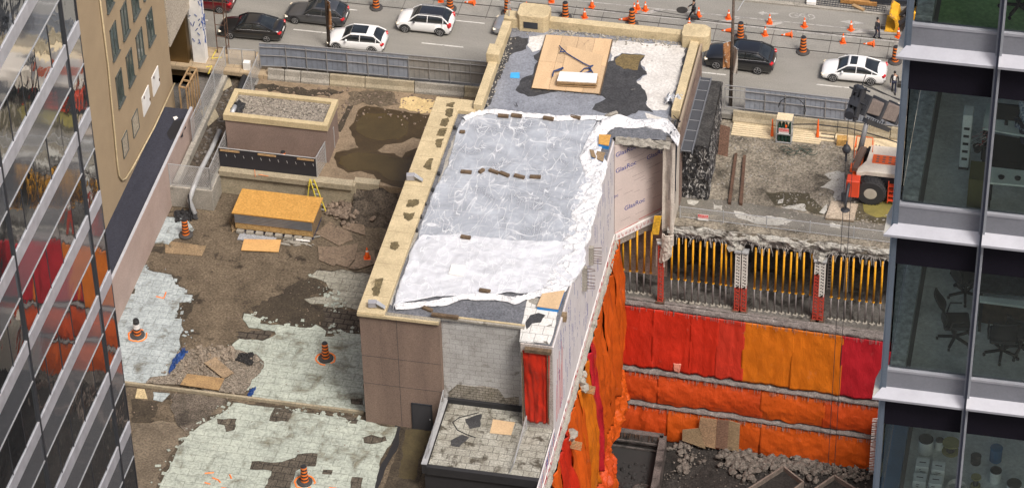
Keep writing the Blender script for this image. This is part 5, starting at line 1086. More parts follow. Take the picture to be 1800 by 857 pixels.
MB().tube([(-26.9, -.65, 21), (-26.9, -.6, 12.2), (-26.9, -1.1, 4.2), (-26.9, -1.05, 3.2), (-26.9, -.6, 2.5), (-26.9, .1, 2.1), (-26.9, 1.6, 1.85), (-26.9, 6.8, 1.5), (-26.9, 11.8, 1.6)], .06, 8).build('conduit', beige, Bb, smooth=True)
# neighbour with overhang, dark recess, timber frame, mural hoarding
Nb = thing('stone_building', 'pale stone upper storey overhanging a dark glazed recess beyond the beige building', 'building', (-30, 14, -1))
MB().bx(-40, -26.9, 11.75, 60, 4.8, 16).build('upper_storey', grime('pale_stone', (0.42, 0.37, 0.30), (0.34, 0.30, 0.245), .6), Nb)
MB().bx(-40, -30, 11.75, 17.0, -1.2, 4.8).build('recess_wall', plain('polished_black', (0.03, 0.025, 0.022), .15), Nb)
MB().bx(-40, -27.3, 16.4, 17.1, -1.2, 4.8).build('recess_pier', plain('bronze', (0.16, 0.10, 0.04), .35, .5), Nb)
for k in range(2): MB().bx(-26.905, -26.86, 12.3+k*2.6, 13.3+k*2.6, 8.5, 11).build('window', wgl, Nb)
Mu = thing('mural_hoarding', 'white hoarding with blue scribbled painting beside the scaffold', 'hoarding', (-26.4, 17.2, -.6))
MB().bx(-27.0, -26.1, 16.6, 17.3, -.7, 7.0).build('panel', white, Mu)
mb = MB()
for k in range(26):
    y, z = rr.uniform(16.62, 17.25), rr.uniform(1.5, 6.8)
    mb.tube([(-26.09, y, z), (-26.09, min(17.3, y+rr.uniform(-.1, .2)), z+rr.uniform(-.4, .4)), (-26.09, min(17.3, y+rr.uniform(-.2, .3)), z+rr.uniform(-.8, .8))], .035, 4)
    x = rr.uniform(-27, -26.1); mb.tube([(x, 16.59, z), (x+rr.uniform(-.2, .2), 16.59, z+rr.uniform(-.5, .5))], .035, 4)
mb.build('painted_scribble', plain('scribble_blue', (0.05, 0.09, 0.25), .6), Mu)
Sc = thing('scaffold_tower', 'thin rusty scaffold ladder frame standing beside the mural hoarding', 'scaffold', (-25, 18.6, 0))
mb = MB()
for (x, y) in ((-25.6, 18.0), (-24.9, 18.0), (-24.9, 18.6)): mb.tube([(x, y, 0), (x, y, 6)], .04, 6)
mb.build('upright', rust, Sc)
for k in range(6): MB().tube([(-25.6, 18.0, .5+k), (-24.9, 18.0, .5+k), (-24.9, 18.6, .5+k)], .03, 5).build('rung', rust, Sc)
# paving left of the hoarding, warm sunlight painted into its tan colour
mb = MB(); mb.bx(-40, -20.6, 15.9, 18.6, -.3, .004); struct(mb.build('near_pavement', grime('sunlit_tan_paving', (0.40, 0.31, 0.20), (0.30, 0.235, 0.155), .6, speck=.15, brick=(1.2, .5, (0.2, 0.16, 0.11), .02, .6))))
mb = MB()
for pl in ([(380, 88), (372, 103), (390, 101)], [(362, 118), (372, 116), (366, 130)]): mb.tube([at(*p, z=.03) for p in pl], .05, 4)
tag(mb.build('yellow_spray_mark', plain('spray_yellow', (0.62, 0.5, 0.08), .7)), 'yellow spray marks on the pavement beside the hoarding', 'marking')
orm = plain('spray_orange', (0.85, 0.22, 0.04), .7)
Fr = thing('stud_frame', 'open timber stud frame standing in the alley by the beige building', 'timber frame', (-26, 10.5, -1))
fa = [at(*p, z=2.2) for p in ((333, 118), (346, 121), (327, 155), (315, 152))]
for i in range(4):
    a, b = fa[i], fa[(i+1) % 4]; MB().bar(a, b, .09, .12).build('top_rail', wood, Fr)
for t in (.33, .66): MB().bar(fa[0].lerp(fa[3], t), fa[1].lerp(fa[2], t), .09, .12).build('cross_rail', wood, Fr)
for t in (0, .2, .4, .6, .8, 1):
    a = fa[1].lerp(fa[2], t); MB().bar(a, (a.x, a.y, -1.0), .09, .12).build('stud', wood, Fr)
    if t in (0, 1): a = fa[0].lerp(fa[3], t); MB().bar(a, (a.x, a.y, -1.0), .09, .12).build('stud', wood, Fr)
# ramp and its wall
mb = MB(); mb.bx(-27, -25.05, -60, 9.4, -2.6, 1.3); struct(mb.build('ramp', grime('fresh_asphalt', (0.038, 0.04, 0.055), (0.026, 0.028, 0.04), .5, (0.07, 0.072, 0.085), .6, .66, .1, .25, 12, .8, .3, .01, stretch=(1, .3, 1))))
Pw = thing('parapet_wall', 'long pinkish rendered wall with white cap between the ramp and the lower deck', 'wall', (-25, -10, LD))
MB().bx(-25.05, -24.88, -60, 9.4, LD, 1.5).build('wall', grime('pink_render', (0.42, 0.325, 0.285), (0.36, 0.28, 0.245), .5, (0.26, 0.205, 0.18), .5, .66, .1, .12, 14), Pw)
MB().bx(-25.08, -24.90, -60, 9.4, 1.5, 1.56).build('cap', plain('cap_white', (0.42, 0.43, 0.46), .5), Pw)
struct(patch('tar_patch', [(306, 212), (330, 208), (322, 240), (300, 246), (293, 235)], 1.306, .004, plain('fresh_tar', (0.015, 0.015, 0.018), .6), .3, .08, 190))
o = patch('paper_scrap', [(304, 206), (310, 204), (313, 207), (307, 211)], 1.33, .02, white, .3, .0, 191); tag(o, 'white paper scrap on the dark asphalt ramp', 'paper')
# trough
Tr = thing('concrete_trough', 'long concrete planter trough with rubble beside the pink wall', 'planter', (-23.3, 9, LD))
MB().bx(-24.95, -21.85, 3.0, 3.35, LD, -.55).build('front_wall', conc, Tr, bevel=.03)
MB().bx(-22.2, -21.85, 3.35, 16.5, LD, -.5).build('side_wall', conc, Tr, bevel=.03)
MB().bx(-24.75, -24.35, 3.35, 16.5, LD, -.35).build('kerb_wall', conc, Tr, bevel=.03)
MB().bx(-24.35, -22.2, 3.35, 16.5, LD, -.95).build('soil', MATS['dark_soil'], Tr)
mb = MB()
for k in range(260): mb.rock((rr.uniform(-24.2, -22.3), rr.uniform(3.6, 15.8), -.93), rr.uniform(.04, .17))
mb.build('stones', concd, Tr)['kind'] = 'stuff'
for q, lab in (([(352, 195), (372, 180), (385, 205), (366, 222)], 'grey board lying in the trough halfway along'), ([(385, 140), (402, 130), (408, 150), (392, 160)], 'pale board lying at the far end of the trough')):
    o = patch('trough_board', q, -.78, .05, concy, .5, .02, 195); tag(o, lab, 'board')
mb = MB(); pts = [at(352, 300, z=-.4)]
P1 = [(343, 376, -2.1), (333, 352, -1.3), (338, 336, -.4), (352, 300, -.3), (372, 262, -.3), (386, 230, -.4)]
tag(MB().tube([at(a, b, z=c_) for a, b, c_ in P1], .17, 12).build('drain_pipe', plain('grey_pipe', (0.36, 0.37, 0.38), .5), smooth=True), 'grey plastic drain pipe coming out of the trough onto the deck', 'pipe')
tag(MB().tube([at(336, 388, z=LD), at(336, 388, z=LD)+Vector((0, 0, 2.3))], .06, 8).build('black_post', black), 'black vertical post beside the drain pipe', 'post')
tag(MB().tube([at(a, b, z=-.3) for a, b in ((438, 120), (430, 135), (424, 150), (419, 165))], .22, 12).build('black_duct', black, smooth=True), 'black flexible duct by the far fence gate', 'duct')
p = at(434, 115, z=.3); tag(MB().box((p.x, p.y, .3), (.5, .4, .7)).build('white_box', white, bevel=.03), 'small white box at the end of the black duct', 'box')
# chain link runs
def fence_run(lab, pts, z, h, post_d=.035, step=2.9, grp=None, top=True):
    t = thing('chain_link_fence', lab, 'fence', (*pts[0], z), group=grp)
    for a, b in zip(pts[:-1], pts[1:]):
        A3, B3 = Vector((*a, z)), Vector((*b, z)); L = (B3-A3).length; n = max(1, round(L/step)); d = (B3-A3)/L
        for k in range(n+1): p = A3+d*L*k/n; MB().tube([p, p+Vector((0, 0, h))], post_d, 7).build('post', galv, t)
        MB().tube([A3+Vector((0, 0, h)), B3+Vector((0, 0, h))], post_d*.9, 6).build('top_rail', galv, t)
        MB().quad(A3, B3, B3+Vector((0, 0, h)), A3+Vector((0, 0, h))).build('netting', MATS['chain_link'], t, uvp=(d, (0, 0, 1)))
    return t
fence_run('chain link fence along the pink wall side of the trough', [(-24.6, 7.9), (-24.6, 16.6)], -.35, 2.0)
fence_run('chain link fence round the near end of the trough', [(-24.85, 3.1), (-21.95, 3.1), (-21.95, 8.2)], -.5, 1.85, step=2.6)
fence_run('chain link fence along the building side of the far trough end', [(-22.0, 11.5), (-22.0, 16.9)], -.45, 2.0)
fence_run('chain link gate panels closing the far end of the trough', [(-24.4, 16.8), (-22.4, 16.9)], -.3, 1.7, step=1.1)
fence_run('chain link fence at the right side of the gravel roofed box', [(-14.95, 5.35), (-14.6, 8.9)], -.25, 1.8, step=1.7)
# gravel roofed box
G = thing('plant_room', 'low brown rendered box with beige rim and gravel roof', 'plant room', (-18.2, 8.6, UD))
X0, X1, Y0, Y1 = -21.95, -14.5, 7.1, 10.2
MB().bx(X0+.1, X1-.1, Y0+.1, Y1-.1, UD, 2.75).build('wall', grime('brown_render', (0.25, 0.185, 0.155), (0.21, 0.155, 0.13), .5, (0.15, 0.115, 0.10), .5, .64, .1, .16, 14), G)
mb = MB()
for a in ((X0, X1, Y0, Y0+.38), (X0, X1, Y1-.38, Y1), (X0, X0+.38, Y0+.382, Y1-.382), (X1-.38, X1, Y0+.382, Y1-.382)): mb.bx(a[0], a[1], a[2], a[3], 2.5, 3.0)
mb.build('rim', grime('beige_rim', (0.50, 0.41, 0.25), (0.41, 0.335, 0.20), .8, (0.27, 0.22, 0.13), .8, .66, .08, .15), G, bevel=.02)
MB().bx(X0+.38, X1-.38, Y0+.38, Y1-.38, 2.6, 2.78).build('gravel', grime('roof_gravel', (0.28, 0.25, 0.21), (0.11, 0.097, 0.083), 4.5, (0.05, 0.045, 0.04), .7, .68, .05, .7, 7, .95, 1.0, .05), G)
mb = MB()
for k in range(1100): mb.rock((rr.uniform(X0+.45, X1-.45), rr.uniform(Y0+.45, Y1-.45), 2.79), rr.uniform(.03, .07))
mb.build('pebbles', grime('pebble', (0.42, 0.38, 0.32), (0.14, 0.125, 0.105), 5), G)['kind'] = 'stuff'
mb = MB(); p = at(420, 192, z=2.85); mb.grid(lambda u, v: (p.x-.5+.8*u+.2*noise.noise((u*5, v*5, 0)), p.y-.4+1.1*v, 2.85+.45*abs(noise.noise((u*3, v*3, 3)))), 12, 12); tag(mb.build('black_bin_liner', black, solidify=.01), 'crumpled black plastic in the corner of the gravel roof', 'plastic bag')
p = at(411, 195, z=2.8); tag(MB().tube([(p.x, p.y-.45, 2.95), (p.x, p.y+.35, 2.95)], .17, 10).build('white_roll', galv, smooth=True), 'pale roll lying beside the black plastic on the gravel roof', 'roll')
# black felt screen
K = thing('felt_screen', 'low black felt screen with timber strip in front of the gravel roofed box', 'screen', (-18.4, 5.4, UD))
MB().bx(-21.9, -15.0, 5.36, 5.42, UD+.1, 1.42).build('felt', plain('felt_black', (0.018, 0.018, 0.024), .8, speck=.3), K); 
mb = MB(); mb.tube([(-21.95, 5.36, 1.45), (-14.95, 5.36, 1.45)], .035, 6); mb.build('rail', galv, K)
for a, b in ((-21.8, -20.4), (-19.1, -17.8), (-16.3, -15.1)): MB().bx(a, b, 5.30, 5.35, 1.2, 1.34).build('timber_strip', wood, K)
mb = MB()
for k in range(11): x = -21.4+k*.62; mb.bar((x, 5.345, .95), (x+.05, 5.345, .75), .03)
mb.build('tie', galv, K)
mb = MB(); mb.tube([(-19.25, 4.83, .3), (-19.25, 4.83, -.35)], .02, 4); mb.tube([(-19.0, 4.83, -.1), (-18.3, 4.83, -.15)], .02, 4)
tag(mb.build('orange_mark', orm), 'orange spray mark on the retaining wall', 'marking')
# chipboard topped unit
Q = thing('chipboard_covered_unit', 'large louvred unit covered with bright orange chipboard on the lower deck', 'covered unit', (-17, 2.4, LD))
MB().bx(-19.9, -14.15, 1.0, 3.7, -.66, -.58).build('top_board', osb, Q)
MB().bx(-19.75, -14.3, 1.15, 3.6, -2.1, -.66).build('body', plyd, Q)
MB().bx(-19.75, -14.3, 1.08, 1.15, -1.95, -1.45).build('lower_board', grime('pale_osb', (0.42, 0.28, 0.12), (0.33, 0.215, 0.09), 2, speck=.3), Q)
mb = MB()
for k in range(6): mb.bx(-19.75, -14.3, 1.02, 1.13, -1.42+k*.125, -1.355+k*.125)
mb.build('louvre', plain('louvre_grey', (0.27, 0.28, 0.30), .4, .5), Q)
MB().bx(-19.7, -14.3, 1.2, 3.5, LD, -2.1).build('base', plain('dark_blue', (0.02, 0.035, 0.10), .7), Q)
mb = MB()
for k in range(8): mb.box((-19.4+k*.68, .98, -2.13), (.5, .3, .22), rr.uniform(-.1, .1))
mb.build('bolster_block', conc, Q)
o = MB().box((-18.1, .55, LD+.06), (2.6, .75, .08), rad(-2)).build('corrugated_panel', grime('corrugated', (0.34, 0.35, 0.37), (0.24, 0.25, 0.27), 1)); tag(o, 'grey corrugated panel lying in front of the chipboard covered unit', 'panel')
pts = atz(Z([(155, 535), (505, 540), (480, 655), (128, 638)], 400, 320, 5.36), LD+.15); o = MB().prism([tuple(v)[:2] for v in pts], LD+.1, LD+.15).build('plywood_sheet', grime('orange_ply', (0.60, 0.36, 0.14), (0.52, 0.30, 0.12), .7, speck=.1)); tag(o, 'clean orange plywood sheet on the dirt in front of the louvred unit', 'plywood')
mb = MB()
for k in range(26):
    p = at(400+rr.uniform(500, 800)/5.36, 320+rr.uniform(510, 620)/5.36, z=LD+.05); mb.bar(p, p+Vector((rr.uniform(-1, 1), rr.uniform(-.2, .2), rr.uniform(0, .1))), rr.uniform(.05, .16), .05)
tag(mb.build('offcut_heap', conc), 'heap of broken offcuts at the corner of the louvred unit', 'offcuts', kind='stuff')
tag(MB().tube([at(400+645/5.36, 320+540/5.36, z=LD+.15), at(400+775/5.36, 320+555/5.36, z=LD+.15)], .07, 8).build('white_pipe', white), 'short white pipe lying by the corner of the louvred unit', 'pipe')
# plywood sheets trodden into the dirt right of the unit
F5 = lambda pts: Z(pts, 400, 320, 5.36)
for i, (q, lab) in enumerate((([(820, 480), (965, 370), (1010, 400), (1160, 470), (1180, 540), (1050, 600)], 'muddy plywood sheet nearest the louvred unit'), ([(850, 600), (1050, 605), (1230, 570), (1200, 720), (1130, 800), (1020, 770), (1000, 790), (860, 730)], 'large cracked muddy plywood sheet in the dirt'), ([(1080, 430), (1090, 380), (1286, 400), (1300, 500), (1210, 470)], 'muddy plywood sheet by the beige coping, upper one'), ([(1215, 660), (1380, 640), (1400, 760), (1220, 820), (1140, 810), (1200, 740)], 'muddy plywood sheet by the beige coping with a raised edge'))):
    o = patch('muddy_plywood', F5(q), LD+.08+.02*i, .04, grime('muddy_ply', (0.20, 0.15, 0.105), (0.15, 0.11, 0.08), .9, (0.09, 0.07, 0.05), 1.0, .6, .08, .35, 8), .5, .04, 200+i); tag(o, lab, 'plywood')
for i, (q, mt, lab, th) in enumerate(((Z([(545, 42), (680, 60), (665, 92), (545, 82)], 0, 400, 1.876), plyd, 'weathered plywood sheet beside the barrel by the pink wall', .05), (Z([(225, 580), (300, 465), (700, 515), (640, 642)], 280, 580, 6.12), grime('ochre_ply', (0.36, 0.235, 0.11), (0.25, 0.16, 0.08), 1, (0.14, 0.1, 0.06), 1.1, .6, .1, .25), 'ochre plywood sheet lying on the gravel by the kerb', .30), (Z([(480, 350), (600, 285), (800, 455), (690, 515)], 280, 580, 6.12), grime('tan_muddy_ply', (0.30, 0.22, 0.14), (0.22, 0.16, 0.10), 1.1), 'tan board lying aslant behind the ochre sheet', .32), (Z([(925, 240), (1010, 245), (990, 180), (940, 175)], 0, 637, 3.896), grime('yellow_board', (0.50, 0.40, 0.23), (0.42, 0.33, 0.19)), 'small yellowish board near the glass tower', .06), (Z([(530, 250), (640, 255), (650, 300), (530, 285)], 280, 580, 6.12), grime('tan_muddy_ply', (0.3, 0.22, 0.14)), 'crumpled tan sheet behind the gravel heap', .25))):
    pts = atz(q, LD+th); o = MB().prism([tuple(v)[:2] for v in pts], LD+th-.05, LD+th).build('plywood_sheet', mt); tag(o, lab, 'plywood')
def crumple(q, z, h, mat, nm, lab, cat, seed):
    pts = atz(q, z); a, b, c_, d = pts
    mb = MB(); mb.grid(lambda u, v: a.lerp(b, u).lerp(d.lerp(c_, u), v)+Vector((.15*noise.noise((u*5, v*5, seed)), .15*noise.noise((u*5, v*5, seed+3)), h*abs(noise.fractal(Vector((u*4, v*4, seed)), .8, 2, 3)))), 18, 18)
    return tag(mb.build(nm, mat, solidify=.01), lab, cat)
bt = plain('blue_tarp', (0.012, 0.05, 0.19), .5)
crumple(Z([(262, 195), (310, 235), (90, 490), (150, 320)], 280, 580, 6.12), LD+.12, .3, bt, 'blue_tarp', 'crumpled dark blue tarp at the left of the gravel heap', 'tarpaulin', 1)
crumple(Z([(880, 255), (1020, 255), (1000, 390), (810, 320)], 280, 580, 6.12), LD+.12, .35, MATS['black_soil'], 'black_sheet', 'crumpled black sheet at the right of the gravel heap', 'plastic sheet', 2)
crumple(Z([(970, 640), (1045, 615), (990, 720), (955, 715)], 280, 580, 6.12), LD+.12, .2, bt, 'blue_tarp', 'small blue scrap of tarp by the kerb', 'tarpaulin', 3)
crumple([(305, 372), (345, 370), (348, 385), (308, 392)], LD+.05, .4, black, 'black_sheet', 'crumpled black sheet around the foot of the drain pipe', 'plastic sheet', 4)
crumple([(405, 392), (426, 388), (428, 402), (408, 408)], LD+.05, .5, plyd, 'rag_heap', 'heap of dark debris left of the louvred unit', 'debris', 6)
# rubble heaps
mb = MB()
for k in range(420):
    p = at(400+rr.gauss(1130, 90)/5.36, 320+rr.gauss(255, 55)/5.36, z=LD); mb.rock((p.x, p.y, LD+.1+abs(rr.gauss(0, .15))), rr.choice((.08, .1, .15, .22, .3)))
tag(mb.build('brick_rubble', grime('brown_rubble', (0.24, 0.185, 0.14), (0.12, 0.09, 0.07), 2, speck=.4)), 'heap of brown rubble under the edge of the upper deck', 'rubble', kind='stuff')
mb = MB()
for k in range(520):
    p = at(280+rr.gauss(500, 170)/6.12, 580+rr.gauss(400, 110)/6.12, z=LD); mb.rock((p.x, p.y, LD+.1+abs(rr.gauss(0, .06))), rr.choice((.03, .05, .07, .1, .14)))
for k in range(60):
    p = at(280+rr.uniform(400, 800)/6.12, 580+rr.uniform(200, 330)/6.12, z=LD); mb.rock((p.x, p.y, LD+.2), rr.uniform(.1, .25))
tag(mb.build('gravel_heap', grime('gravel_stone', (0.27, 0.225, 0.175), (0.16, 0.13, 0.10), 2, speck=.4)), 'loose gravel heap around the ochre plywood sheet', 'gravel', kind='stuff')
mb = MB()
for k in range(1100):
    x, y = rr.uniform(-23.5, -6.8), rr.uniform(-24, 3.5); mb.rock((x, y, LD+.05), rr.choice((.02, .03, .03, .05, .07)))
for k in range(350):
    x, y = rr.uniform(-21, -6.8), rr.uniform(12, 16.3); mb.rock((x, y, UD+.04), rr.choice((.03, .05, .08, .12)))
tag(mb.build('scattered_stones', MATS['brown_rubble']), 'small stones scattered over both decks', 'stones', kind='stuff')
# step ladder
L = thing('step_ladder', 'yellow step ladder standing against the retaining wall', 'ladder', (-15.3, 4.3, LD))
la, lb = Vector((-15.55, 4.1, LD)), Vector((-15.3, 4.72, .1)); lc = Vector((-14.5, 4.0, LD))
ye = plain('ladder_yellow', (0.55, 0.45, 0.05), .5)
MB().bar(la, lb, .07).build('rear_leg', ye, L)
for off in (0, .45): MB().bar(lb+Vector((off*.6, 0, 0)), lc+Vector((off, .0, 0)), .07, .1).build('side_rail', ye, L)
for k in range(1, 7): t = k/7; MB().bar(lb.lerp(lc, t), lb.lerp(lc, t)+Vector((.27+.18*t, 0, 0)), .08, .04).build('rung', galv, L)
# construction barrels
bor = plain('barrel_orange', (0.72, 0.17, 0.02), .55); bbl = plain('barrel_black', (0.02, 0.02, 0.022), .6); bwh = plain('barrel_white', (0.7, 0.68, 0.66), .5)
def make_barrel(lab, top_white=False):
    t = thing('traffic_barrel', lab, 'barrel', (0, 0, 0))
    prof = []; cs = []
    n = 9
    r = lambda z: .235-.05*z
    zs_ = [.12+k*(1.05/n) for k in range(n+1)]
    for i, z in enumerate(zs_): prof.append((r(z), z)); cs.append([0, 1][i % 2])
    if top_white: cs = [0, 1, 0, 1, 2, 2, 2, 1, 1, 1]
    prof += [(.15, 1.19), (.14, 1.24)]; cs += [1, 1]
    MB().lathe(prof, n=20, cols=cs[:len(prof)-1]).build('body', [bor, bbl, bwh], t, local=True, smooth=False)
    MB().lathe([(.44, 0), (.44, .07), (.38, .12), (.27, .13)], n=20).build('rubber_base', plain('base_rubber', (0.045, 0.043, 0.042), .8), t, local=True)
    return t
B0 = make_barrel('x'); Bw = make_barrel('x', True)
deckb = [(325, 417, LD, 'orange and black barrel beside the weathered plywood by the pink wall', B0), (240, 593, LD, 'barrel with a white top band in an orange sprayed ring', Bw), (571, 634, LD, 'orange and black barrel in an orange ring near the brown wall', B0), (534, 851, LD, 'orange and black barrel at the bottom edge of the picture', B0), (520, 268, None, 'small barrel standing behind the black felt screen', B0)]
strb = [(659, 20, 'street barrel at the left above the grey estate car'), (789, 22, 'street barrel partly behind the black roofed car'), (890, 30, 'street barrel by the silver car at the parapet'), (992, 37, 'street barrel just behind the long beige parapet'), (1109, 49, 'street barrel behind the right half of the parapet'), (1300, 73, 'street barrel hidden behind the black suv'), (1410, 98, 'street barrel between the black suv and the white sedan'), (1572, 115, 'street barrel beside the man with a briefcase')]
used = set()
def place(src, p, lab, grp, rot=None):
    o = src if src.name not in used else dup(src, (0, 0, 0)); used.add(src.name); o.location = p; tag(o, lab, None, grp)
    if rot: o.rotation_euler = rot
    return o
for x, y, z, lab, src in deckb:
    p = at(x, y, z=LD+.08) if z is not None else Vector((-17.6, 6.1, UD)); p = p+Vector((0, .25, 0)); o = place(src, p, lab, 'barrels on the deck'); o.scale = (1.12,)*3 if z is not None else (1, 1, 1); o.rotation_euler.z = 1
for x, y, lab in strb: p = at(x, y, z=0); place(B0, p+Vector((0, .42, 0)), lab, 'barrels along the tram track')
for (x, y) in ((240, 593), (571, 634), (534, 851)):
    p = at(x, y, z=LD+.1)
    mb = MB()
    mb.tube([(p.x+(.62+.04*rr.uniform(-1, 1))*math.cos(k*.21+x), p.y+.25+(.6+.04*rr.uniform(-1, 1))*math.sin(k*.21+x), LD+.085) for k in range(28)], .06, 5)
    tag(mb.build('orange_ring', orm), 'orange sprayed ring round the barrel '+{240: 'with the white band', 571: 'near the brown wall', 534: 'at the bottom edge'}[x], 'marking')
mb = MB()
for pl in ([(140, 226), (165, 232), (172, 212)], [(300, 808), (330, 805)], [(325, 822), (345, 830), (352, 838)], [(300, 838), (318, 843)], [(382, 812), (388, 825)], [(622, 580), (650, 586)], [(655, 586), (680, 590)], [(115, 60), (95, 95)], [(100, 108), (95, 118)], [(355, 855), (372, 857)], [(710, 855), (735, 857)]):
    mb.tube([at(*p, z=LD+.10) for p in H(pl)], .05, 4)
tag(mb.build('orange_marks', orm), 'scattered orange spray marks on the lower deck', 'markings', kind='stuff')
# cones
ocn = plain('cone_orange', (0.85, 0.13, 0.015), .5)
def make_cone():
    t = thing('traffic_cone', 'x', 'cone', (0, 0, 0))
    MB().lathe([(.17, .04), (.145, .2), (.115, .38), (.085, .5), (.062, .62), (.035, .78), (.03, .8)], n=16, cols=[0, 0, 0, 1, 0, 0]).build('body', [ocn, bwh], t, local=True, smooth=True)
    MB().box((0, 0, .02), (.42, .42, .04)).build('base', ocn, t, local=True, bevel=.01)
    return t
Cn = make_cone()
ups = [(600+467/2.679*0+774-600, 6, 'upright cone at the far left of the tram track, above the black roofed car'), ] if False else []
ups = [(774, 6, 'upright cone above the black roofed car'), (600+870/2.679, 60/2.679, 'upright cone left of the beige corner pedestal'), (600+988/2.679, 18/2.679, 'upright cone above the middle of the parapet'), (600+1178/2.679, 42/2.679, 'upright cone above the parapet, right of the middle'), (600+1144/2.679, 92/2.679, 'upright cone close behind the parapet'), (600+1377/2.679, 65/2.679, 'left cone of the three standing close together'), (600+1394/2.679, 52/2.679, 'middle cone of the three standing close together'), (600+1430/2.679, 58/2.679, 'right cone of the three standing close together')]
ups += [(1150+a/3.57, b/3.57, l) for a, b, l in ((275, 115, 'upright cone right beside the walking woman'), (216, 182, 'upright cone behind the right corner pedestal'), (463, 130, 'upright cone just left of the lamp post'), (722, 158, 'upright cone on the hatched strip right of the lamp post'), (940, 180, 'upright cone by the bicycle symbol'), (693, 233, 'upright cone above the roof of the black suv'), (1232, 200, 'upright cone below the painted diamond'), (1182, 280, 'upright cone above the white sedan'), (1530, 245, 'upright cone beside the yellow loader'))]
for x, y, lab in ups: place(Cn, at(x, y-1, z=0)+Vector((0, .15, .012)), lab, 'orange cones in the cycle lane', (rad(rr.uniform(-2, 2)), rad(rr.uniform(-2, 2)), rr.uniform(0, 1.5)))
for x, y, lab in ((600+617/2.679, 22/2.679, 'fallen cone right of the black roofed car'), (600+1345/2.679, 100/2.679, 'fallen cone behind the beige parapet'), (1150+475/3.57, 203/3.57, 'fallen cone at the foot of the lamp post line'), (1150+850/3.57, 230/3.57, 'fallen cone between the black suv and the bicycle symbol'), (1150+1365/3.57, 288/3.57, 'fallen cone above the boot of the white sedan')):
    place(Cn, at(x+4, y, z=0)+Vector((0, 0, .2)), lab, 'orange cones in the cycle lane', (0, rad(-101), rad(rr.uniform(-12, 12))))
place(Cn, at(645, 457, z=LD)+Vector((0, .1, .12)), 'single orange cone on the muddy plywood of the lower deck', 'orange cones in the cycle lane').scale = (1.1,)*3
# hoardings and barriers
hg = [plain('hoarding_grey_a', (0.20, 0.225, 0.27), .7, var=.2), plain('hoarding_grey_b', (0.25, 0.275, 0.32), .7, var=.2), plain('hoarding_grey_c', (0.27, 0.26, 0.24), .7, var=.2)]
frm = plain('fence_steel', (0.33, 0.33, 0.33), .5, .3)
def hoarding(lab, pts, z, h, npan, tone, skip=0):
    t = thing('street_hoarding', lab, 'hoarding', (*pts[0], z))
    tot = sum((Vector(b)-Vector(a)).length for a, b in zip(pts[:-1], pts[1:])); k0 = 0
    for a, b in zip(pts[:-1], pts[1:]):
        A3, B3 = Vector((*a, z)), Vector((*b, z)); L = (B3-A3).length; n = max(1, round(npan*L/tot)); d = (B3-A3)/L; nn = Vector((d.y, -d.x, 0))
        for k in range(n):
            p, q = A3+d*L*k/n, A3+d*L*(k+1)/n
            if k0 >= skip:
                m_ = MB()
                m_.slab([p+nn*.0, q, q+Vector((0, 0, h)), p+Vector((0, 0, h))], -nn*.02); m_.build('panel', hg[tone(k0/npan) if callable(tone) else tone], t)
            m_ = MB()
            for i in range(1, 4): r_ = p.lerp(q, i/4); m_.bar(r_+nn*.015, r_+nn*.015+Vector((0, 0, h)), .012)
            m_.build('stiffener', plain('stiff_grey', (0.12, 0.125, 0.135), .6), t)
            MB().bar(p+nn*.08-Vector((0, 0, .1)), p+nn*.08+Vector((0, 0, h*.94)), .055).build('post', frm, t); k0 += 1
        mb = MB()
        for hh in (.08, h*.5, h*.86): mb.bar(A3+nn*.07+Vector((0, 0, hh)), B3+nn*.07+Vector((0, 0, hh)), .05)
        mb.bar(A3+Vector((0, 0, h+.02)), B3+Vector((0, 0, h+.02)), .06)
        mb.build('rail', frm, t)
    return t
hoarding('grey sheeted street hoarding left of the tall building', [(-21.9, 16.4), (-20.0, 16.6), (-3.6, 17.05)], .45, 2.0, 12, lambda t: 0 if t < .3 else (1 if t < .55 else 2))
hoarding('grey sheeted street hoarding behind the crane yard', [(11.55, 17.5), (30, 17.3)], .4, 1.85, 13, 1, skip=1)
def jersey(lab, a, b, z, mat, grp):
    A3, B3 = Vector((*a, z)), Vector((*b, z)); d = (B3-A3).normalized(); n = Vector((-d.y, d.x, 0))
    pr = [(.30, 0), (.30, .18), (.16, .42), (.10, .85), (-.10, .85), (-.16, .42), (-.30, .18), (-.30, 0)]
    L = [A3+n*p+Vector((0, 0, q)) for p, q in pr]; R = [B3+n*p+Vector((0, 0, q)) for p, q in pr]; k = len(pr)
    o = MB().add(L+R, [tuple(range(k))[::-1], tuple(range(k, 2*k))]+[(i, (i+1) % k, k+(i+1) % k, k+i) for i in range(k)]).build('concrete_barrier', mat, bevel=.015); return tag(o, lab, 'barrier', grp)
seg = [(-21.3, -20.1), (-20.05, -18.9), (-18.85, -16.8), (-16.75, -14.2), (-14.15, -10.6), (-10.55, -7.0), (-6.95, -3.9)]
for i, (a, b) in enumerate(seg):
    ya_ = 16.35+.028*(a+21.3); yb = 16.35+.028*(b+21.3)
    jersey('concrete barrier under the left hoarding, %s from the left' % ords[i], (a, ya_-.25), (b, yb-.25), -.32, [conc, concd, conc, concy, concy, conc, concy][i] if i != 1 else conc, 'concrete barriers under the left hoarding')
for i in range(5):
    a = 12.2+i*3.7; jersey('long concrete barrier behind the crane yard, %s from the left' % ords[i], (a, 17.2), (a+3.65, 17.15), -.45, concy, 'concrete barriers behind the crane yard')
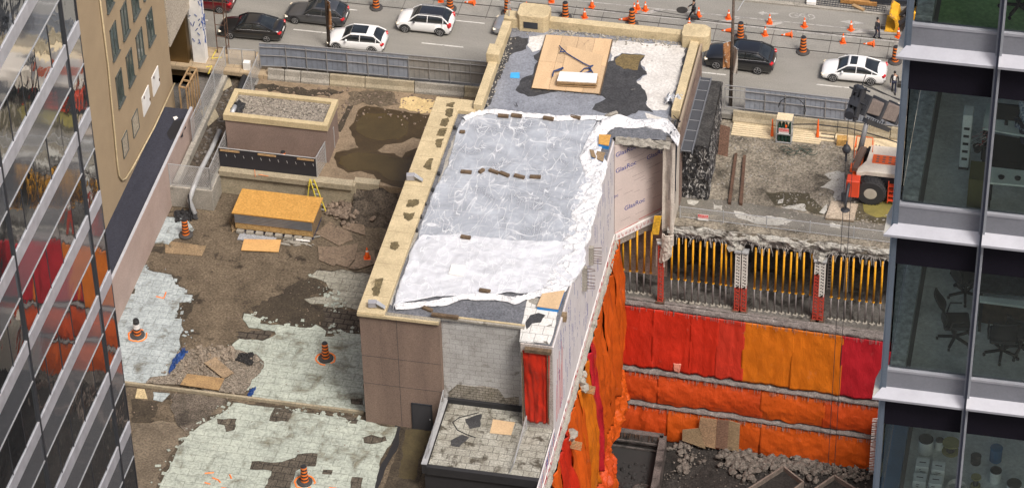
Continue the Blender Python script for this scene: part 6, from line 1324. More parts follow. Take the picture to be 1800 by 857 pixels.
# ================================================================== STREET: cars, people, loader
tyre = plain('tyre', (0.022, 0.022, 0.023), .8); alloy = plain('alloy', (0.45, 0.45, 0.46), .35, .8); cgl = glassm('car_glass', (0.012, 0.014, 0.015), .06)
lred = plain('tail_red', (0.55, 0.015, 0.02), .3); lamp_ = plain('headlamp', (0.62, 0.55, 0.42), .2); trim = plain('chrome_trim', (0.5, 0.5, 0.5), .3, .8); under = plain('car_underside', (0.015, 0.015, 0.015), .8)
def loft(mb, rings, cap=True):
    o = len(mb.v); n = len(rings[0])
    for r in rings: mb.v += [Vector(p) for p in r]
    for i in range(len(rings)-1):
        for j in range(n):
            mb.f.append([o+i*n+j, o+i*n+(j+1) % n, o+(i+1)*n+(j+1) % n, o+(i+1)*n+j]); mb.mi.append(mb.cur)
    if cap: mb.f.append([o+j for j in range(n)][::-1]); mb.f.append([o+(len(rings)-1)*n+j for j in range(n)]); mb.mi += [mb.cur]*2
def lin(pts, x):
    for (a, b), (c, d) in zip(pts[:-1], pts[1:]):
        if x <= c: return b+(d-b)*max(0, min(1, (x-a)/(c-a)))
    return pts[-1][1]
CARS = dict(
 sedan=dict(L=4.75, W=1.82, H=1.45, wb=2.76, top=[(0, .52), (.12, .70), (.5, .80), (1.35, .93), (2.2, .96), (3.9, .98), (4.35, 1.03), (4.68, .98), (4.75, .55)], gh=(1.22, 2.02, 3.15, 4.20), rear=.5),
 fastback=dict(L=4.60, W=1.80, H=1.43, wb=2.70, top=[(0, .50), (.1, .66), (.5, .78), (1.2, .92), (2.2, .95), (3.8, .98), (4.2, 1.04), (4.5, 1.0), (4.6, .55)], gh=(1.05, 1.85, 3.05, 4.1), rear=.5),
 hatch=dict(L=4.27, W=1.80, H=1.46, wb=2.64, top=[(0, .52), (.1, .68), (.5, .82), (1.2, .95), (2.5, .98), (3.8, 1.02), (4.15, 1.02), (4.27, .6)], gh=(1.05, 1.80, 3.55, 4.12), rear=.25),
 estate=dict(L=4.53, W=1.82, H=1.45, wb=2.76, top=[(0, .5), (.1, .66), (.6, .82), (1.5, .94), (3, .97), (4.2, .99), (4.45, .99), (4.53, .6)], gh=(1.40, 2.15, 3.85, 4.42), rear=.22),
 crossover=dict(L=4.11, W=1.79, H=1.60, wb=2.60, top=[(0, .6), (.08, .8), (.5, .98), (1.0, 1.05), (2.5, 1.08), (3.7, 1.12), (4.0, 1.1), (4.11, .65)], gh=(.95, 1.60, 3.45, 3.95), rear=.15),
 suv=dict(L=5.0, W=2.0, H=1.70, wb=3.0, top=[(0, .62), (.1, .88), (.6, 1.02), (1.5, 1.12), (3, 1.14), (4.5, 1.20), (4.85, 1.15), (5.0, .7)], gh=(1.40, 2.25, 3.95, 4.75), rear=.4))
def make_car(kind, paint, lab, wfront, wrear, roof=None, sunroof=None, arches=None, rails=False, hub=None, chrome=True):
    """front at local x=0, pointing to -x; the two pixels are where the near wheels touch the road"""
    c = CARS[kind]; L, Wd, Hh, wb = c['L'], c['W'], c['H'], c['wb']; fo = (L-wb)*.46
    a, b = at(*wfront, z=0), at(*wrear, z=0); d = (b-a); ang = math.atan2(d.y, d.x); ang = max(-.05, min(.05, ang)); mid = (a+b)/2
    t = thing(kind+'_car' if kind != 'suv' else 'suv', lab, 'car', (0, 0, 0), ang)
    dirx = Vector((math.cos(ang), math.sin(ang), 0)); dy = Vector((-dirx.y, dirx.x, 0)); t.location = mid-dirx*(fo+wb/2)+dy*(Wd/2-.03)+Vector((0, 0, .006))
    hw = Wd/2
    def half(x): # plan taper
        e = min(x/.55, 1); r_ = min((L-x)/.5, 1); return hw*(.80+.20*math.sqrt(max(0, 1-(1-e)**2)))*(.84+.16*math.sqrt(max(0, 1-(1-r_)**2)))
    xs_ = [0, .06, .18, .4, .7, 1.05, 1.4, 1.9, 2.4, 2.9, 3.4, L-.75, L-.42, L-.18, L-.05, L]
    rings = []
    for x in xs_:
        h = half(x); tp = lin(c['top'], x); z0 = .22+(.16 if x < .1 or x > L-.1 else 0)
        s = [(-h*.92, z0), (-h, z0+.14), (-h*1.0, tp*.60), (-h*.97, tp-.10), (-h*.90, tp-.015), (-h*.5, tp+.03), (0, tp+.045), (h*.5, tp+.03), (h*.90, tp-.015), (h*.97, tp-.10), (h, tp*.60), (h, z0+.14), (h*.92, z0)]
        rings.append([(x, y, z) for y, z in s])
    mb = MB(); loft(mb, rings)
    body = mb.build('body', paint, t, local=True, smooth=True)
    # greenhouse: glass with painted roof, pillars
    g0, g1, g2, g3 = c['gh']; n = 16; gl = []; rf_ = []
    def ghring(x):
        base = lin(c['top'], x)-.03; 
        if x < g1: hh = base+(Hh-.02-base)*max(0, (x-g0)/(g1-g0))**.92
        elif x > g2: hh = base+(Hh-.05-base)*max(0, 1-((x-g2)/(g3-g2)))**.85
        else: hh = Hh-.03*abs((x-(g1+g2)/2)/((g2-g1)/2))**2
        k = (hh-base)/(Hh-base+1e-6); hb = half(x)*.93; ht = hb-(.20*k)
        return base, hh, hb, ht, k
    rg = []
    for i in range(n+1):
        x = g0+(g3-g0)*i/n; base, hh, hb, ht, k = ghring(x)
        rg.append([(x, -hb, base-.03), (x, -(hb+ht)/2-.01, (base+hh)/2), (x, -ht, hh-.05*k), (x, -ht*.75, hh), (x, 0, hh+.02*k), (x, ht*.75, hh), (x, ht, hh-.05*k), (x, (hb+ht)/2+.01, (base+hh)/2), (x, hb, base-.03)])
    mb = MB(); loft(mb, rg); mb.build('window_glass', cgl, t, local=True, smooth=True)
    mb = MB(); m2 = 10; rr_ = []
    for i in range(m2+1):
        x = g1-.02+(g2-g1+.04)*i/m2; base, hh, hb, ht, k = ghring(x); e = .012
        rr_.append([(x, -ht-.01, hh-.05*k-.03), (x, -ht*.97, hh-.02*k+e), (x, -ht*.7, hh+e+.004), (x, 0, hh+.02*k+e), (x, ht*.7, hh+e+.004), (x, ht*.97, hh-.02*k+e), (x, ht+.01, hh-.05*k-.03)])
    loft(mb, rr_); mb.build('roof', roof or paint, t, local=True, smooth=True)
    for sgn in (-1, 1):
        mb = MB()
        def rail(xa, xb, w=.05, wbase=True, nn=8, top=True):
            pts = []
            for i in range(nn+1):
                x = xa+(xb-xa)*i/nn; base, hh, hb, ht, k = ghring(x); pts.append((x, sgn*(ht+.005), hh-.04*k+.01))
            mb.tube(pts, w, 6)
        rail(g0+.02, g1, .045); rail(g1, g2, .04); rail(g2, g3-.02, .05)
        for fx in ((.47, .05), (.86 if kind not in ('sedan', 'fastback') else .84, .07)):
            x = g0+(g3-g0)*fx[0]; base, hh, hb, ht, k = ghring(x); mb.bar((x, sgn*(hb+.003), base), (x+.02, sgn*(ht+.006), hh-.05), .05, fx[1])
        mb.build('pillar', paint, t, local=True)
        if chrome:
            mb = MB(); mb.tube([(x, sgn*(half(x)*.945), lin(c['top'], x)-.0) for x in [g0+.25+(g3-g0-.5)*i/8 for i in range(9)]], .014, 4); mb.build('window_trim', trim, t, local=True)
        # mirror
        mb = MB(); mb.box((g0+.48, sgn*(hw+.08), lin(c['top'], g0+.4)+.08), (.14, .2, .14)); mb.build('mirror', roof or paint, t, local=True, bevel=.03)
        # lamps
        f_ = half(.22); MB().box((.20, sgn*(f_*.86), lin(c['top'], .2)-.13), (.36, .26, .13), sgn*-.42).build('headlight', lamp_, t, local=True, bevel=.03)
        f_ = half(L-.12); MB().box((L-.17, sgn*(f_*.86), lin(c['top'], L-.3)-.17), (.30, .30, .17 if kind != 'crossover' else .32), sgn*.4).build('tail_light', lred, t, local=True, bevel=.03)
        for wx in (fo, fo+wb):
            R_ = .33 if kind not in ('suv', 'crossover') else (.38 if kind == 'suv' else .34)
            mb = MB(); M = Matrix.Rotation(rad(90), 3, 'X'); mb.lathe([(R_*.93, -.115), (R_, -.09), (R_, .09), (R_*.93, .115)], (wx, sgn*(hw-.11), R_), 24, M=M); w_ = mb.build('wheel', tyre, t, local=True, smooth=False)
            mb = MB(); yo = sgn*(hw+.008); mb.lathe([(R_*.66, -.004), (R_*.66, .004)], (wx, yo, R_), 24, M=M); mb.build('rim_disc', under, w_, local=True)
            mb = MB()
            for q in range(6 if hub != 5 else 5):
                an = q*2*math.pi/(6 if hub != 5 else 5)+.3; mb.bar((wx+.04*math.cos(an), yo+sgn*.012, R_+.04*math.sin(an)), (wx+R_*.62*math.cos(an), yo+sgn*.012, R_+R_*.62*math.sin(an)), .075, .02)
            for q in range(20):
                a0, a1 = q*math.pi/10, (q+1)*math.pi/10; mb.bar((wx+R_*.64*math.cos(a0), yo+sgn*.01, R_+R_*.64*math.sin(a0)), (wx+R_*.64*math.cos(a1), yo+sgn*.01, R_+R_*.64*math.sin(a1)), .035, .03)
            mb.build('rim', alloy, w_, local=True)
            mb = MB(); n_ = 16; ring = []
            # arch lip, dark behind
            mb.tube([(wx+(R_+.045)*math.cos(q*math.pi/12), sgn*(hw-.01), R_+(R_+.045)*math.sin(q*math.pi/12)) for q in range(13)], .05 if arches else .028, 6); mb.build('wheel_arch', arches or under, t, local=True)
    if sunroof:
        x0, x1 = sunroof; base, hh, hb, ht, k = ghring((x0+x1)/2)
        def sfn_(u, v):
            x = x0+(x1-x0)*u; b_, h_, hb_, ht_, k_ = ghring(x); return (x, ht_*.78*(2*v-1), h_+.035*k_+.002-.012*abs(2*v-1))
        mb = MB(); mb.grid(sfn_, 6, 6); mb.build('sunroof', cgl, t, local=True)
    if rails:
        for sgn in (-1, 1): mb = MB(); mb.tube([(g1+.1, sgn*(hw-.28), Hh+.02), (g1+.3, sgn*(hw-.28), Hh+.07), (g2-.2, sgn*(hw-.28), Hh+.07), (g2+.05, sgn*(hw-.28), Hh-.0)], .025, 5); mb.build('roof_rail', trim, t, local=True)
    MB().box((L/2, 0, .2), (L*.86, Wd*.82, .16)).build('underside', under, t, local=True)
    MB().box((.015, 0, .46), (.06, hw*1.1, .16)).build('grille', under, t, local=True, bevel=.01)
    MB().box((L-.0, 0, .72), (.03, .5, .12)).build('licence_plate', white, t, local=True)
    return t
pb = plain('paint_black', (0.012, 0.012, 0.013), .3, 0, 1.0, speck=.0); pg = plain('paint_grey', (0.105, 0.108, 0.115), .35, .6, 1.0, speck=.0); pw = plain('paint_white', (0.78, 0.78, 0.77), .35, 0, 1.0, speck=.0, var=.03); pr_ = plain('paint_dark_red', (0.14, 0.012, 0.016), .35, .3, 1.0, speck=0); ps = plain('paint_silver', (0.45, 0.46, 0.48), .35, .6, 1.0, speck=0)
blkroof = plain('roof_black', (0.02, 0.021, 0.024), .15, 0, 1, speck=0)
make_car('sedan', pb, 'black saloon car at the left beside the hoarding', (403, 69), (471, 75), hub=5)
make_car('estate', pg, 'dark grey estate car with a glass roof panel', (518, 42.5), (584, 50), sunroof=(2.3, 3.2))
make_car('hatch', pw, 'white hatchback with black glass roof just behind the hoarding', (590, 88.7), (655, 95.5), sunroof=(1.8, 2.95), hub=5, chrome=False)
make_car('crossover', pw, 'small white crossover with black roof and roof rails', (710, 57.5), (775.5, 64.5), roof=blkroof, arches=under, rails=True)
make_car('sedan', ps, 'silver car mostly hidden behind the beige parapet', (886, 66), (953, 73))
make_car('suv', pb, 'black suv behind the lamp post with banners', (1257, 122), (1333, 131.5), hub=5)
make_car('fastback', pw, 'white saloon with sunroof and dark rear window behind the crane boom', (1462, 144), (1531.5, 151), sunroof=(2.0, 2.5), hub=5, chrome=False)
make_car('hatch', pr_, 'dark red hatchback cut by the top edge at the left', (324, 17), (389, 24.5))
make_car('suv', pg, 'dark vehicle parked on the far pavement at the top edge', (1400, 7.5), (1476, 15)).location += Vector((-3.0, 0.5, .12))

# ---- people
def skin_mesh(name, joints, edges, mat, parent, levels=1, root=0):
    me = bpy.data.meshes.new(name); me.from_pydata([j[0] for j in joints], edges, []); ob = bpy.data.objects.new(name, me); COL.objects.link(ob)
    sk = ob.modifiers.new('skin', 'SKIN')
    for i, j in enumerate(joints):
        r_ = j[1]; me.skin_vertices[0].data[i].radius = r_ if isinstance(r_, tuple) else (r_, r_)
        me.skin_vertices[0].data[i].use_root = (i == root)
    sb = ob.modifiers.new('sub', 'SUBSURF'); sb.levels = levels; sb.render_levels = levels
    dgx = bpy.context.evaluated_depsgraph_get(); dgx.update(); m2 = bpy.data.meshes.new_from_object(ob.evaluated_get(dgx)); bpy.data.objects.remove(ob); m2.name = name
    m2.materials.clear(); m2.materials.append(mat); m2.polygons.foreach_set('use_smooth', [True]*len(m2.polygons))
    o = bpy.data.objects.new(name, m2); COL.objects.link(o); o.parent = parent; return o
skinm = plain('skin', (0.42, 0.25, 0.17), .6); hairm = plain('dark_hair', (0.015, 0.012, 0.01), .6); coatm = plain('black_coat', (0.018, 0.019, 0.024), .8); navym = plain('navy_trousers', (0.018, 0.022, 0.05), .8); shoem = plain('shoe', (0.015, 0.014, 0.013), .5); bagm = plain('dark_bag', (0.03, 0.027, 0.025), .6)
def person(lab, loc, rz, stride, coat, trousers, shirt=None, bag=True, long_coat=False, armswing=.25, hood=False, seated=False):
    """facing -y locally; stride = half step length"""
    t = thing('person', lab, 'person', loc, rz); s = stride
    fL, fR = Vector((.10, -s, .06)), Vector((-.10, s, .06)); kL, kR = Vector((.10, -s*.62-.03, .50)), Vector((-.10, s*.25-.06, .49)); hL, hR = Vector((.10, 0, .92)), Vector((-.10, 0, .92))
    aL = armswing; eL, eR = Vector((.27, aL*.5, 1.13)), Vector((-.27, -aL*.5, 1.13)); wL, wR = Vector((.28, aL*.6-.1, .90)), Vector((-.28, -aL*1.1-.1, .93))
    J = [((0, 0, .96), (.15, .11)), ((0, 0, 1.18), (.135, .10)), ((0, 0, 1.40), (.16, .10)), ((0, 0, 1.50), .055), ((0, -.02, 1.60), (.075, .085)), ((0, -.02, 1.70), (.07, .08)),
         (hL, .085), (kL, .055), (fL, .04), (fL+Vector((0, -.15, -.02)), .035), (hR, .085), (kR, .055), (fR, .04), (fR+Vector((0, -.15, -.02)), .035),
         ((.19, 0, 1.42), .055), (eL, .042), (wL, .03), (wL+Vector((0, -.03, -.10)), (.035, .02)), ((-.19, 0, 1.42), .055), (eR, .042), (wR, .03), (wR+Vector((0, -.03, -.10)), (.035, .02)), ((0, -.11, 1.63), .018)]
    J = [(tuple(a), b) for a, b in J]
    E_ = [(0, 1), (1, 2), (2, 3), (3, 4), (4, 5), (0, 6), (6, 7), (7, 8), (8, 9), (0, 10), (10, 11), (11, 12), (12, 13), (2, 14), (14, 15), (15, 16), (16, 17), (2, 18), (18, 19), (19, 20), (20, 21), (4, 22)]
    skin_mesh('body', J, E_, skinm, t)
    # face: eyes and mouth; fingers
    mb = MB()
    for sx in (-1, 1): mb.box((sx*.03, -.103, 1.655), (.018, .01, .01))
    mb.box((0, -.10, 1.585), (.045, .012, .01)); mb.build('face_marks', hairm, t, local=True)
    for w in (wL, wR):
        sx = 1 if w.x > 0 else -1
        mb = MB()
        for q in range(4): a = w+Vector((-sx*.0, -.05+.022*q, -.12)); mb.tube([a, a+Vector((0, -.005, -.045+.006*abs(q-1.5))), a+Vector((-sx*.02, -.005, -.075+.006*abs(q-1.5)))], .009, 5)
        mb.tube([w+Vector((-sx*.01, -.05, -.07)), w+Vector((-sx*.02, -.09, -.11))], .010, 5); mb.build('fingers', skinm, t, local=True)
    mb = MB(); mb.lathe([(.02, .115), (.06, .10), (.092, .05), (.097, 0), (.085, -.05), (.06, -.07)][::-1], (0, .012, 1.70), 14); mb.build('hair', hairm, t, local=True, smooth=True)
    c = [(J[0][0], (.175, .135)), (J[1][0], (.165, .125)), (J[2][0], (.185, .125)), ((0, .01, 1.47), .09), (J[14][0], .075), (J[15][0], .062), (J[16][0], .05), (J[18][0], .075), (J[19][0], .062), (J[20][0], .05)]; e = [(0, 1), (1, 2), (2, 3), (2, 4), (4, 5), (5, 6), (2, 7), (7, 8), (8, 9)]
    if long_coat: c.append(((0, 0, .62), (.20, .17))); e.append((0, 10))
    else: c.append(((0, 0, .84), (.18, .14))); e.append((0, 10))
    skin_mesh('coat', c, e, coat, t)
    skin_mesh('trousers', [((0, 0, .95), (.16, .12)), (J[6][0], .10), (J[7][0], .072), (J[8][0], .055), (J[10][0], .10), (J[11][0], .072), (J[12][0], .055)], [(0, 1), (1, 2), (2, 3), (0, 4), (4, 5), (5, 6)], trousers, t)
    for f in (fL, fR): MB().box((f.x, f.y-.06, .045), (.10, .28, .09)).build('shoe', shoem, t, local=True, bevel=.02)
    if shirt: MB().slab([(-.07, -.125, 1.12), (.07, -.125, 1.12), (.085, -.115, 1.46), (-.085, -.115, 1.46)], (0, -.02, 0)).build('shirt_front', shirt, t, local=True)
    return t
p = at(1218, 39, z=0); person('woman in black coat walking left between the cones with a bag', p+Vector((0, .3, .008)), rad(-90), .36, coatm, coatm, armswing=.3)
tag(MB().box((p.x+.05, p.y-.02, .45), (.42, .2, .42)).build('handbag', bagm, bevel=.05), 'dark handbag with pale patch carried by the woman in the cycle lane', 'bag')
p = at(1540, 71, z=0); person('person in dark coat standing in front of the yellow loader', p+Vector((0, .3, .008)), rad(60), .16, coatm, navym, long_coat=False, armswing=.1)
tag(MB().box((p.x+.42, p.y+.25, 1.05), (.34, .2, .42)).build('shoulder_bag', bagm, bevel=.05), 'dark bag on the arm of the person beside the loader', 'bag')
p = at(1570, 166, z=0); person('man in dark jacket and white shirt walking towards the camera', p+Vector((0, .3, .008)), rad(8), .24, coatm, navym, shirt=white, armswing=.15)
tag(MB().box((p.x+.38, p.y+.2, .78), (.3, .34, .42)).build('briefcase', bagm, bevel=.04), 'dark briefcase carried by the man in a white shirt', 'bag')

# ---- loader
ly = plain('loader_yellow', (0.72, 0.36, 0.01), .4); lb_ = plain('loader_dark', (0.035, 0.04, 0.05), .5)
p = at(1557, 55, z=0); T2 = thing('wheel_loader', 'yellow compact loader with raised dark arms and worn bucket', 'loader', (p.x, p.y, 0)); X, Y = p.x, p.y
mb = MB(); prf = [(0, 0), (.9, .0), (1.0, .5), (.85, 1.15), (.35, 1.45), (.25, 1.38), (.68, 1.05), (.78, .55), (.7, .12), (0, .08)]
mb.slab([(X-.1+a, Y-.1, .02+b) for a, b in prf], (0, 2.0, 0)); o = mb.build('bucket', grime('worn_yellow', (0.68, 0.36, 0.02), (0.55, 0.28, 0.02), 2, (0.20, 0.12, 0.07), 1.4, .56, .1, .2, 9), T2)
for yy in (.35, 1.45): MB().bar((X+.8, Y+yy, .5), (X+1.9, Y+yy, 1.6), .16, .28).build('lift_arm', lb_, T2)
MB().bar((X+.9, Y+.9, .9), (X+1.6, Y+.9, 2.0), .12, .18).build('tilt_link', lb_, T2); MB().bar((X+1.6, Y+.9, 2.0), (X+2.0, Y+.9, 1.7), .1, .16).build('tilt_ram', lb_, T2)
MB().bx(X+1.45, X+4.0, Y+.25, Y+1.6, .7, 1.7).build('body', ly, T2, bevel=.08); MB().bx(X+2.0, X+3.3, Y+.35, Y+1.5, 1.7, 2.7).build('cab', cgl, T2, bevel=.05); MB().bx(X+1.9, X+3.4, Y+.3, Y+1.55, 2.7, 2.8).build('cab_roof', lb_, T2)
for yy in (.1, 1.7):
    for xx in (1.75, 3.7):
        mb = MB(); mb.lathe([(.5, -.18), (.56, -.12), (.56, .12), (.5, .18)], (X+xx, Y+yy, .56), 20, M=Matrix.Rotation(rad(90), 3, 'X')); w_ = mb.build('wheel', tyre, T2); MB().lathe([(.28, -.2), (.28, .2)], (X+xx, Y+yy, .56), 16, M=Matrix.Rotation(rad(90), 3, 'X')).build('hub', ly, w_)
# lumber on the far pavement
a, b = at(1477, 3, z=.3), at(1541, 9, z=.3)
for k in range(2):
    mb = MB()
    for i in range(5):
        for j in range(3): mb.bx(a.x, b.x, a.y+.05+k*1.7+i*.28, a.y+.28+k*1.7+i*.28, .14+j*.1, .23+j*.1)
    t = mb.build('lumber_stack', grime('orange_lumber', (0.40, 0.21, 0.07), (0.30, 0.15, 0.05), 2, speck=.2)); tag(t, ('near' if k == 0 else 'rear')+' stack of orange brown planks on the far pavement', 'lumber', 'lumber on the far pavement')
a, b = at(1499, 9, z=.2), at(1519, 18, z=.2); tag(MB().bar(a, b, .28, .12).build('loose_plank', wood), 'single light plank lying aslant below the lumber stack', 'plank')
a, b = at(1434, 8, z=.15), at(1555, 22, z=.15); mb = MB()
for k in range(4): mb.bar(a+Vector((0, .25*k, .0)), b+Vector((0, .25*k, 0)), .03)
for k in range(26): q = a.lerp(b, k/25); mb.bar(q, q+Vector((0, .75, 0)), .03)
tag(mb.build('steel_mesh_mat', dgrey), 'steel mesh mat lying along the far kerb', 'mesh mat')
p = at(1426, 5, z=.2); tag(MB().box((p.x, p.y, .3), (.7, .5, .35)).build('white_case', white, bevel=.05), 'pale case standing behind the kerb near the dark vehicle', 'case')
a, b = at(1530, 0, z=.5), at(1600, 4, z=.5); tag(MB().bar(a, b, .25, .3).build('dark_beam', dgrey), 'dark beam lying across the far pavement above the loader', 'beam')
# ---- lamp posts with banners, wires
brown = grime('brown_pole', (0.10, 0.075, 0.06), (0.065, 0.05, 0.04), 3)
def lamp_post(x, y, lab, banners):
    t = thing('street_lamp', lab, 'lamp post', (x, y, 0), group='brown lamp posts along the kerb')
    MB().tube([(x, y, 0), (x, y, 4), (x, y, 9.5)], [.14, .12, .09], 10).build('pole', brown, t, smooth=True)
    MB().tube([(x, y, 9.3), (x-.3, y+1.6, 9.9), (x-.5, y+3.2, 10.0)], .05, 6).build('arm', galv, t); MB().box((x-.5, y+3.4, 9.95), (.3, .8, .15)).build('lamp_head', galv, t, bevel=.04)
    for dxx, c_, z0, z1, w_, off in banners:
        mb = MB(); f_ = lambda u, v: (x+.12*dxx+w_*dxx*u, y-.12-.30*u+.10*math.sin(u*5+v*4), z1+(z0-z1)*v-.0); mb.grid(f_, 10, 14); bn = mb.build('banner', c_, t, solidify=.01)
        MB().bar((x, y, z1), (x+dxx*(w_+.15), y-.4, z1), .03).build('bracket', galv, t); MB().bar((x, y, z0), (x+dxx*(w_+.15), y-.4, z0), .03).build('bracket', galv, t)
ban = grime('picture_banner', (0.40, 0.20, 0.08), (0.22, 0.10, 0.05), 3.0, (0.62, 0.60, 0.55), 2.2, .56, .05, .2); banw = grime('white_banner', (0.58, 0.55, 0.50), (0.42, 0.36, 0.30), 1.2, speck=.15)
pz = at(1284, 187, z=0); lamp_post(pz.x, pz.y, 'brown lamp post with two banners in front of the black suv', [(-1, ban, 3.5, 5.7, .45, 0), (1, banw, 3.1, 5.3, .35, 0)])
pz = at(579, 86, z=0); lamp_post(pz.x, pz.y, 'brown lamp post with a banner in front of the grey estate car', [(1, ban, 1.9, 4.4, .3, 0)])
ba_, bb_ = at(1150, 19, z=4.5), at(1600, 62, z=4.5)
tag(MB().tube([ba_.lerp(bb_, k/12)+Vector((0, 0, -.5*math.sin(k/12*math.pi))) for k in range(-0, 13)], .025, 4).build('overhead_wire', black), 'thin black overhead wire crossing above the cones', 'wire')
wa = at(1296, 20, z=8); tag(MB().tube([wa, wa+Vector((1.5, 5, 1.2))], .03, 4).build('span_wire', galv), 'pale span wire running from the lamp post over the street', 'wire')

# ================================================================== YARD: gas cage, crane
p = at(1377, 252, z=YZ); X, Y = p.x, p.y; Gc = thing('gas_bottle_cage', 'steel cage of dark green gas bottles with a danger sign', 'cage', (X, Y, YZ))
mb = MB()
for sx in (-.52, .52):
    for sy in (0, .8): mb.bx(X+sx-.03, X+sx+.03, Y+sy-.03, Y+sy+.03, YZ, YZ+2.0)
for z in (.05, .75, 1.95):
    mb.bx(X-.55, X+.55, Y-.03, Y+.03, YZ+z, YZ+z+.06); mb.bx(X-.55, X+.55, Y+.77, Y+.83, YZ+z, YZ+z+.06)
    for sx in (-.55, .49): mb.bx(X+sx, X+sx+.06, Y, Y+.8, YZ+z, YZ+z+.06)
mb.build('frame', galv, Gc); mb = MB(); mb.bx(X-.55, X+.55, Y-.0, Y+.8, YZ+2.0, YZ+2.04); mb.build('roof', MATS['pale_plank'], Gc)
gg = plain('bottle_green', (0.015, 0.05, 0.035), .4)
for i in range(4):
    for j in range(2):
        x, y = X-.36+i*.24, Y+.22+j*.32; MB().lathe([(.1, .06), (.11, .1), (.11, 1.25), (.06, 1.42), (.03, 1.5), (.03, 1.6)], (x, y, YZ), 12).build('gas_bottle', gg, Gc, smooth=True)
danger('danger_sign', Vector((X, Y-.06, YZ+.85)), .72, .5, (1, 0, 0), 'red and white danger sign fixed to the gas bottle cage')
MB().box((X+.15, Y-.05, YZ+1.55), (.12, .08, .2)).build('orange_regulator', ocn, Gc)
def cone_flat(x, y, z, lab, h=1.1, w=.25):
    t = MB().tube([(x, y, z), (x, y, z+h)], [w*.35, w*.12], 8).add([], []).build('orange_marker', ocn, bevel=0); return tag(t, lab, 'marker')
for (x, y, lab) in ((1357, 240, 'orange marker post left of the gas bottle cage'), (1437, 240, 'orange marker post in front of the barrier right of the cage')):
    q = at(x, y, z=YZ); cone_flat(q.x, q.y, YZ, lab, 1.5, .34)
mb = MB(); mb.tube([at(*q_, z=.6) for q_ in ((1420, 248), (1450, 262))] if False else [Vector((X+.5, Y+.3, 1.0)), Vector((X+2.0, Y+1.2, .55)), Vector((X+4.5, Y+1.6, .2)), Vector((X+6.5, Y+1.2, .1)), Vector((X+8.0, Y+.4, .3))], .045, 6); tag(mb.build('black_hose', black, smooth=True), 'black hose running from the cage along the barrier', 'hose')
c_ = at(1398, 200, z=1.0); mb = MB(); mb.tube([(c_.x+.95*math.cos(k*.35)-.3, 17.15, 1.1+1.0*math.sin(k*.35)) for k in range(-1, 10)], .03, 5); tag(mb.build('black_cable_loop', black, smooth=True), 'black cable loop hung on the hoarding above the cage', 'cable')
mb = MB()
for k in range(9): q = at(1380+k*6, 262+(k % 3)*4, z=YZ+.06); mb.tube([q+Vector((.35*math.cos(a_*.6+k), .3*math.sin(a_*.6+k), .02*a_)) for a_ in range(9)], .025, 4)
tag(mb.build('tangled_hose', plain('hose_green', (0.05, 0.07, 0.055), .6)), 'tangle of dark hoses on the gravel before the cage', 'hose', kind='stuff')
q = at(1480, 252, z=YZ); tag(MB().box((q.x, q.y, YZ+.25), (.75, .6, .5), rad(5)).build('cardboard_box', grime('cardboard', (0.48, 0.29, 0.09), (0.36, 0.21, 0.07), 2)), 'brown cardboard box standing by the barrier near the crane', 'box')
q = [at(*v, z=YZ+.1) for v in ((1492, 240), (1538, 247), (1530, 268), (1489, 262))]; tag(MB().prism([tuple(v)[:2] for v in q], YZ+.05, YZ+.12).build('plywood_sheet', ply), 'plywood sheet lying behind the crane outrigger', 'plywood')
crr = plain('crane_red', (0.60, 0.06, 0.02), .45); cro = plain('crane_orange', (0.72, 0.12, 0.02), .45); crw = grime('crane_white', (0.66, 0.60, 0.50), (0.56, 0.50, 0.42), 1.2, (0.4, 0.34, 0.27), 1.5, .66, .06, .08, 12, .5, .1); crg = grime('boom_grey', (0.20, 0.165, 0.145), (0.16, 0.13, 0.115), 2, speck=.2); crd = plain('crane_dark', (0.03, 0.032, 0.038), .5)
Cr = thing('mobile_crane', 'white and red mobile crane half hidden by the right glass tower, its boom reaching left', 'crane', (25, 10.5, YZ))
def zc(x, y): return (1440+x/3.29, 140+y/3.29)
q = [at(*zc(*v), z=1.7) for v in ((300, 372), (475, 392), (475, 556), (240, 527), (205, 552), (203, 528), (240, 470))]
pts = [(22.35, 13.0), (32, 13.0), (32, 10.0), (22.3, 10.0), (21.7, 9.75), (21.65, 10.15), (22.2, 11.2)]
MB().prism(pts, 1.55, 1.9).build('deck', crw, Cr, bevel=.03)
MB().prism([(22.6, 11.0), (27, 11.0), (27, 11.9), (22.6, 11.9)], 1.9, 1.96).build('red_panel', cro, Cr)
mb = MB()
for i in range(8):
    for j in range(3): mb.box((22.95+i*.42, 11.15+j*.27, 1.963), (.2, .14, .006))
mb.build('panel_slot', crg, Cr)
MB().bx(22.4, 32, 10.2, 12.8, .55, 1.55).build('chassis', crd, Cr)
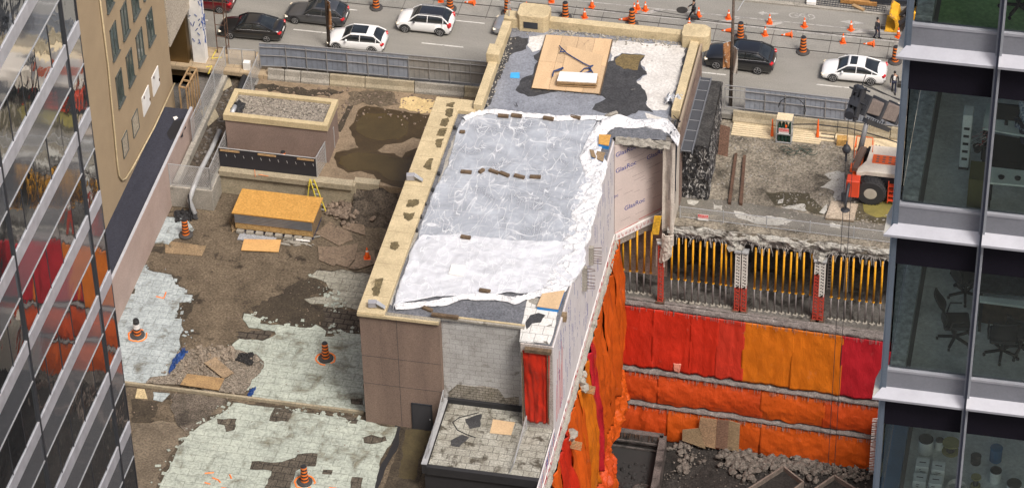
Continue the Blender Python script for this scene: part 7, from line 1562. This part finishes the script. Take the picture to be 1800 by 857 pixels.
for xx in (22.65+.1, 27.5):
    for yy in (9.75, 13.2):
        mb = MB(); R_ = 1.0; pr2 = [(R_*.62, -.38), (R_*.9, -.38), (R_, -.28), (R_, .28), (R_*.9, .38), (R_*.62, .38)]; M = Matrix.Rotation(rad(90), 3, 'X'); mb.lathe(pr2, (xx, yy, YZ+R_), 36, M=M)
        for k in range(26):
            an = k*2*math.pi/26
            for sy in (-1, 1): a_ = Vector((xx+R_*1.0*math.cos(an), yy+sy*.34, YZ+R_+R_*1.0*math.sin(an))); b__ = Vector((xx+R_*1.01*math.cos(an+.18), yy+sy*.03, YZ+R_+R_*1.01*math.sin(an+.18))); mb.bar(a_, b__, .07, .07)
        w_ = mb.build('wheel', tyre, Cr); MB().lathe([(.20, -.30), (.40, -.31), (.50, -.395), (.53, -.36), (.53, .36), (.4, .39)], (xx, yy, YZ+R_), 24, M=M).build('rim', plain('rim_cream', (0.38, 0.35, 0.29), .5), w_)
        mb = MB(); mb.lathe([(.14, -.42), (.17, -.36), (.17, .1)], (xx, yy, YZ+R_), 16, M=M); mb.build('hub', crw, w_)
MB().bx(21.35, 21.9, 9.3, 12.9, .9, 1.5).build('outrigger_box', cro, Cr, bevel=.03); MB().bx(21.1, 22.0, 9.0, 9.8, .3, 1.7).build('outrigger_end', crr, Cr, bevel=.05); MB().bx(21.2, 21.8, 10.2, 10.8, 1.5, 1.9).build('outrigger_lug', cro, Cr, bevel=.03)
MB().bar((20.95, 9.3, .4), (21.0, 9.0, -.1), .3, .5).build('outrigger_shoe', crd, Cr)
jf = at(*zc(150, 755), z=-.3)
MB().tube([(jf.x, jf.y, -.3), (jf.x, jf.y, .4), (21.3, 9.1, 1.5)], [.08, .11, .12], 12).build('jack_cylinder', crd, Cr, smooth=True); MB().lathe([(.30, -.30), (.30, -.26), (.16, -.2), (.13, -.1)], (jf.x, jf.y, .0), 20).build('jack_foot', crd, Cr)
MB().tube([(21.6, 12.6, 1.5), (21.9, 13.5, 3.6)], [.2, .16], 12).build('rear_jack', plain('jack_grey', (0.16, 0.16, 0.165), .5), Cr, smooth=True)
mb = MB(); mb.bar((21.55, 10, 1.95), (21.9, 12.4, 2.0), .35, .3); mb.bar((21.4, 10.6, 2.2), (21.7, 12.2, 2.2), .1); mb.build('deck_gear', plain('gear_brown', (0.12, 0.08, 0.06), .6), Cr)
mb = MB()
for (x, y) in ((21.3, 11.8), (21.3, 13.0), (22.4, 13.0), (22.5, 12.2)): mb.bar((x, y, 1.5), (x, y, 2.5), .05)
for a_, b__ in (((21.3, 11.8, 2.5), (21.3, 13.0, 2.5)), ((21.3, 13.0, 2.5), (22.4, 13.0, 2.5)), ((21.3, 12.4, 2.0), (21.3, 13, 2.0)), ((22.4, 13.0, 2.5), (22.5, 12.2, 2.5))): mb.bar(a_, b__, .05)
mb.build('handrail', cro, Cr)
mb = MB()
for k in range(4): mb.bx(23.9, 24.5, 9.55, 9.9, -.1+k*.4, -.05+k*.4)
for x in (23.9, 24.45): mb.bx(x, x+.06, 9.5, 9.6, -.2, 1.6)
mb.build('access_ladder', crr, Cr)
MB().bx(24.6, 27, 8.8, 10.4, 1.9, 3.6).build('cab', crw, Cr, bevel=.1); MB().lathe([(.9, 1.9), (.9, 2.3)], (26.5, 11.5, 0), 24).build('turntable', crd, Cr)
# boom from the turret out over the pit
Hd = at(1503, 178, y=1.9); Rt = at(1597, 206, y=7.5); bdv = (Rt-Hd).normalized(); piv = Hd+bdv*14
for k, (a_, b__, w_) in enumerate(((.9, 3.3, .95), (3.2, 7.2, 1.1), (6.8, 14, 1.3))):
    MB().bar(Hd+bdv*a_, Hd+bdv*b__, w_*.85, w_).build('boom_section', crg if k < 2 else crw, Cr, bevel=.06)
for k in (.85, 3.2, 5.6): MB().bar(Hd+bdv*k, Hd+bdv*(k+.22), 1.15, 1.35).build('boom_collar', crd, Cr, bevel=.03)
side = bdv.cross(Vector((0, 0, 1))).normalized(); upb = side.cross(bdv).normalized()
if upb.z < 0: upb = -upb
mb = MB()
for sx in (-.3, 0, .3): mb.bar(Hd+side*sx-bdv*.1+upb*1.0, Hd+side*sx+bdv*.5-upb*1.15, .12, .5)
mb.bar(Hd-bdv*.1, Hd+bdv*1.0, .7, .6)
for k in range(5): c__ = Hd+bdv*rr.uniform(-.2, .5)+upb*rr.uniform(-1, 1)+side*rr.uniform(-.3, .3); mb.bar(c__-side*.5, c__+side*.5, .08)
for s_ in (.75, -.85): mb.lathe([(.3, -.2), (.3, .2)], Hd+upb*s_-bdv*.05, 14, M=Matrix.Rotation(rad(90), 3, 'X'))
mb.bar(Hd+upb*1.0, Hd+upb*1.9-bdv*.1, .04); mb.bar(Hd+upb*.6-bdv*.7, Hd+upb*.6, .05)
mb.build('boom_head', crd, Cr)
mb = MB(); mb.tube([Hd+upb*1.15, Hd+upb*1.0+bdv*3.2, Hd+upb*.95+bdv*6], .03, 4); mb.tube([Hd+upb*1.25+side*.2, Hd+upb*.9+bdv*5.5+side*.2], .03, 4); mb.build('boom_rope', crd, Cr)
MB().bar(Hd+bdv*2.4-upb*1.0, Hd+bdv*6-upb*1.15, .35, .3).build('jib_section', crd, Cr)
mb = MB()
for k in range(8): a_ = Hd+bdv*(2.6+k*.35)-upb*.75; mb.bar(a_, a_-upb*.5, .05)
mb.build('jib_brace', crd, Cr)
# hoist ropes and hook ball
for i, (x, ball) in enumerate(((Hd.x-.35, True), (Hd.x+.1, False))):
    y = Hd.y-.1; nm = MB().tube([(x, y, Hd.z-.6), (x, y, -17.9)], .022, 5).build('hoist_rope', crd); tag(nm, ('left' if ball else 'right')+' hoist rope hanging from the boom head into the pit', 'rope', 'crane hoist ropes')
pb_ = at(1486, 262, y=Hd.y-.1); t = thing('hook_ball', 'dark steel overhaul ball hanging on the left hoist rope', 'hook block', (Hd.x-.35, Hd.y-.1, pb_.z-.3))
MB().lathe([(.05, -.32), (.2, -.25), (.3, 0), (.2, .25), (.06, .36), (.05, .6)], (Hd.x-.35, Hd.y-.1, pb_.z), 16).build('ball', crd, t, smooth=True); MB().bar((Hd.x-.35, Hd.y-.1, pb_.z-.3), (Hd.x-.35, Hd.y-.1, pb_.z-.95), .14).build('hook', crd, t)
q = [at(*zc(*v), z=YZ+.2) for v in ((70, 700), (225, 720), (200, 812), (35, 797))]; pd = thing('outrigger_pad', 'square timber pad under the crane jack', 'pad', (21, 8.3, YZ))
MB().prism([tuple(v)[:2] for v in q], YZ+.12, YZ+.22).build('top_plate', grime('pad_ply', (0.42, 0.35, 0.27), (0.3, 0.25, 0.19), 1.2), pd)
MB().prism([tuple(v)[:2] for v in q], YZ, YZ+.118).build('timber_base', woodd, pd)
# ================================================================== GLASS TOWER AT THE LEFT
TX, TYN = -5.66, -58.3
def mirror_glass():
    g = NG('reflective_glass'); geo = g.n('NewGeometry').outputs['Position']
    a = g.noise(geo, .45, 2, .5, .6); b = g.noise(geo, 1.6, 2, .5, .8)
    nb = g.bump(b, .10, .010, g.bump(a, .5, .022))
    gl = g.n('BsdfGlossy'); gl.inputs['Color'].default_value = (.78, .80, .80, 1); gl.inputs['Roughness'].default_value = .02; g.l(nb, gl.inputs['Normal'])
    df = g.n('BsdfDiffuse'); df.inputs['Color'].default_value = (.09, .10, .105, 1)
    mx = g.n('MixShader'); mx.inputs[0].default_value = .82; g.l(df.outputs[0], mx.inputs[1]); g.l(gl.outputs[0], mx.inputs[2]); g.l(mx.outputs[0], g.out.inputs[0]); return g.m
def spandrel_glass():
    g = NG('spandrel_glass'); geo = g.n('NewGeometry').outputs['Position']; a = g.noise(geo, .35, 3)
    gl = g.n('BsdfGlossy'); gl.inputs['Color'].default_value = (.8, .82, .84, 1); gl.inputs['Roughness'].default_value = .035; g.l(g.bump(a, .2, .012), gl.inputs['Normal'])
    df = g.n('BsdfDiffuse'); df.inputs['Color'].default_value = (.20, .21, .225, 1)
    mx = g.n('MixShader'); mx.inputs[0].default_value = .62; g.l(df.outputs[0], mx.inputs[1]); g.l(gl.outputs[0], mx.inputs[2]); g.l(mx.outputs[0], g.out.inputs[0]); return g.m
mg, sg = mirror_glass(), spandrel_glass()
metal = plain('pale_metal_band', (0.47, 0.475, 0.505), .36, .15, speck=.04, var=.2)
GT = thing('glass_tower', 'tall reflective glass office tower with pale metal bands at the left', 'tower', (-15, -70, LD))
mb = MB(); mb.bx(-30, TX-.12, -140, TYN-.15, -3, 84); mb.build('core', plain('tower_dark', (0.03, 0.032, 0.035), .6), GT)
# levels of the bands from the right edge of the tower in the photograph
def zedge(py): return at(133+ (py)*.128, py, x=TX).z
bt_ = zedge(186); FH = (zedge(40)-zedge(741))/5
lev = [bt_+FH*k for k in range(-9, 5)]
PW = 1.68; ymul = [TYN-.08-PW*k for k in range(0, 17)]
vis = 0
for z in lev:
    mb = MB(); mb.bx(TX-.02, TX+.05, -100, TYN, z-.72, z); mb.build('metal_band', metal, GT)
    mb = MB(); mb.bx(TX-.03, TX+.02, -100, TYN, z-2.25, z-.72); mb.build('spandrel_panel', sg, GT)
    mb = MB(); mb.bx(TX-.03, TX+.045, -100, TYN, z-2.28, z-2.22); mb.build('transom', galv, GT)
rp_ = random.Random(11)
for k, z in enumerate(lev):
    z1, z0 = z+FH-2.28, z       # clear glass above each band
    if z1 < 26 or z0 > 70:
        MB().bx(TX-.03, TX+.0, -100, TYN, z0, z1).build('glass_pane', mg, GT); continue
    for i in range(0, 11):
        y1, y0 = ymul[i]-.03, ymul[i+1]+.03; a_, b__, c__ = rp_.uniform(-.009, .009), rp_.uniform(-.006, .006), 0
        mb = MB(); v = [(TX-a_-b__, y0, z0), (TX+a_-b__, y1, z0), (TX+a_+b__, y1, z1), (TX-a_+b__, y0, z1)]; mb.slab([Vector(q) for q in v], (-.03, 0, 0)); mb.build('glass_pane', mg, GT)
    MB().bx(TX-.03, TX, -100, ymul[11], z0, z1).build('glass_strip', mg, GT)
for i, y in enumerate(ymul):
    thick = i in (1, 6, 11, 16)
    w_ = .08 if thick else .045; MB().bx(TX-.04, TX+(.10 if thick else .012), y-w_/2, y+w_/2, 0, 84).build('mullion', crd, GT)
MB().bx(TX-.1, TX+.03, TYN-.03, TYN+.03, 0, 84).build('corner_trim', crd, GT)
mb = MB(); mb.bx(-30, TX-.1, TYN-.14, TYN-.05, 0, 84); mb.build('north_glass', sg, GT)

# ================================================================== OFFICE TOWER AT THE RIGHT
FY = -118.0; XW = 33.04; F0 = at(1576, 393, y=FY).z; FHT = (at(1600, 88, y=FY).z-at(1551, 685, y=FY).z)/2
def clear_glass():
    g = NG('office_glass'); tr = g.n('BsdfTransparent'); tr.inputs[0].default_value = (.94, .98, .96, 1); gl = g.n('BsdfGlossy'); gl.inputs['Roughness'].default_value = .02; gl.inputs[0].default_value = (.8, .85, .85, 1)
    fr = g.n('Fresnel'); fr.inputs[0].default_value = 1.35; mx = g.n('MixShader'); g.l(fr.outputs[0], mx.inputs[0]); g.l(tr.outputs[0], mx.inputs[1]); g.l(gl.outputs[0], mx.inputs[2]); g.l(mx.outputs[0], g.out.inputs[0]); return g.m
og = clear_glass()
alu = plain('aluminium', (0.22, 0.23, 0.26), .45, .3, speck=.06); alul = plain('aluminium_light', (0.35, 0.36, 0.40), .35, .3, speck=.03); blk_gl = plain('black_spandrel', (0.008, 0.007, 0.012), .6, spec=.12, speck=.3, ss=60); slate = plain('frame_slate', (0.11, 0.14, 0.18), .45, .2); darkm = plain('gap_dark', (0.012, 0.016, 0.03), .5)
OT = thing('office_tower', 'office tower with clear glass and pale horizontal ledges at the right', 'tower', (40, -105, 0))
carpet = grime('grey_carpet', (0.80, 0.84, 0.81), (0.52, 0.56, 0.54), .9, (0.36, 0.39, 0.38), 1.1, .58, .15, .12, 14); green = grime('green_carpet', (0.27, 0.50, 0.20), (0.18, 0.38, 0.14), 1.1, speck=.2, ss=14)
X1, YB = 60, -104
MB().bx(XW+.6, X1, YB-.2, YB, 0, 125).build('core_wall', plain('office_core', (0.4, 0.42, 0.42), .8), OT)
floors = [F0+FHT*k for k in range(-4, 6)]
for k, z in enumerate(floors):
    kk = k-4
    MB().bx(XW+.02, X1, FY+.1, YB, z-.42, z+.20).build('floor_slab', plain('slab_grey', (0.13, 0.135, 0.14), .8), OT)
    MB().bx(XW+.42, X1, FY+.12, YB, z+.20, z+.22).build('carpet', green if kk == 1 else carpet, OT)
    # ledge and sills
    mb = MB(); mb.bx(XW-.02, X1, FY-.06, FY+.02, z+.06, z+.46); mb.build('spandrel_face', alu, OT)
    mb = MB(); mb.slab([(XW-.20, FY-.26, z-.06), (X1, FY-.26, z-.06), (X1, FY-.05, z+.08), (XW-.02, FY-.05, z+.08)], (0, .0, -.05)); mb.build('ledge', alul, OT)
    MB().bx(XW-.1, X1, FY-.2, FY-.05, z-.13, z-.105).build('ledge_underside', dgrey, OT)
    mb = MB(); mb.bx(XW-.02, X1, FY-.075, FY+.05, z+.46, z+.51); mb.build('window_sill', alul, OT)
    MB().bx(XW+.02, X1, FY-.01, FY+.03, z-.90, z-.1).build('dark_spandrel', blk_gl, OT)
    for i in range(4): MB().bx(XW+.04+i*1.503+.03, XW+.04+(i+1)*1.503-.03, FY+.0, FY+.02, z+.51, z+FHT-.90).build('glass_pane', og, OT)
    MB().bx(XW+.04+4*1.503, X1, FY+.0, FY+.02, z+.51, z+FHT-.90).build('glass_pane', og, OT)
    MB().bx(XW+.06, XW+.34, FY+.15, YB, z+.2, z+.55).build('side_sill', grime('sill_grey', (0.5, 0.54, 0.53), (0.42, 0.46, 0.45), 1) if kk != -2 else plain('sill_blue', (0.05, 0.15, 0.28), .6), OT)
    MB().bx(XW+.02, XW+.05, FY+.3, YB, z+.62, z+FHT-.5).build('side_glass', og, OT)
    mb = MB(); mb.slab([(XW-.02, FY, z+.0), (XW-.20, FY-.26, z-.07), (XW-.20, FY+.3, z-.07), (XW-.02, FY+.3, z+.46)], (.03, 0, 0)); mb.build('ledge_return', plain('return_cream', (0.55, 0.53, 0.47), .6), OT)
MB().bx(XW-.06, XW+.03, FY-.08, FY+.10, 0, 125).build('corner_frame', slate, OT); MB().bx(XW-.09, XW-.06, FY-.04, FY+.3, 0, 125).build('corner_cap', plain('cap_blue', (0.26, 0.33, 0.40), .4), OT)
for i in range(1, 5):
    x = XW+.04+i*1.503-.03
    mb = MB(); mb.bx(x-.055, x-.012, FY-.10, FY+.06, 60, 125); mb.bx(x+.012, x+.055, FY-.10, FY+.06, 60, 125); mb.build('mullion', plain('mullion_alu', (0.36, 0.385, 0.43), .4, .4), OT)
    MB().bx(x-.018, x+.018, FY-.33, FY+.02, 60, 125).build('mullion_gap', darkm, OT)
MB().bx(XW+.9, XW+1.3, -110, -109.6, 60, 125).build('column', white, OT)
# office furniture
blk = plain('office_black', (0.013, 0.013, 0.016), .6); deskw = plain('desk_white', (0.74, 0.84, 0.78), .5)
def on_floor(px, py, k): return at(px, py, z=floors[4+k]+.22)
def chair(loc, rz, lab):
    t = thing('office_chair', lab, 'office chair', loc, rz, 'black office chairs')
    for q in range(5):
        an = q*2*math.pi/5+.2; MB().bar((0, 0, .11), (.32*math.cos(an), .32*math.sin(an), .08), .05, .035).build('foot_spoke', blk, t, local=True); MB().lathe([(.03, -.02), (.03, .02)], (.33*math.cos(an), .33*math.sin(an), .03), 8, M=Matrix.Rotation(rad(90), 3, 'X')).build('castor', blk, t, local=True)
    MB().tube([(0, 0, .1), (0, 0, .44)], .03, 8).build('gas_lift', blk, t, local=True)
    MB().box((0, 0, .47), (.5, .5, .08)).build('seat', blk, t, local=True, bevel=.03)
    mb = MB(); mb.grid(lambda u, v: (-.23+.46*u, .24+.05*math.cos((u-.5)*3)+.12*v*v-.05*math.sin(v*5), .55+.55*v), 8, 8); mb.build('backrest', blk, t, local=True, solidify=.03, smooth=True)
    for s in (-1, 1): MB().tube([(s*.27, .15, .48), (s*.29, .1, .68), (s*.27, -.12, .69)], .018, 6).build('armrest', blk, t, local=True)
    return t
chair(on_floor(1678, 598, -1), rad(100), 'black office chair turned sideways, nearest the left window frame of the middle floor')
chair(on_floor(1696, 520, -1), rad(120), 'black office chair farther inside behind the sideways one')
chair(on_floor(1760, 622, -1), rad(185), 'black office chair right of the mullion on the middle floor')
chair(on_floor(1793, 616, -1), rad(170), 'black office chair at the right picture edge on the middle floor')
chair(on_floor(1790, 18, 1), rad(20), 'office chair base on the green carpet at the top right')
z_ = floors[3]+.22
def desk(name, q, h, k, mat, lab, thick=.04, legs=True):
    z = floors[4+k]+.22; pts = [at(*v, z=z+h) for v in q]; c_ = sum(pts, Vector())/len(pts); t = thing(name, lab, 'desk', (c_.x, c_.y, z))
    MB().prism([tuple(v)[:2] for v in pts], z+h-thick, z+h).build('top', mat, t)
    for v in pts: w_ = c_.lerp(v, .92); MB().bar((w_.x, w_.y, z), (w_.x, w_.y, z+h-thick), .05).build('leg', blk, t)
    return t
desk('long_desk', [(1722, 519), (1830, 532), (1830, 542), (1722, 528)], .74, -1, deskw, 'narrow pale desk edge on the middle floor', .05)
desk('black_desk', [(1722, 465), (1830, 478), (1830, 520), (1722, 512)], .73, -1, grime('dark_desk', (0.05, 0.055, 0.06), (0.035, 0.04, 0.045)), 'dark grey desk behind the pale edge on the middle floor')
o = MB().slab([on_floor(1722, 570, -1)+Vector((0, 0, .05)), on_floor(1832, 584, -1)+Vector((0, 0, .05)), on_floor(1832, 584, -1)+Vector((0, 0, .62)), on_floor(1722, 570, -1)+Vector((0, 0, .62))], (0, .04, 0)).build('desk_screen', grime('brown_screen', (0.10, 0.07, 0.045), (0.07, 0.05, 0.035))); tag(o, 'brown modesty screen under the desk on the middle floor', 'screen')
# floor with the white cabinet, desks, plant and person in a checked shirt
def upright_box(name, p, w, d, h, mat, lab, cat, rz=0):
    o = MB().box((p.x, p.y+d/2, p.z+h/2), (w, d, h), rz).build(name, mat, bevel=.01); return tag(o, lab, cat)
pc = on_floor(1693, 300, 0); cb = thing('white_cabinet', 'tall narrow white cabinet with small printed notices', 'cabinet', (pc.x, pc.y, pc.z))
MB().box((pc.x, pc.y+.18, pc.z+.62), (.17, .3, 1.2)).build('body', plain('cabinet_white', (0.8, 0.86, 0.82), .5), cb, bevel=.01)
mb = MB()
for k in range(5): mb.box((pc.x, pc.y+.022, pc.z+.25+k*.17), (.1, .01, .05))
mb.build('notice', blk, cb); MB().box((pc.x, pc.y+.18, pc.z+.03), (.18, .31, .05)).build('plinth', blk, cb)
od = plain('olive_desk', (0.15, 0.14, 0.04), .6)
zf = floors[4]+.22
q = [at(*v, z=zf+.7) for v in ((1707, 282), (1734, 285), (1731, 318), (1703, 314))]; tag(MB().prism([tuple(v)[:2] for v in q], zf, zf+.7).build('olive_sideboard', od), 'low olive brown sideboard beside the white cabinet', 'sideboard')
pl = at(1718, 262, z=zf+.75); pt = thing('potted_plant', 'red and white flowering plant on the olive sideboard', 'plant', (pl.x, pl.y, zf+.7))
MB().lathe([(.06, 0), (.09, .12), (.08, .12)], (pl.x, pl.y, zf+.7), 12).build('pot', blk, pt)
mb = MB(); mr = MB(); mw = MB()
for k in range(60):
    an, rr2, zz2 = rr.uniform(0, 6.28), rr.uniform(.02, .22), rr.uniform(.1, .4); c_ = Vector((pl.x+rr2*math.cos(an), pl.y+rr2*math.sin(an), zf+.7+zz2)); [mb, mr, mw][k % 3].slab([c_, c_+Vector((.05, .02, .02)), c_+Vector((.06, .06, .0)), c_+Vector((.01, .05, -.02))], (0, 0, .004))
mb.build('leaves', gg, pt); mr.build('red_flowers', lred, pt); mw.build('white_flowers', white, pt)
desk('white_desk', [(1735, 182), (1830, 193), (1830, 243), (1727, 225)], .72, 0, deskw, 'white desk in front of the person in the checked shirt')
desk('white_desk', [(1742, 293), (1830, 303), (1830, 328), (1738, 320)], .72, 0, deskw, 'long white desk with two black knobs, nearer the window')
for v, lab in (((1760, 311), 'left'), ((1789, 313), 'right')): p = at(*v, z=floors[4]+.97); tag(MB().lathe([(.05, 0), (.06, .03), (.03, .05)], (p.x, p.y, p.z-.02), 12).build('desk_grommet', blk), lab+' round black knob on the nearer white desk', 'knob')
mo = at(1770, 205, z=floors[4]+1.15); tm = thing('monitor', 'black computer monitor on the white desk', 'monitor', (mo.x, mo.y, floors[4]+.94)); MB().box((mo.x, mo.y, floors[4]+1.25), (.55, .04, .34)).build('screen', blk, tm); MB().bar((mo.x, mo.y+.05, floors[4]+.94), (mo.x, mo.y+.05, floors[4]+1.2), .06).build('stand', blk, tm)
q = [at(*v, z=zf+.55) for v in ((1728, 228), (1830, 245), (1830, 290), (1735, 275))]; tag(MB().prism([tuple(v)[:2] for v in q], zf, zf+.5).build('dark_cabinet', blk), 'low black cabinet between the two white desks', 'cabinet')
ck = NG('checked_shirt'); tcx = ck.n('TexCoord').outputs['Object']; chk = ck.n('TexChecker'); chk.inputs['Scale'].default_value = 26; ck.l(tcx, chk.inputs['Vector']); chk.inputs[1].default_value = (.42, .46, .5, 1); chk.inputs[2].default_value = (.12, .16, .24, 1); ck.l(chk.outputs[0], ck.b.inputs['Base Color'])
pp = at(1800, 236, z=zf+.6); person('person in a checked shirt standing at the white desk by the window', (pp.x+.02, pp.y, zf), rad(60), .02, ck.m, navym, armswing=.25)
# storage floor: boxes, drums, reels
zf2 = floors[2]+.22; bw = plain('carton_white', (0.80, 0.84, 0.80), .6)
k = 0
for (x, y, lab) in ((1622, 812, 'white carton at the left rear of the storage floor'), (1650, 818, 'white carton at the right rear of the storage floor'), (1617, 838, 'white printed carton in the left middle row'), (1645, 842, 'white printed carton in the right middle row'), (1611, 868, 'white carton cut by the bottom edge, left one'), (1642, 870, 'white carton cut by the bottom edge, right one')):
    p = at(x, y, z=zf2+.35); t = thing('carton', lab, 'carton', (p.x, p.y, zf2), group='white cartons on the storage floor'); MB().box((p.x, p.y, zf2+.18), (.255, .26, .35)).build('box', bw, t, bevel=.005)
    mb = MB()
    for q_ in range(5): mb.box((p.x-.06+rr.uniform(0, .1), p.y-.132, zf2+.08+q_*.05), (rr.uniform(.03, .12), .004, .012))
    mb.box((p.x, p.y, zf2+.356), (.13, .02, .004)); mb.build('print', blk, t)
def drum(x, y, r, h, mat, lab, cat='drum', nm='paint_drum'):
    p = at(x, y, z=zf2+h); t = thing(nm, lab, cat, (p.x, p.y, zf2)); MB().lathe([(r*.92, 0), (r, .02), (r, h*.9), (r*.95, h)], (p.x, p.y, zf2), 24).build('body', mat, t, smooth=False); MB().lathe([(r*1.04, h*.93), (r*1.04, h), (r*.8, h+.01)], (p.x, p.y, zf2), 24).build('lid', blk if mat is bw else mat, t); return t
drum(1628, 770, .14, .36, bw, 'white drum with black lid at the back of the storage floor'); drum(1652, 772, .08, .24, bw, 'small white pot beside the white drum'); drum(1751, 825, .11, .3, bw, 'black and white drum right of the mullion'); drum(1783, 848, .14, .34, bw, 'large black and white drum at the bottom right'); drum(1752, 786, .12, .34, plain('drum_blue', (0.02, 0.12, 0.26), .5), 'blue drum on the storage floor'); drum(1716, 800, .1, .2, blk, 'small black pot right of the mullion')
rl = plain('reel_wood', (0.30, 0.28, 0.10), .7)
for (x, y, r, lab) in ((1672, 778, .17, 'wooden cable reel standing behind the cartons'), (1716, 838, .10, 'small yellow cable reel right of the mullion')):
    p = at(x, y, z=zf2+.25); t = thing('cable_reel', lab, 'cable reel', (p.x, p.y, zf2)); 
    for dz in (0, .22): MB().lathe([(r, dz+.02), (r, dz+.05)], (p.x, p.y, zf2), 24).build('flange', rl, t)
    MB().lathe([(r*.5, .05), (r*.5, .25)], (p.x, p.y, zf2), 16).build('core', blk, t)
mb = MB(); p = at(1682, 850, z=zf2+.2)
for k in range(5): mb.tube([(p.x+(.22-.012*k)*math.cos(a_*.35), p.y+(.22-.012*k)*math.sin(a_*.35), zf2+.03+.035*k) for a_ in range(19)], .016, 6)
tag(mb.build('cable_coil', white, smooth=True), 'white cable coil lying behind the mullion on the storage floor', 'cable coil')
MB
